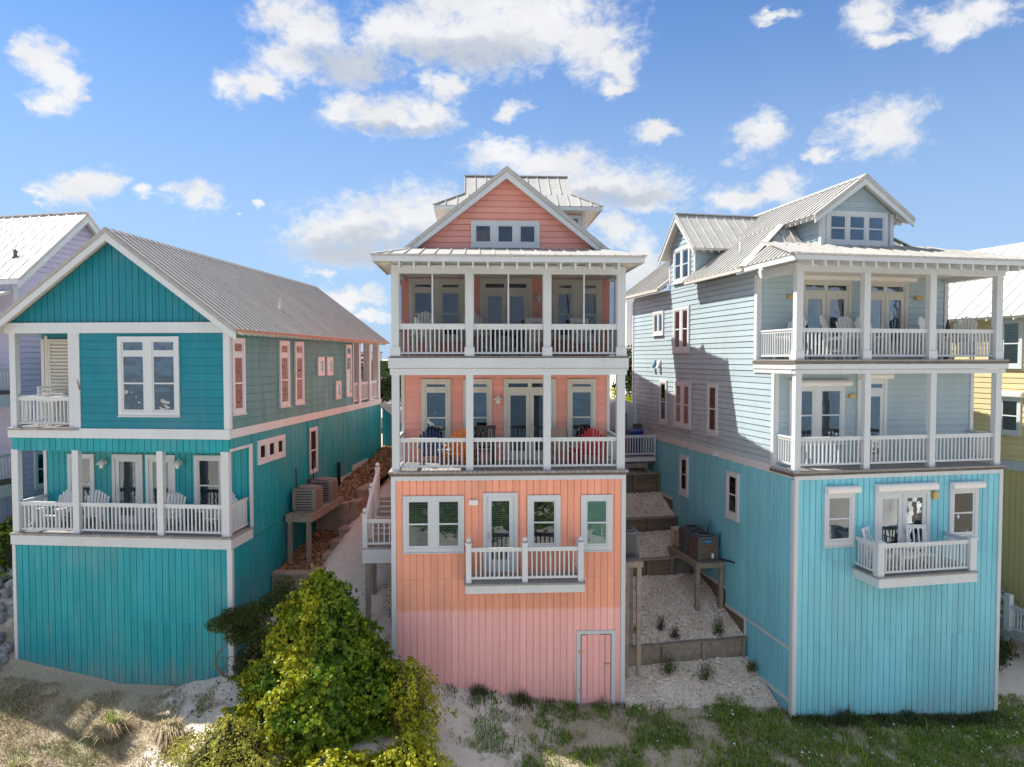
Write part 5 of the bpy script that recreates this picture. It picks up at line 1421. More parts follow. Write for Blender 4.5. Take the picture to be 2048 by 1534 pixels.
# ------------------------------------------------------------------ furniture
def adirondack(mat, tall=0.0):
    """fan back garden chair: seat slats, back slats, arms, legs; faces -y"""
    root = empty('garden_chair')
    h = .36 + tall
    for s in (-1, 1):
        MB().box((s * .29 - .02, s * .29 + .02, -.30, -.22, 0, h + .22)).build('leg', mat, root)
        MB().beam((s * .26, -.26, h), (s * .26, .42 - tall * .2, max(.04, h - .32) if not tall else h - .08), .035, .10).build('seat_rail', mat, root)
        if tall: MB().box((s * .27 - .02, s * .27 + .02, .22, .29, 0, h)).build('leg', mat, root)
        else: MB().beam((s * .27, .22, h + .2), (s * .27, .34, .0), .035, .07).build('leg', mat, root)
        a = MB().prism([(s * .25, -.36, h + .22), (s * .40, -.34, h + .22), (s * .40, .0, h + .22), (s * .33, .30, h + .22), (s * .27, .30, h + .22)], (0, 0, .025)); a.build('arm', mat, root)
        if tall:
            MB().box((s * .27 - .015, s * .27 + .015, -.24, .24, .22, .28)).build('stretcher', mat, root)
    for i in range(5):
        t = i / 4; y = -.28 + t * .46; z = h + .02 - t * .10
        box_obj('seat_slat', (-.27, .27, y - .045, y + .045, z, z + .022), mat, root)
    hts = [.62, .72, .78, .80, .78, .72, .62]
    for i, hh in enumerate(hts):
        x = (i - 3) * .082; xt = x * 1.18
        p = Vector((x, .20, h - .10)); q = Vector((xt, .20 + hh * .38, h - .10 + hh))
        d = (q - p).normalized(); sx = Vector((1, 0, 0)); nn = d.cross(sx).normalized() * .02
        w0, w1 = .033, .037
        poly = [p - sx * w0, p + sx * w0, q + sx * w1 - d * .03, q + sx * w1 * .5, q - sx * w1 * .5, q - sx * w1 - d * .03]
        MB().prism(poly, nn).build('back_slat', mat, root)
    MB().beam((-.30, .30, h + .18), (.30, .30, h + .18), .05, .03).build('back_brace', mat, root)
    return root

def rocker(mat, slats=6):
    """high back rocking chair; faces -y"""
    root = empty('rocking_chair')
    for s in (-1, 1):
        MB().beam((s * .26, .22, .05), (s * .26, .40, 1.15), .045, .045).build('back_post', mat, root)
        MB().beam((s * .28, -.25, .05), (s * .28, -.25, .66), .045, .045).build('leg', mat, root)
        MB().beam((s * .29, -.30, .67), (s * .27, .30, .66), .09, .025).build('arm', mat, root)
        pts = [(s * .27, -.45 + i * .11, .02 + .0 + .09 * ((i - 4.5) / 4.5) ** 2) for i in range(11)]
        MB().tube(pts, .022).build('runner', mat, root)
        MB().beam((s * .27, -.25, .25), (s * .27, .25, .25), .03, .04).build('stretcher', mat, root)
    for i in range(6):
        y = -.27 + i * .09; box_obj('seat_slat', (-.27, .27, y - .038, y + .038, .42 - i * .008, .442 - i * .008), mat, root)
    MB().beam((-.30, .40, 1.10), (.30, .40, 1.10), .03, .11).build('top_rail', mat, root); MB().beam((-.27, .26, .50), (.27, .26, .50), .03, .06).build('back_brace', mat, root)
    for i in range(slats):
        x = -.2 + .4 * i / (slats - 1); MB().beam((x, .265, .50), (x * 1.05, .395, 1.07), .045, .016, up=(0, 1, 0)).build('back_slat', mat, root)
    return root

def sling_chair(mat, fr):
    root = empty('patio_chair')
    for s in (-1, 1):
        MB().tube([(s * .28, -.28, .0), (s * .28, -.26, .40), (s * .28, .20, .36), (s * .27, .42, 1.05)], .017).build('side_frame', fr, root)
        MB().tube([(s * .28, .28, .0), (s * .28, .22, .36)], .017).build('leg', fr, root)
        MB().beam((s * .29, -.25, .62), (s * .29, .26, .62), .05, .025).build('arm', fr, root); MB().tube([(s * .28, -.26, .38), (s * .29, -.22, .61)], .014).build('arm_post', fr, root)
    MB().prism([(-.27, -.26, .41), (.27, -.26, .41), (.27, .20, .37), (-.27, .20, .37)], (0, 0, .02)).build('seat', mat, root)
    MB().prism([(-.27, .20, .37), (.27, .20, .37), (.26, .42, 1.06), (-.26, .42, 1.06)], (0, .02, .0)).build('backrest', mat, root)
    return root

def bar_chair(mat):
    """counter height dining chair with ladder back; faces -y"""
    root = empty('dining_chair')
    for sx in (-1, 1):
        MB().box((sx * .22 - .02, sx * .22 + .02, -.22, -.18, 0, .70)).build('leg', mat, root); MB().box((sx * .22 - .02, sx * .22 + .02, .18, .22, 0, 1.18)).build('leg', mat, root)
        box_obj('stretcher', (sx * .22 - .012, sx * .22 + .012, -.18, .18, .25, .29), mat, root); box_obj('arm', (sx * .24 - .03, sx * .24 + .03, -.22, .2, .93, .955), mat, root)
    box_obj('seat', (-.23, .23, -.23, .2, .70, .73), mat, root)
    for z in (.86, .99, 1.11): box_obj('back_slat', (-.2, .2, .19, .212, z, z + .075), mat, root)
    box_obj('footrest', (-.2, .2, -.21, -.18, .25, .29), mat, root)
    return root

def slat_table(mat, w, d, h, top=6, name='patio_table'):
    root = empty(name)
    for i in range(top):
        y = -d / 2 + (i + .5) * d / top; box_obj('top_slat', (-w / 2, w / 2, y - d / top * .45, y + d / top * .45, h - .03, h), mat, root)
    MB().box((-w / 2 + .05, w / 2 - .05, -d / 2 + .04, -d / 2 + .065, h - .11, h - .031)).box((-w / 2 + .05, w / 2 - .05, d / 2 - .065, d / 2 - .04, h - .11, h - .031)).build('apron', mat, root)
    for sx in (-1, 1):
        for sy in (-1, 1):
            x = sx * (w / 2 - .06); y = sy * (d / 2 - .06); MB().box((x - .025, x + .025, y - .025, y + .025, 0, h - .031)).build('leg', mat, root)
    return root

def HP(hx, hy, ang, u, v, z):
    a = R(ang); return (hx + u * math.cos(a) + v * math.sin(a), hy - u * math.sin(a) + v * math.cos(a), z)
TE = (-7.986, 20.0, 5.0); CO = (-3.394, 20.0, -3.0); BL = (8.0, 20.0, -11.0)
def put(o, hs, u, v, z, turn, label, cat, group=None):
    o.location = HP(*hs, u, v, z); o.rotation_euler = (0, 0, -R(hs[2]) + R(turn)); tag(o, label, cat, group); return o

A0 = adirondack(WHITEP)
G = 'white garden chairs on the teal lower porch'
put(A0, TE, -5.85, .78, 4.935, -8, 'white fan-back garden chair in the left bay of the teal lower porch', 'chair', G)
put(copy_tree(A0), TE, -4.72, .80, 4.935, 12, 'white fan-back garden chair beside the second post of the teal lower porch', 'chair', G)
put(copy_tree(A0), TE, -2.28, .80, 4.935, 10, 'white fan-back garden chair beside the third post of the teal lower porch', 'chair', G)
put(copy_tree(A0), TE, -.78, .80, 4.935, -14, 'white fan-back garden chair in the right corner of the teal lower porch', 'chair', G)
put(slat_table(NAVY, .42, .42, .45, 4, 'side_table'), TE, -5.28, .85, 4.935, 0, 'navy side table between the two left garden chairs, teal lower porch', 'table')
put(slat_table(NAVY, .42, .42, .45, 4, 'side_table'), TE, -1.5, .85, 4.935, 0, 'navy side table in the right bay of the teal lower porch', 'table')
B0 = bar_chair(WHITEP)
put(B0, TE, -5.95, .75, 8.0, 80, 'white ladder-back chair at the outer side of the teal upper porch table', 'chair', 'white dining chairs on the teal upper porch')
put(copy_tree(B0), TE, -4.95, .85, 8.0, -20, 'white ladder-back chair beside the post on the teal upper porch', 'chair', 'white dining chairs on the teal upper porch')
put(slat_table(WHITEP, .75, .7, .88), TE, -5.4, .8, 8.0, 0, 'white slatted table on the teal upper porch', 'table')
# coral porch
put(adirondack(NAVY), CO, 1.03, 1.05, 6.815, 6, 'navy blue fan-back garden chair on the coral porch', 'chair')
put(adirondack(ORANGE), CO, 1.80, 1.0, 6.815, -16, 'orange fan-back garden chair on the coral porch', 'chair')
put(rocker(BROWN), CO, 2.62, 1.1, 6.815, -10, 'dark brown rocking chair on the coral porch', 'chair')
put(sling_chair(TAN, BROWN), CO, 4.95, 1.15, 6.815, 6, 'tan fabric patio chair right of the coral porch doors', 'chair')
put(adirondack(RED), CO, 5.82, 1.0, 6.815, -14, 'red fan-back garden chair in the right bay of the coral porch', 'chair')
put(slat_table(WHITEP, .40, .40, .45, 4, 'side_table'), CO, 1.42, 1.35, 6.815, 0, 'small white side table between navy and orange chairs', 'table')
put(slat_table(RED, .40, .40, .45, 4, 'side_table'), CO, 5.38, 1.4, 6.815, 0, 'small red side table beside the red garden chair', 'table')
put(adirondack(WHITEP, .3), CO, .75, 1.0, 10.08, -12, 'white tall garden chair in the left bay of the screened porch', 'chair')
put(adirondack(WHITEP, .3), CO, 2.42, 1.2, 10.08, 20, 'white tall garden chair behind the second post of the screened porch', 'chair')
put(rocker(WHITEP), CO, 5.6, 1.1, 10.08, 10, 'white rocking chair in the right bay of the screened porch', 'chair')
put(rocker(WHITEP), CO, 4.25, .9, 10.08, 14, 'white rocking chair behind the third post of the screened porch', 'chair')
put(slat_table(BROWN, .9, .6, .72), CO, 3.3, 1.2, 10.08, 0, 'dark table in the middle bay of the screened porch', 'table')
put(slat_table(plain('multicoloured wood', (.45, .2, .05), .6), .5, .4, .5, 4, 'side_table'), CO, 4.95, 1.4, 10.08, 0, 'orange brown side table in the screened porch', 'table')
# blue porches
put(adirondack(WHITEP, .3), BL, .72, 1.55, 9.98, -70, 'white tall garden chair at the left end of the blue upper porch', 'chair')
put(sling_chair(NAVY, NAVY), BL, 1.15, 1.1, 9.98, 8, 'navy patio chair behind the corner post of the blue upper porch', 'chair')
T0 = adirondack(WHITEP, .30)
put(T0, BL, 2.0, .95, 9.98, 40, 'white tall garden chair before the first doors of the blue upper porch', 'chair')
put(copy_tree(T0), BL, 2.75, 1.3, 9.98, -6, 'white tall garden chair right of the second post of the blue upper porch', 'chair')
put(copy_tree(T0), BL, 3.38, 1.2, 9.98, 8, 'white tall garden chair between the two doors of the blue upper porch', 'chair')
put(copy_tree(T0), BL, 5.55, 1.1, 9.98, 25, 'white tall garden chair right of the third post of the blue upper porch', 'chair')
put(copy_tree(T0), BL, 6.35, 1.0, 9.98, -55, 'white tall garden chair turned sideways in the right corner of the blue upper porch', 'chair')
put(slat_table(WHITEP, .9, .7, .92), BL, 1.55, 1.5, 9.98, 0, 'white high table on the left of the blue upper porch', 'table')
u = empty('closed_parasol'); MB().tube([(0, 0, 0), (.05, 0, 1.0)], .02).build('pole', GREYP, u); MB().lathe([(.03, .55), (.09, .62), (.07, 1.0), (.02, 1.25)], (.03, 0, 0), 9).build('canopy', GREYP, u, True); MB().lathe([(.2, 0), (.2, .05), (.03, .08)], (0, 0, 0), 12).build('base', GREYP, u, True)
put(u, BL, 5.98, 1.2, 9.98, 0, 'closed dark parasol between two white chairs on the blue upper porch', 'parasol')
put(rocker(WHITEP, 4), BL, 3.78, -.48, 3.99, -14, 'white rocking chair on the blue lower balcony', 'chair')
put(slat_table(WHITEP, .62, .5, .48), BL, 3.12, -.58, 3.99, 0, 'white slatted table on the blue lower balcony', 'table')
put(rocker(WHITEP, 4), BL, 2.50, -.40, 3.99, 30, 'white rocking chair at the left end of the blue lower balcony', 'chair')

# ------------------------------------------------------------------ air conditioners and stands
def ac_unit(w, h, mat, rows=7, side_mat=None, name='air_conditioner'):
    root = empty(name)
    def rr(hw, c, z):  # rounded square ring
        pts = []
        for (sx, sy, a0) in ((1, 1, 0), (-1, 1, 90), (-1, -1, 180), (1, -1, 270)):
            for k in range(4):
                a = R(a0 + 30 * k); pts.append((sx * (hw - c) + c * math.cos(a), sy * (hw - c) + c * math.sin(a), z))
        return pts
    m = MB(); m.prism(rr(w / 2 - .02, .1, .03), (0, 0, h - .1)); m.build('coil', ACBLACK, root)
    for (z0, z1, e) in ((0, .06, .0), (h - .09, h - .02, .0)): MB().prism(rr(w / 2, .1, z0), (0, 0, z1 - z0)).build('frame_band', mat, root)
    for sx in (-1, 1):
        for sy in (-1, 1):
            x = sx * (w / 2 - .05); y = sy * (w / 2 - .05); MB().box((x - .05, x + .05, y - .05, y + .05, .06, h - .09)).build('corner_post', mat, root)
    for i in range(rows):
        z = .075 + (i + .5) * (h - .18) / rows; t = (h - .18) / rows * .62
        MB().prism(rr(w / 2 - .006, .1, z - t / 2), (0, 0, t)).build('louvre', side_mat or mat, root)
    MB().lathe([(w * .40, h - .02), (w * .42, h + .0), (w * .42, h + .025), (w * .36, h + .03)], (0, 0, 0), 20).build('fan_ring', mat, root, True)
    MB().lathe([(w * .36, h - .001), (w * .36, h + .004)], (0, 0, .0), 20).build('fan_opening', ACBLACK, root)
    g = MB()
    for k in range(4): g.lathe([(w * .09 * (k + .6), h + .026), (w * .09 * (k + .6) + .012, h + .034)], (0, 0, 0), 20)
    for k in range(6):
        a = R(30 * k); c, s = math.cos(a) * w * .36, math.sin(a) * w * .36; g.beam((-c, -s, h + .032), (c, s, h + .032), .008, .006)
    MB().lathe([(w * .09, h + .02), (w * .09, h + .04)], (0, 0, 0), 12).build('fan_hub', mat, root)
    g.build('fan_guard', mat, root)
    return root

def stand(hs, u0, u1, v0, v1, z, legs, label, th=.14, mat=None):
    """timber platform: planks, rim boards, legs"""
    mat = mat or TIMBER
    root = empty('timber_stand', HP(*hs, 0, 0, 0), -R(hs[2]))
    n = max(2, round((u1 - u0) / .14)); e = (u1 - u0) / n
    for i in range(n): box_obj('plank', (u0 + i * e + .003, u0 + (i + 1) * e - .003, v0, v1, z - .035, z), mat, root)
    for (a, b, c, d) in ((u0 + .01, u1 - .01, v0 + .01, v0 + .05), (u0 + .01, u1 - .01, v1 - .05, v1 - .01), (u0 + .01, u0 + .05, v0 + .051, v1 - .051), (u1 - .05, u1 - .01, v0 + .051, v1 - .051)):
        box_obj('rim_board', (a, b, c, d, z - .035 - th, z - .036), mat, root)
    for (x, y, zb) in legs: MB().box((x, x + .13, y, y + .13, zb, z - .036 - .002)).build('leg', mat, root)
    return tag(root, label, 'stand')

stand(TE, .12, 1.05, 3.5, 6.75, 4.80, [(.18, 3.56, 2.7), (.82, 3.56, 2.7), (.82, 6.5, 3.3), (.18, 6.5, 3.3)], 'grey timber stand holding two air conditioners beside the teal house', th=.2)
a = ac_unit(.78, .80, ACM); put(a, TE, .58, 4.35, 4.80, 0, 'nearer taupe air conditioner on the timber stand beside the teal house', 'air conditioner', 'air conditioners beside the teal house')
put(copy_tree(a), TE, .58, 5.95, 4.80, 0, 'farther taupe air conditioner on the timber stand beside the teal house', 'air conditioner', 'air conditioners beside the teal house')
stand(BL, -1.12, -.06, 3.85, 6.2, 3.13, [(-1.08, 3.9, 1.0), (-.22, 3.9, 1.0), (-1.08, 6.0, 2.0), (-.22, 6.0, 2.0)], 'grey timber stand holding three units beside the blue house')
a = ac_unit(.74, .84, ACD, 10, ACRUST); put(a, BL, -.58, 4.42, 3.13, 0, 'rust-streaked dark air conditioner at the near end of the stand beside the blue house', 'air conditioner')
sl_ = MB().box((-.1, .1, -.376, -.372, .62, .72)).build('sticker', plain('blue sticker', (.02, .25, .55), .5), a); sl_ = MB().box((.12, .2, -.376, -.372, .1, .26)).build('sticker', WHITEP, a)
put(ac_unit(.70, .88, ACD, 9), BL, -.60, 5.3, 3.13, 0, 'dark grey air conditioner in the middle of the stand beside the blue house', 'air conditioner')
s = empty('heat_pump'); MB().box((-.16, .16, -.38, .38, .05, .68)).build('cabinet', BEIGE, s); MB().box((-.172, -.161, -.36, .10, .10, .62)).build('grille', ACM, s); MB().box((-.12, .12, -.3, -.24, 0, .05)).box((-.12, .12, .24, .3, 0, .05)).build('feet', ACD, s)
for i in range(9): box_obj('grille_bar', (-.182, -.173, -.36, .1, .12 + i * .055, .135 + i * .055), BEIGE, s)
put(s, BL, -.78, 5.95, 3.13, 0, 'slim beige heat pump at the far end of the stand beside the blue house', 'heat pump')
stand(CO, 6.72, 7.28, .25, 1.6, 4.05, [(7.1, .3, .6), (7.1, 1.4, .9), (6.74, .3, .6)], 'grey timber stand against the right corner of the coral house')
put(ac_unit(.62, .80, ACD, 9), CO, 6.92, .95, 4.05, 0, 'dark air conditioner half hidden by the right corner of the coral house', 'air conditioner')

# bins and shower cabin on the back landing
def bin_(mat, lid, label, u, v):
    b = empty('wheelie_bin'); m = MB(); m.add([(-.24, -.28, 0), (.24, -.28, 0), (.24, .24, 0), (-.24, .24, 0), (-.29, -.36, .95), (.29, -.36, .95), (.29, .32, .95), (-.29, .32, .95)], [(3, 2, 1, 0), (4, 5, 6, 7), (0, 1, 5, 4), (1, 2, 6, 5), (2, 3, 7, 6), (3, 0, 4, 7)]); m.build('body', mat, b)
    MB().prism([(-.31, -.38, .955), (-.31, .34, .955), (-.31, .34, 1.02), (-.31, .0, 1.07), (-.31, -.38, 1.0)], (.62, 0, 0)).build('lid', lid, b)
    for x in (-.25, .22): MB().lathe([(.1, 0), (.1, .04)], (x, .26, .1), 12, 'x').build('wheel', ACBLACK, b)
    put(b, BL, u, v, 5.92, 0, label, 'bin')
bin_(BINB, BINB, 'blue wheelie bin on the landing behind the coral house', -.75, 10.7)
bin_(GREYP, BING, 'dark green wheelie bin left of the blue bin', -1.5, 10.7)
sh = empty('shower_cabin'); MB().box((-.55, .55, 0, 1.0, 0, 1.95)).build('cabin_wall', WHITE, sh)
arc = [(-.6, -.03, 1.95)] + [(.6 * math.cos(R(180 - 15 * k)), -.03, 1.95 + .28 * math.sin(R(15 * k))) for k in range(1, 12)] + [(.6, -.03, 1.95)]
MB().prism(arc, (0, 1.1, 0)).build('arched_roof', WHITE, sh)
dm = MB().box((-.34, .34, -.04, -.002, .05, 1.80)).build('door_frame', WHITE, sh)
for i in range(4): box_obj('door_board', (-.27 + i * .135 + .004, -.135 + i * .135 - .004, -.055, -.041, .08, 1.68), SHED, dm)
put(sh, BL, -.85, 12.0, 5.92, 0, 'white arched outdoor shower cabin with blue door at the back landing', 'cabin')
mb = empty('meter_cabinet'); MB().box((-.15, .15, 0, .3, 0, 1.2)).build('cabinet', ACD, mb); MB().lathe([(.06, 0), (.06, .05)], (-.16, .12, .85), 10, 'x').build('meter', LAMPW, mb); put(mb, BL, -.22, 11.5, 5.92, 0, 'grey meter cabinet beside the shower cabin door', 'cabinet')

# ================================================================== TERRACES AND BEDS
rng = np.random.default_rng(11)
OCT = np.array([[1, 0, 0], [-1, 0, 0], [0, 1, 0], [0, -1, 0], [0, 0, 1], [0, 0, -1]], float)
OCTF = np.array([[0, 2, 4], [2, 1, 4], [1, 3, 4], [3, 0, 4], [2, 0, 5], [1, 2, 5], [3, 1, 5], [0, 3, 5]])

def pebbles(name, P, size, mat, flat=.6, parent=None, seed=1):
    """loose stones: P (n,3) centres"""
    r = np.random.default_rng(seed); n = len(P)
    S = size * r.lognormal(0, .35, (n, 1, 1)) * np.stack([r.uniform(.7, 1.3, n), r.uniform(.6, 1.1, n), np.full(n, flat) * r.uniform(.6, 1.3, n)], -1)[:, None, :]
    V = OCT[None] * S * r.uniform(.75, 1.2, (n, 6, 1))
    a = r.uniform(0, 6.283, n); b = r.uniform(-.6, .6, n)
    ca, sa, cb, sb = np.cos(a), np.sin(a), np.cos(b), np.sin(b)
    Rz = np.zeros((n, 3, 3)); Rz[:, 0, 0] = ca; Rz[:, 0, 1] = -sa; Rz[:, 1, 0] = sa; Rz[:, 1, 1] = ca; Rz[:, 2, 2] = 1
    Rx = np.zeros((n, 3, 3)); Rx[:, 0, 0] = 1; Rx[:, 1, 1] = cb; Rx[:, 1, 2] = -sb; Rx[:, 2, 1] = sb; Rx[:, 2, 2] = cb
    V = np.einsum('nij,nkj->nki', Rz @ Rx, V) + P[:, None, :]
    F = OCTF[None] + (np.arange(n) * 6)[:, None, None]
    return np_obj(name, V.reshape(-1, 3), F.reshape(-1, 3), mat, parent)

def island_mat(name, stops, rough=.85):
    m = leafy(name, stops, rough, 0.0)
    return m
GRAVEL = island_mat('shell gravel', [(0, (.34, .26, .18)), (.3, (.74, .62, .49)), (.6, (.88, .77, .64)), (.85, (.92, .85, .75)), (1, (.92, .89, .83))])
BEDROCK = island_mat('brown bed stones', [(0, (.07, .04, .022)), (.35, (.19, .11, .055)), (.7, (.33, .21, .11)), (.9, (.46, .34, .2)), (1, (.6, .52, .42))])
SOIL = plain('bed soil', (.13, .09, .06), .95)
GBASE = plain('gravel base', (.66, .57, .47), .95, var=.3)

# gravel terraces between the coral and blue houses (in the blue house's frame: u left of its wall)
def left_edge(v):                       # distance from the blue wall to the coral wall
    bx, by, _ = HP(*BL, 0, v, 0)
    return -(bx - 3.25 + (by - 20.35) * .0524) - .02
TER = [(0.0, 2.46, -.42, .50), (2.56, 5.86, 1.08, 2.16), (5.98, 7.78, 2.74, 3.28), (7.92, 9.56, 3.74, 4.46), (9.68, 12.2, 5.14, 5.3)]
allP = []
for i, (v0, v1, z0, z1) in enumerate(TER):
    n = 12; V = []; F = []
    for k in range(n + 1):
        v = v0 + (v1 - v0) * k / n
        for j in range(9):
            u = left_edge(v) * (1 - j / 8) - .01
            z = z0 + (z1 - z0) * k / n + .04 * mnoise.noise(Vector((u * 1.3, v * 1.3, i)))
            x, y, _ = HP(*BL, u, v, 0); V.append((x, y, z))
    for k in range(n):
        for j in range(8):
            q = k * 9 + j; F.append((q, q + 1, q + 10, q + 9))
    struct(np_obj('gravel_bed', V, F, GBASE, smooth=True))
    area = (v1 - v0) * 3.6; cnt = int(area * (900 if i else 420))
    t = rng.uniform(0, 1, cnt); w = rng.uniform(.01, .99, cnt); v = v0 + (v1 - v0) * t
    u = np.array([left_edge(q) for q in v]) * w
    X = BL[0] + u * math.cos(R(BL[2])) + v * math.sin(R(BL[2])); Y = BL[1] - u * math.sin(R(BL[2])) + v * math.cos(R(BL[2]))
    Z = z0 + (z1 - z0) * t + np.array([.04 * mnoise.noise(Vector((a * 1.3, b * 1.3, i))) for a, b in zip(u, v)]) + .008
    allP.append(np.stack([X, Y, Z], -1))
struct(pebbles('shell_gravel', np.concatenate(allP), .030, GRAVEL, .6, seed=5), 'stuff')

def timber_wall(v, z0, z1, u_end, label, cap=.16):
    root = empty('retaining_wall', HP(*BL, 0, v, 0), -R(BL[2]))
    u0 = left_edge(v)
    n = max(1, round((z1 - z0) / .2)); e = (z1 - z0) / n
    for i in range(n): box_obj('plank', (u0, u_end, .0, .05, z0 + i * e + .004, z0 + (i + 1) * e - .004), TIMBER_D if v > 4 else TIMBER, root)
    box_obj('cap_board', (u0, u_end + .02, -.12, .12, z1, z1 + .045), TIMBER, root)
    L = u_end - u0
    for k in range(4):
        u = u0 + L * (.03 + .31 * k); MB().box((u, u + .11, -.09, -.001, z0 - .2, z1 - .001)).build('post', TIMBER if v < 4 else TIMBER_D, root)
    return tag(root, label, 'retaining wall')
timber_wall(2.5, .42, 1.06, -.02, 'lowest grey timber retaining wall of the gravel terraces')
timber_wall(5.92, 2.1, 2.74, -1.05, 'second timber retaining wall from below on the gravel terraces')
timber_wall(7.84, 3.2, 3.78, -.02, 'third timber retaining wall from below on the gravel terraces')
timber_wall(9.6, 4.4, 5.22, -.02, 'topmost timber retaining wall below the white landing')
# loose timber steps along the coral wall
def steps(label, items):
    root = empty('timber_steps', HP(*BL, 0, 0, 0), -R(BL[2]))
    for (v, z, w) in items:
        u0 = left_edge(v) + .1; box_obj('tread', (u0, u0 + w, v - .14, v + .14, z, z + .05), TIMBER, root); MB().box((u0 + w - .2, u0 + w - .1, v - .05, v + .05, z - .35, z - .001)).build('support', TIMBER_D, root)
    tag(root, label, 'steps')
steps('single timber step against the third retaining wall', [(7.45, 3.42, 1.15)])
steps('flight of small timber steps below the landing', [(9.35, 4.98, .55), (9.0, 4.72, .6), (8.65, 4.45, .65), (8.3, 4.18, .7)])

# planted bed beside the teal house
def bed_z(v): return float(np.interp(v, [2.7, 6.58, 6.62, 8.2, 10, 13.8, 15.9, 18], [3.0, 3.55, 4.48, 4.62, 4.90, 5.25, 5.55, 5.7]))
def bed_r(v): return float(np.interp(v, [2.7, 6.6, 9.0, 13, 16, 18], [1.35, 1.28, 1.5, 1.75, 2.0, 2.2]))
V = []; F = []; vv = np.concatenate([np.linspace(2.75, 6.58, 14), np.linspace(6.62, 17.5, 26)])
for k, v in enumerate(vv):
    for j in range(7):
        x, y, _ = HP(*TE, .02 + bed_r(v) * j / 6, v, 0); V.append((x, y, bed_z(v) + .03 * mnoise.noise(Vector((x * 2, y * 2, 0)))))
for k in range(len(vv) - 1):
    for j in range(6):
        q = k * 7 + j; F.append((q, q + 1, q + 8, q + 7))
struct(np_obj('stone_bed', V, F, SOIL, smooth=True))
cnt = 7500; v = 2.8 + 14.5 * rng.uniform(0, 1, cnt) ** 1.2; w = rng.uniform(.02, .99, cnt)
u = .03 + np.array([bed_r(q) for q in v]) * w
X = TE[0] + u * math.cos(R(5)) + v * math.sin(R(5)); Y = TE[1] - u * math.sin(R(5)) + v * math.cos(R(5))
Z = np.array([bed_z(q) for q in v]) + rng.uniform(.0, .05, cnt)
struct(pebbles('bed_stones', np.stack([X, Y, Z], -1), .062, BEDROCK, .55, seed=9), 'stuff')

def block_wall():
    root = empty('block_wall', HP(*TE, 0, 0, 0), -R(5))
    def course(a, b, along, fixed, z0, z1, cap):
        n = max(1, round((b - a) / .42)); rows = max(1, round((z1 - z0) / .2)); h = (z1 - z0) / rows
        for r in range(rows):
            e = (b - a) / n; off = (r % 2) * e / 2
            for i in range(n + (1 if off else 0)):
                s0 = max(a, a + i * e - off) + .004; s1 = min(b, a + (i + 1) * e - off) - .004
                if s1 - s0 < .05: continue
                j = random.uniform(-.01, .01)
                bx = (s0, s1, fixed - .14 + j, fixed + .14 + j, z0 + r * h + .003, z0 + (r + 1) * h - .003)
                if along == 'v': bx = (bx[2], bx[3], bx[0], bx[1], bx[4], bx[5])
                box_obj('block', bx, BLOCK, root)
        if cap:
            n2 = max(1, round((b - a) / .5)); e = (b - a) / n2
            for i in range(n2):
                bx = (a + i * e + .005, a + (i + 1) * e - .005, fixed - .2, fixed + .2, z1 + .001, z1 + .085)
                if along == 'v': bx = (bx[2], bx[3], bx[0], bx[1], bx[4], bx[5])
                box_obj('cap_stone', bx, BLOCK, root)
    course(.05, 1.5, 'u', 2.72, 1.4, 3.06, True)
    course(.05, 1.3, 'u', 6.62, 3.4, 4.52, True)
    for (a, b, zt) in ((2.9, 4.0, 3.06), (4.0, 4.85, 3.26), (4.85, 5.6, 3.48), (5.6, 6.45, 3.74)):
        course(a, b, 'v', 1.38, zt - 1.0, zt, True)
    for (a, b, zt) in ((6.75, 7.6, 4.52), (7.6, 9.0, 4.82)):
        course(a, b, 'v', 1.42, zt - .8, zt, True)
    tag(root, 'brown concrete block wall stepping up around the stone bed by the teal house', 'retaining wall')
block_wall()

# sandy walkway edging cloth and riprap
def rock_mesh(seed):
    r = np.random.default_rng(seed); m = MB()
    ico = [(0, 0, 1)] + [(math.cos(R(72 * i)) * .9, math.sin(R(72 * i)) * .9, .45) for i in range(5)] + [(math.cos(R(72 * i + 36)) * .9, math.sin(R(72 * i + 36)) * .9, -.45) for i in range(5)] + [(0, 0, -1)]
    vs = [Vector(p) * r.uniform(.72, 1.15) for p in ico]
    fs = [(0, 1 + i, 1 + (i + 1) % 5) for i in range(5)] + [(1 + i, 6 + i, 1 + (i + 1) % 5) for i in range(5)] + [(6 + i, 6 + (i + 1) % 5, 1 + (i + 1) % 5) for i in range(5)] + [(11, 6 + (i + 1) % 5, 6 + i) for i in range(5)]
    m.add(vs, fs); return m.mesh('rock', ROCK)
RM = [rock_mesh(i) for i in range(6)]
rp = tag(empty('rock_revetment', (-15.6, 20.2, .8)), 'slope of grey riprap rocks left of the teal house', 'rocks')
random.seed(5)
for i in range(280):
    y = -1.3 + 5.6 * random.random(); x = random.uniform(-1.5, .84 - .085 * y); s = random.uniform(.13, .27)
    o = bpy.data.objects.new('rock', RM[i % 6]); o.location = (x, y, gz(-15.6 + x, 20.2 + y) - .8 + random.uniform(.02, .16)); o.rotation_euler = (random.uniform(0, 6), random.uniform(0, 6), random.uniform(0, 6)); o.scale = (s, s * random.uniform(.7, 1.1), s * random.uniform(.6, .9)); link(o, rp)

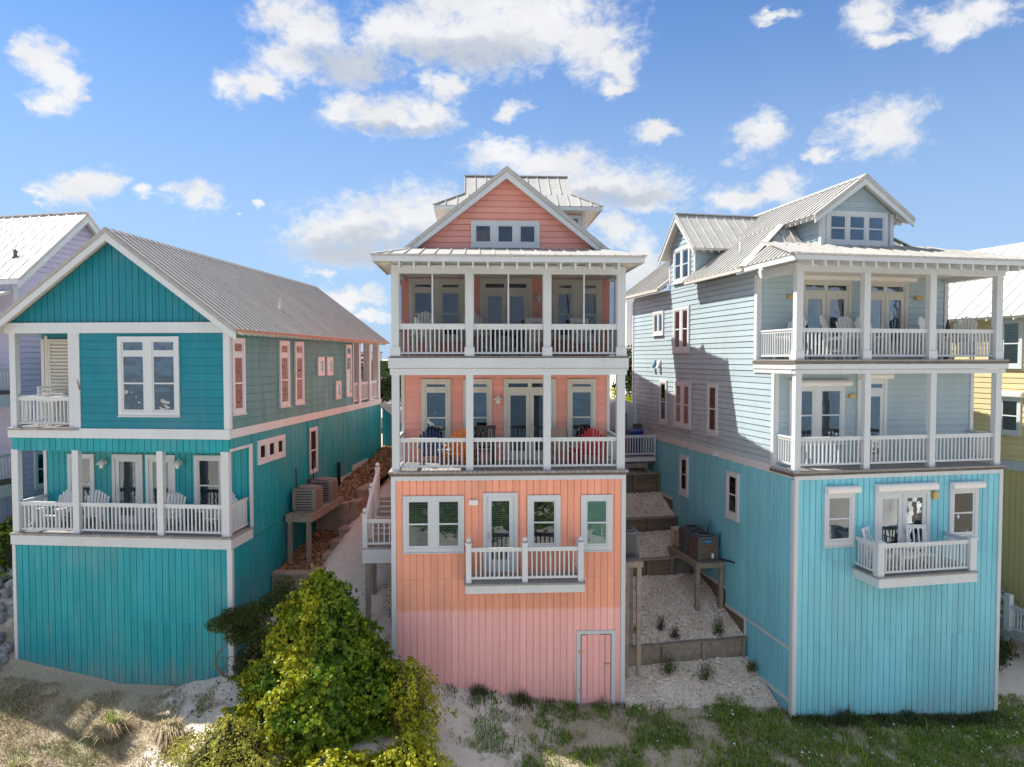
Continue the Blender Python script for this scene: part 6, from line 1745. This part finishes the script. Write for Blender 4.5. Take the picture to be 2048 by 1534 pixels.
# ================================================================== VEGETATION
def leaves(P, N, size, wid, seed, fold=.25, jitter=.6, heart=True):
    """P centres, N outward normals -> folded leaf faces (6 verts, 2 quads each)"""
    r = np.random.default_rng(seed); n = len(P)
    N = N + r.normal(0, jitter, (n, 3)); N /= np.linalg.norm(N, axis=1, keepdims=True) + 1e-9
    A = r.normal(0, 1, (n, 3)) + np.array([0, 0, -.8]); A -= (A * N).sum(1, keepdims=True) * N; A /= np.linalg.norm(A, axis=1, keepdims=True) + 1e-9
    B = np.cross(N, A)
    L = (size * r.lognormal(0, .28, n))[:, None]; Wd = L * wid
    k = L * fold
    if heart: pr = [(-.5, 0, 0), (-.52, .42, 1), (.02, .55, 1), (.55, 0, 0), (.02, -.55, 1), (-.52, -.42, 1)]
    else: pr = [(-.5, 0, 0), (-.2, .5, 1), (.2, .45, 1), (.5, 0, 0), (.2, -.45, 1), (-.2, -.5, 1)]
    V = np.stack([P + A * L * a + B * Wd * b + N * k * (c * .5) for (a, b, c) in pr], 1)
    F = np.array([[0, 1, 2, 3], [0, 3, 4, 5]])[None] + (np.arange(n) * 6)[:, None, None]
    return V.reshape(-1, 3), F.reshape(-1, 4)

def mound_points(n, c, prof, sy, seed, lump=.22, shell=.16, ang=None):
    """points on a lumpy mound: prof = list of (height, radius)"""
    r = np.random.default_rng(seed)
    hs = np.array([p[0] for p in prof]); rs = np.array([p[1] for p in prof])
    h = np.interp(r.uniform(0, 1, n), np.cumsum(np.concatenate([[0], (rs[1:] + rs[:-1]) * np.hypot(np.diff(hs), np.diff(rs))])) / np.sum((rs[1:] + rs[:-1]) * np.hypot(np.diff(hs), np.diff(rs))), hs)
    th = r.uniform(-math.pi, math.pi, n) if ang is None else r.uniform(ang[0], ang[1], n)
    rad = np.interp(h, hs, rs); dr = np.gradient(rs, hs); sl = np.interp(h, hs, dr)
    lumps = np.array([mnoise.noise(Vector((math.cos(a) * 1.9, math.sin(a) * 1.9, b * 1.1)) * 1.25 + Vector((seed, 0, 0))) + .5 * mnoise.noise(Vector((math.cos(a) * 2, math.sin(a) * 2, b)) * 3.1) + .55 * mnoise.noise(Vector((math.cos(a) * d, math.sin(a) * d, b)) * 4.6) for a, b, d in zip(th, h, rad)])
    rr = rad * (1 + lump * lumps) + .12 * lumps - np.abs(r.normal(0, shell, n))
    stray = r.uniform(0, 1, n) < .05
    rr = np.maximum(rr + np.where(stray, r.uniform(.0, .28, n), 0), .02)
    P = np.stack([c[0] + rr * np.cos(th), c[1] + rr * sy * np.sin(th), c[2] + h + .12 * lumps], -1)
    N = np.stack([np.cos(th), np.sin(th), -sl * .6 + .35], -1); N /= np.linalg.norm(N, axis=1, keepdims=True)
    return P, N

VINE = leafy('vine leaves', [(0, (.030, .080, .010)), (.35, (.085, .19, .016)), (.62, (.20, .31, .020)), (.86, (.38, .42, .024)), (.97, (.54, .48, .035)), (1, (.54, .26, .035))], .34, .40)
VINE_Y = leafy('yellow and sunlit vine leaves', [(0, (.10, .15, .012)), (.3, (.27, .31, .018)), (.6, (.50, .50, .030)), (.88, (.64, .58, .055)), (1, (.60, .30, .04))], .36, .40)
OLIVE = leafy('olive scrub leaves', [(0, (.11, .13, .018)), (.4, (.30, .31, .04)), (.75, (.48, .45, .065)), (1, (.56, .42, .09))], .55, .25)
JUNI = leafy('juniper sprays', [(0, (.022, .045, .010)), (.5, (.065, .105, .018)), (.85, (.14, .17, .028)), (1, (.26, .22, .05))], .6, .2)
TREE = leafy('tree leaves', [(0, (.012, .03, .008)), (.5, (.04, .085, .018)), (1, (.12, .16, .04))], .5, .25)
GRASS = leafy('green grass', [(0, (.06, .11, .014)), (.4, (.15, .26, .030)), (.75, (.27, .38, .055)), (1, (.50, .49, .18))], .55, .25)
DRY = leafy('dry grass', [(0, (.16, .125, .07)), (.5, (.40, .32, .20)), (.85, (.58, .49, .33)), (1, (.68, .61, .46))], .7, .2)
DRYD = leafy('brown grass', [(0, (.16, .13, .07)), (.5, (.34, .28, .16)), (1, (.56, .49, .31))], .7, .2)
TWIG = plain('bare twigs', (.17, .13, .10), .85)
CORE = plain('dark shrub core', (.020, .022, .010), .95)

def shrub(name, label, c, prof, sy, n, size, wid, mat, seed, cat='shrub', lump=.22, heart=True, second=None, twigs=20, corek=.80, shell=.16):
    root = tag(empty(name, c), label, cat)
    P, N = mound_points(n, (0, 0, 0), prof, sy, seed, lump, shell)
    V, F = leaves(P, N, size, wid, seed + 1, heart=heart)
    np_obj('foliage', V, F, mat, root)
    if second:
        m2, frac, ang = second
        P, N = mound_points(int(n * frac), (0, 0, 0), prof, sy, seed + 3, lump, .06, ang)
        P += N * .05
        V, F = leaves(P, N, size, wid, seed + 4, heart=heart); np_obj('foliage', V, F, m2, root)
    # branches inside
    m = MB(); r = random.Random(seed); H = prof[-1][0]
    for i in range(twigs):
        a = r.uniform(0, 6.283); hh = r.uniform(.3, .95) * H; rd = np.interp(hh, [p[0] for p in prof], [p[1] for p in prof]) * r.uniform(.75, 1.12)
        q = Vector((math.cos(a) * rd, math.sin(a) * rd * sy, hh)); mid = q * .55 + Vector((r.uniform(-.1, .1), r.uniform(-.1, .1), .1 * H))
        m.tube([(0, 0, -.1), mid * .6, mid, q], [.05, .035, .02, .006], 5)
    m.build('branches', TWIG, root)
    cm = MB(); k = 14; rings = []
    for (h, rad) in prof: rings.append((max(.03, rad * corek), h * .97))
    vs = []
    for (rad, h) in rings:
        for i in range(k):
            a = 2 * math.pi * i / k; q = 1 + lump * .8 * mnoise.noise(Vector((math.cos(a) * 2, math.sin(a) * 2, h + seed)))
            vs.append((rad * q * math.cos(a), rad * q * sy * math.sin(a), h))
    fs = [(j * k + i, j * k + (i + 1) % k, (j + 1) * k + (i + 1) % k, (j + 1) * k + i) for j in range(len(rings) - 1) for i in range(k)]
    cm.add(vs, fs); cm.build('dark_core', CORE, root)  # near-black hull added inside the leaves, standing in for deep shade
    return root

bx, by = -4.95, 18.35; bz = .55
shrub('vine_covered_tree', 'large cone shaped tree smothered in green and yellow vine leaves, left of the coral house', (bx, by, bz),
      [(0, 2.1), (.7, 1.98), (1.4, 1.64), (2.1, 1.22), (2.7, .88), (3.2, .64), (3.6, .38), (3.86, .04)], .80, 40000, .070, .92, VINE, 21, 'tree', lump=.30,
      second=(VINE_Y, .45, (math.pi * .55, math.pi * 1.52)), twigs=46, corek=.66, shell=.20)  # extra bright yellow leaves on the sunward side paint in the sunlight
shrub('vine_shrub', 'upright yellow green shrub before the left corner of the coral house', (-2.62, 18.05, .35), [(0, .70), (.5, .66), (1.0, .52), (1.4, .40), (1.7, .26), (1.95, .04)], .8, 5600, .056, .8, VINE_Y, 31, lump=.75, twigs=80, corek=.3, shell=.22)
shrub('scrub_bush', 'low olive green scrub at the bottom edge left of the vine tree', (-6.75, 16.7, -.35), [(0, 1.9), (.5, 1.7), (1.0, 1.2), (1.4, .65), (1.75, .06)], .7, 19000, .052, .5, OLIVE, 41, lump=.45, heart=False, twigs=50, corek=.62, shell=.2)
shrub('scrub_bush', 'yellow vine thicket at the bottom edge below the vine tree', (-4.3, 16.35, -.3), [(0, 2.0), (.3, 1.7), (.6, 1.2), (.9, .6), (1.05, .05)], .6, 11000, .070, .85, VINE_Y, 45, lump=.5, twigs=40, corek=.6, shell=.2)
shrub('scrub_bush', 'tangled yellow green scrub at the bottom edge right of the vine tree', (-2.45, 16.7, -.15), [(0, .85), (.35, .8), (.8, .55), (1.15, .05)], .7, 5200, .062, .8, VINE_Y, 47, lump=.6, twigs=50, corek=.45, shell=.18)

def juniper():
    """dark spreading juniper with layered fans and a bare bent limb"""
    root = tag(empty('juniper', (-7.05, 19.55, 1.25)), 'dark juniper leaning over the right corner of the teal house', 'tree')
    r = np.random.default_rng(77); Ps = []; Ns = []
    fans = [(-.95, .0, 1.35, .55, .22), (-.55, .1, 1.55, .6, .25), (-.15, .2, 1.62, .55, .3), (.25, .5, 1.75, .5, .35), (.45, .8, 2.1, .35, .4), (-.1, .05, 1.15, .6, .35), (-.5, -.1, 1.05, .45, .25), (.2, .0, .75, .5, .4), (-.2, -.2, .5, .4, .35), (.3, -.2, .3, .4, .35), (-.35, -.25, .2, .3, .3)]
    for (x, y, z, a, b) in fans:
        n = int(2600 * a); d = r.normal(0, 1, (n, 3)); d /= np.linalg.norm(d, axis=1, keepdims=True); q = r.uniform(0, 1, (n, 1)) ** .4
        Ps.append(np.array([x, y, z]) + d * q * np.array([a, a * .8, b])); Ns.append(d + np.array([0, 0, .5]))
    V, F = leaves(np.concatenate(Ps), np.concatenate(Ns), .085, .16, 78, heart=False, jitter=.9); np_obj('foliage', V, F, JUNI, root)
    m = MB(); m.tube([(.3, .1, -.3), (.25, .1, .5), (.1, .1, 1.1), (-.3, .05, 1.35), (-.9, 0, 1.38)], [.09, .08, .06, .04, .015], 7); m.tube([(.25, .1, .6), (.4, .5, 1.5), (.45, .8, 2.2)], [.06, .04, .012], 6); m.build('trunk', TRUNK, root)
    m = MB(); m.tube([(.1, -.35, .05), (-.4, -.5, -.02), (-.8, -.55, .15), (-1.02, -.55, .45), (-.95, -.5, .75), (-.7, -.4, 1.0)], [.05, .05, .045, .04, .03, .012], 7)
    rr = random.Random(3)
    for i in range(26):
        p = Vector((rr.uniform(-1.0, .1), rr.uniform(-.6, -.3), rr.uniform(0, .7))); m.tube([p, p + Vector((rr.uniform(-.2, .2), rr.uniform(-.15, .1), rr.uniform(-.35, .05))), p + Vector((rr.uniform(-.35, .3), rr.uniform(-.2, .1), rr.uniform(-.55, -.1)))], [.012, .008, .003], 4)
    m.build('bare_limb', TWIG, root)
juniper()

def blades(P, h, w, seed, lean=.35, droop=.0):
    """grass blades as two-segment strips"""
    r = np.random.default_rng(seed); n = len(P); a = r.uniform(0, 6.283, n); L = h * r.lognormal(0, .3, n)
    d = np.stack([np.cos(a), np.sin(a), np.zeros(n)], -1); s = np.stack([-np.sin(a), np.cos(a), np.zeros(n)], -1) * (w * r.uniform(.6, 1.3, n))[:, None]
    ln = (lean * r.uniform(.2, 1.3, n))[:, None]
    up = np.array([0, 0, 1.0]); L = L[:, None]
    M = P + up * L * .6 + d * L * ln * .4; T = P + up * L * (1 - droop) + d * L * ln
    V = np.stack([P - s, P + s, M + s * .8, M - s * .8, T + s * .15, T - s * .15], 1)
    F = np.array([[0, 1, 2, 3], [3, 2, 4, 5]])[None] + (np.arange(n) * 6)[:, None, None]
    return V.reshape(-1, 3), F.reshape(-1, 4)

def tuft(x, y, h, spread, n, mat, label, seed, green=.0, name='grass_clump'):
    z = gz(x, y); root = tag(empty(name, (x, y, z)), label, 'grass clump'); r = np.random.default_rng(seed)
    a = r.uniform(0, 6.283, n); q = np.abs(r.normal(0, .5, n)) * spread * .35
    base = np.stack([np.cos(a) * q, np.sin(a) * q, np.full(n, -.03)], -1)
    L = h * r.uniform(.6, 1.15, n); out = spread * r.uniform(.25, 1.1, n) * (.35 + q / (spread * .35) * .4)
    d = np.stack([np.cos(a + r.normal(0, .4, n)), np.sin(a + r.normal(0, .4, n)), np.zeros(n)], -1)
    w = np.cross(d, [0, 0, 1.0]) * .009
    pts = [base, base + np.array([0, 0, 1]) * (L * .75)[:, None] + d * (out * .35)[:, None], base + np.array([0, 0, 1]) * (L * .95)[:, None] + d * (out * .8)[:, None], base + np.array([0, 0, 1]) * (L * .55)[:, None] + d * (out * 1.35)[:, None]]
    V = np.stack([pts[0] - w, pts[0] + w, pts[1] + w, pts[1] - w, pts[2] + w, pts[2] - w, pts[3] + w * .2, pts[3] - w * .2], 1)
    F = np.array([[0, 1, 2, 3], [3, 2, 4, 5], [5, 4, 6, 7]])[None] + (np.arange(n) * 8)[:, None, None]
    np_obj('blades', V.reshape(-1, 3), F.reshape(-1, 4), mat, root)
    if green:
        k = int(n * green); P = np.stack([r.normal(0, spread * .12, k), r.normal(0, spread * .12, k), np.zeros(k)], -1); V, F = blades(P, h * .95, .008, seed + 2, .5); np_obj('green_blades', V, F, GRASS, root)
tuft(-10.55, 18.35, .46, .46, 1500, DRY, 'tan drooping grass clump with green heart below the teal house', 61, .35)
tuft(-8.75, 17.75, .62, .44, 2000, DRY, 'pale tall drooping grass clump at the edge of the sand below the teal house', 63, .05)
tuft(-12.0, 16.9, .42, .45, 1200, DRY, 'dry grass clump at the bottom left corner', 65, .2)
tuft(-10.3, 16.6, .36, .45, 1100, DRY, 'dry grass clump at the bottom edge right of the corner clump', 67, .35)

# grass cover and weeds on the dune: nobody could count it
def cover(name, n, xr, yr, dens, h, w, mat, seed, lean=.5, lift=0.0):
    r = np.random.default_rng(seed); X = r.uniform(*xr, n); Y = r.uniform(*yr, n)
    k = np.array([mnoise.noise(Vector((a * .7, b * .7, seed))) * .6 + mnoise.noise(Vector((a * 2.1, b * 2.1, seed))) * .4 for a, b in zip(X, Y)])
    keep = (k + r.normal(0, .06, n)) > dens(X, Y)
    X = X[keep]; Y = Y[keep]; Z = ground_z(X, Y)
    bm = np.array([0.10 * mnoise.noise(Vector((a * .9, b * .9, 3.1)) * .8) + .05 * mnoise.noise(Vector((a * .9, b * .9, 3.1)) * 2.3) for a, b in zip(X, Y)])
    P = np.stack([X, Y, Z + bm - .02 + lift], -1)
    V, F = blades(P, h, w, seed + 1, lean)
    return struct(np_obj(name, V, F, mat), 'stuff'), P
gr, GP = cover('green_grass', 130000, (-1.6, 16.5), (15.4, 21.9), lambda x, y: np.interp(x, [-1.6, .5, 2.0, 4, 8, 16], [.30, .12, .06, .0, -.12, -.24]) + np.where((y > 20.4) & (x > 3.2) & (x < 8), .30, 0), .10, .0095, GRASS, 81, .8)
cover('tall_weeds', 9000, (-1.0, 16.5), (15.4, 20.2), lambda x, y: np.interp(x, [-1, 2, 16], [.2, .1, .05]), .22, .011, GRASS, 84, .6)
cover('brown_grass', 40000, (-1.2, 16.5), (15.4, 20.4), lambda x, y: np.interp(x, [-1.2, 1, 16], [.25, .0, .05]), .085, .0075, DRYD, 83, 1.0)
cover('dry_stems', 5000, (-15, -8.6), (15.2, 19.4), lambda x, y: .0 + 0 * x, .17, .008, DRY, 86, 1.2)
cover('dry_grass', 52000, (-15, -7.6), (15.2, 19.9), lambda x, y: np.interp(y, [15, 18.3, 19.2, 20], [-.35, -.25, -.15, .0]) + np.interp(x, [-15, -9.9, -8.9, -7.6], [0, .05, .3, .6]), .075, .006, DRY, 85, 1.1)
cover('sparse_green_grass', 26000, (-15, -8.2), (15.2, 19.7), lambda x, y: .12 + 0 * x, .07, .007, GRASS, 87, .9)
cover('sand_weeds', 30000, (-4.4, 1.6), (15.5, 19.9), lambda x, y: .17 + 0 * x, .09, .008, GRASS, 89, .9)
# taller weeds along the foot of the coral and blue walls
r = np.random.default_rng(91); n = 3600
X = r.uniform(-2.9, 3.3, n); Y = 19.98 + (X + 3.39) * .0524 - np.abs(r.normal(0, .28, n)) - .04
k = np.array([mnoise.noise(Vector((a * 1.7, 5, 0))) for a in X]); keep = (k + r.normal(0, .25, n) > -.05) & ~((X > 1.7) & (X < 3.0) & (r.uniform(0, 1, n) < .75)); X = X[keep]; Y = Y[keep]; hgt = .10 + .30 * np.clip(k[keep] + .1, 0, 1) ** 1.3
V, F = blades(np.stack([X, Y, ground_z(X, Y) - .03], -1), hgt, .0075, 92, .5); struct(np_obj('wall_foot_weeds', V, F, leafy('dark weeds', [(0, (.03, .045, .012)), (.6, (.08, .12, .03)), (1, (.22, .19, .11))])), 'stuff')  # weed colours darker than the grass ramp
n = 3200; uu = r.uniform(-.05, 7.0, n); vv_ = -np.abs(r.normal(0, .22, n)) - .05
X = 8.0 + uu * math.cos(R(-11)) + vv_ * math.sin(R(-11)); Y = 20 - uu * math.sin(R(-11)) + vv_ * math.cos(R(-11))
k = np.array([mnoise.noise(Vector((a * 1.5, 9, 0))) for a in X]); hgt = .14 + .42 * np.clip(k, 0, 1) ** 1.3
P = np.stack([X, Y, ground_z(X, Y) - .03], -1); V, F = blades(P, hgt, .008, 95, .6); struct(np_obj('wall_foot_weeds', V, F, MATS['dark weeds']), 'stuff')
P2 = P + np.stack([r.normal(0, .05, n), r.normal(0, .05, n), hgt * r.uniform(.3, 1.0, n)], -1); V, F = leaves(P2, np.tile([0, -.3, 1.0], (n, 1)), .045, .6, 96, heart=False); struct(np_obj('weed_leaves', V, F, MATS['dark weeds']), 'stuff')
# clover leaves and white flowers in the grass
sel = GP[rng.choice(len(GP), min(15000, len(GP)), replace=False)]; sel = sel + np.stack([rng.normal(0, .05, len(sel)), rng.normal(0, .05, len(sel)), rng.uniform(.03, .09, len(sel))], -1)
V, F = leaves(sel, np.tile([0, 0, 1.0], (len(sel), 1)), .042, .85, 97, jitter=.5); struct(np_obj('clover', V, F, GRASS), 'stuff')
fl = GP[GP[:, 0] > 2.6]; fl = fl[rng.choice(len(fl), 620, replace=False)]
kk = np.array([mnoise.noise(Vector((a * .8, b * .8, 40))) for a, b, _ in fl]); fl = fl[kk > -.08]
fl = fl + np.array([0, 0, .12]); V, F = leaves(fl, np.tile([0, -.2, 1.0], (len(fl), 1)), .034, .9, 98, jitter=.3, fold=.1); struct(np_obj('white_flowers', V, F, plain('white petals', (.72, .74, .74), .6)), 'stuff')
# fallen leaves and sticks on the sand
n = 900; X = r.uniform(-9.8, -6.9, n); Y = r.uniform(17.0, 20.4, n); P = np.stack([X, Y, ground_z(X, Y) + .05], -1)
V, F = leaves(P, np.tile([0, 0, 1.0], (n, 1)), .05, .5, 99, heart=False, jitter=.3); struct(np_obj('leaf_litter', V, F, leafy('dead leaves', [(0, (.05, .05, .03)), (1, (.16, .13, .08))], .8, .05)), 'stuff')
n = 900; X = -3.6 - np.abs(r.normal(0, .6, n)); Y = r.uniform(20.2, 24.0, n); kk2 = np.array([mnoise.noise(Vector((a * 1.6, b * 1.6, 7))) for a, b in zip(X, Y)]); X = X[kk2 > .0]; Y = Y[kk2 > .0]; n = len(X); P = np.stack([X, Y, ground_z(X, Y) + .03], -1)
V, F = leaves(P, np.tile([0, 0, 1.0], (n, 1)),   .07, .16, 101, heart=False, jitter=.3); struct(np_obj('leaf_litter', V, F, leafy('brown litter', [(0, (.16, .12, .08)), (1, (.34, .26, .18))], .8, .05)), 'stuff')
stk = MB().tube([(0, 0, .04), (.45, .35, .08), (.85, .6, .05)], [.014, .012, .006], 5).build('stick', TRUNK, None); stk.location = (-8.35, 18.5, gz(-8.35, 18.5)); tag(stk, 'dark fallen stick on the sand below the teal house corner', 'stick')

n = 420; uu = r.uniform(-4.2, -.1, n); vv_ = r.uniform(.4, 5.6, n)
X = 8.0 + uu * math.cos(R(-11)) + vv_ * math.sin(R(-11)); Y = 20 - uu * math.sin(R(-11)) + vv_ * math.cos(R(-11)); Z = np.where(vv_ < 2.5, np.interp(vv_, [0, 2.46], [-.42, .5]), np.interp(vv_, [2.56, 5.86], [1.08, 2.16])) + .05
V, F = leaves(np.stack([X, Y, Z], -1), np.tile([0, 0, 1.0], (n, 1)), .055, .5, 103, heart=False, jitter=.3); struct(np_obj('leaf_litter', V, F, MATS['dead leaves']), 'stuff')
# small plants on the gravel terraces
def weed(u, v, z, h, sp, n, mat, label, seed):
    root = tag(empty('weed', HP(*BL, u, v, z)), label, 'weed'); rr = np.random.default_rng(seed)
    d = rr.normal(0, 1, (n, 3)); d[:, 2] = np.abs(d[:, 2]); d /= np.linalg.norm(d, axis=1, keepdims=True)
    P = d * (rr.uniform(0, 1, (n, 1)) ** .6) * np.array([sp, sp, h]); V, F = leaves(P, d, .05, .3, seed, heart=False, jitter=.8); np_obj('foliage', V, F, mat, root)
    m = MB()
    for i in range(7): a = i * .9; m.tube([(0, 0, -.03), (math.cos(a) * sp * .4, math.sin(a) * sp * .4, h * .6), (math.cos(a) * sp * .6, math.sin(a) * sp * .6, h * .95)], [.01, .007, .003], 4)
    m.build('stems', TRUNK, root)
BRW = leafy('withered weed leaves', [(0, (.03, .022, .014)), (.7, (.10, .07, .045)), (1, (.16, .14, .06))])
weed(-.85, 2.78, 1.12, .62, .24, 600, MATS['juniper sprays'], 'dark green weed at the right end of the lowest retaining wall', 201)
weed(-2.35, 2.75, 1.12, .40, .2, 350, BRW, 'withered brown weed behind the middle of the lowest retaining wall', 203)
weed(-2.65, 3.15, 1.25, .55, .16, 350, BRW, 'taller withered weed on the gravel left of centre', 205)
weed(-3.45, 3.1, 1.25, .26, .18, 300, GRASS, 'small bright green weed on the gravel near the coral house', 207)
weed(-2.9, 1.95, .42, .62, .32, 600, MATS['juniper sprays'], 'dark weed before the left of the lowest retaining wall', 209)
weed(-1.85, 1.55, .33, .55, .36, 600, MATS['juniper sprays'], 'bushy dark weed on the gravel before the lowest retaining wall', 211)
weed(-.25, 1.75, .35, .35, .2, 400, MATS['juniper sprays'], 'small dark weed against the foot of the blue house wall', 213)
# trees and shrubs behind
def tree(x, y, h, rad, label, seed, n=5000, size=.22, mat=None, cat='tree'):
    z = 5.7; root = tag(empty('tree', (x, y, z)), label, cat); r = np.random.default_rng(seed)
    m = MB(); m.tube([(0, 0, -.3), (.1, 0, h * .35), (0, .1, h * .6)], [.16, .13, .08], 8)
    cl = []
    for i in range(9):
        a = r.uniform(0, 6.283); q = Vector((math.cos(a) * rad * .6, math.sin(a) * rad * .6, h * r.uniform(.45, .92))); m.tube([(0, 0, h * .3), q * .6 + Vector((0, 0, .1 * h)), q], [.08, .05, .02], 5); cl.append(q)
    m.build('trunk', TRUNK, root); Ps = []
    for q in cl:
        k = n // 9; d = r.normal(0, 1, (k, 3)); d /= np.linalg.norm(d, axis=1, keepdims=True); Ps.append(np.array(q) + d * (r.uniform(.3, 1, (k, 1)) ** .5) * rad * .5)
    P = np.concatenate(Ps); V, F = leaves(P, P - np.array([0, 0, h * .6]), size, .5, seed + 1, heart=False); np_obj('crown', V, F, mat or TREE, root)
tree(8.3, 43, 4.6, 2.2, 'leafy tree behind the gap between coral and blue houses', 301)
tree(5.9, 38, 2.6, 1.2, 'low bright shrub behind the shower cabin', 303, 2500, .14, VINE_Y, 'shrub')
tree(-9.8, 52, 3.4, 2.0, 'dark palm-like shrub beyond the rear of the teal house', 305, 3500)
tree(-14.6, 72, 3.4, 2.4, 'round green tree beyond the teal rear porch', 307, 3500, .3)
tree(-21.5, 110, 3.6, 2.6, 'green tree before the far grey apartment block', 309, 3000, .35)
tree(-16.5, 88, 2.8, 2.2, 'small tree right of the teal rear porch posts', 311, 3000, .3)
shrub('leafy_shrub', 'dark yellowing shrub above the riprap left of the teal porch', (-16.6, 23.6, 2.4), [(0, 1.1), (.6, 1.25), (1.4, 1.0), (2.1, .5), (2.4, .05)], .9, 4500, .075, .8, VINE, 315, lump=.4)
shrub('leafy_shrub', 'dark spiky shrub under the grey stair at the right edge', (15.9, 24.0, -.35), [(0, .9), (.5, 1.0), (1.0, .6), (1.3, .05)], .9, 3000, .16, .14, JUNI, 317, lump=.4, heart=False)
# scrub on the seaward dunes
r = np.random.default_rng(410); n = 16000; X = r.uniform(-18, 20, n); Y = r.uniform(-16, -1, n); kk3 = np.array([mnoise.noise(Vector((a * .35, b * .35, 2))) for a, b in zip(X, Y)]); kp = kk3 > -.12; X = X[kp]; Y = Y[kp]
P = np.stack([X, Y, ground_z(X, Y) + r.uniform(0, 1, len(X)) * (.4 + 2.0 * np.clip(kk3[kp] + .1, 0, 1))], -1); V, F = leaves(P, np.tile([0, .4, 1.0], (len(X), 1)), .34, .6, 411, heart=False); struct(np_obj('dune_scrub', V, F, VINE), 'stuff')
# far tree line: one mass at the horizon
r = np.random.default_rng(400); n = 9000; X = r.uniform(-420, 420, n); Y = r.uniform(260, 420, n); P = np.stack([X, Y, 5.2 + r.uniform(0, 3.2, n)], -1)
V, F = leaves(P, np.tile([0, -1, .5], (n, 1)), 2.4, .8, 401, heart=False); struct(np_obj('far_woodland', V, F, TREE), 'stuff')
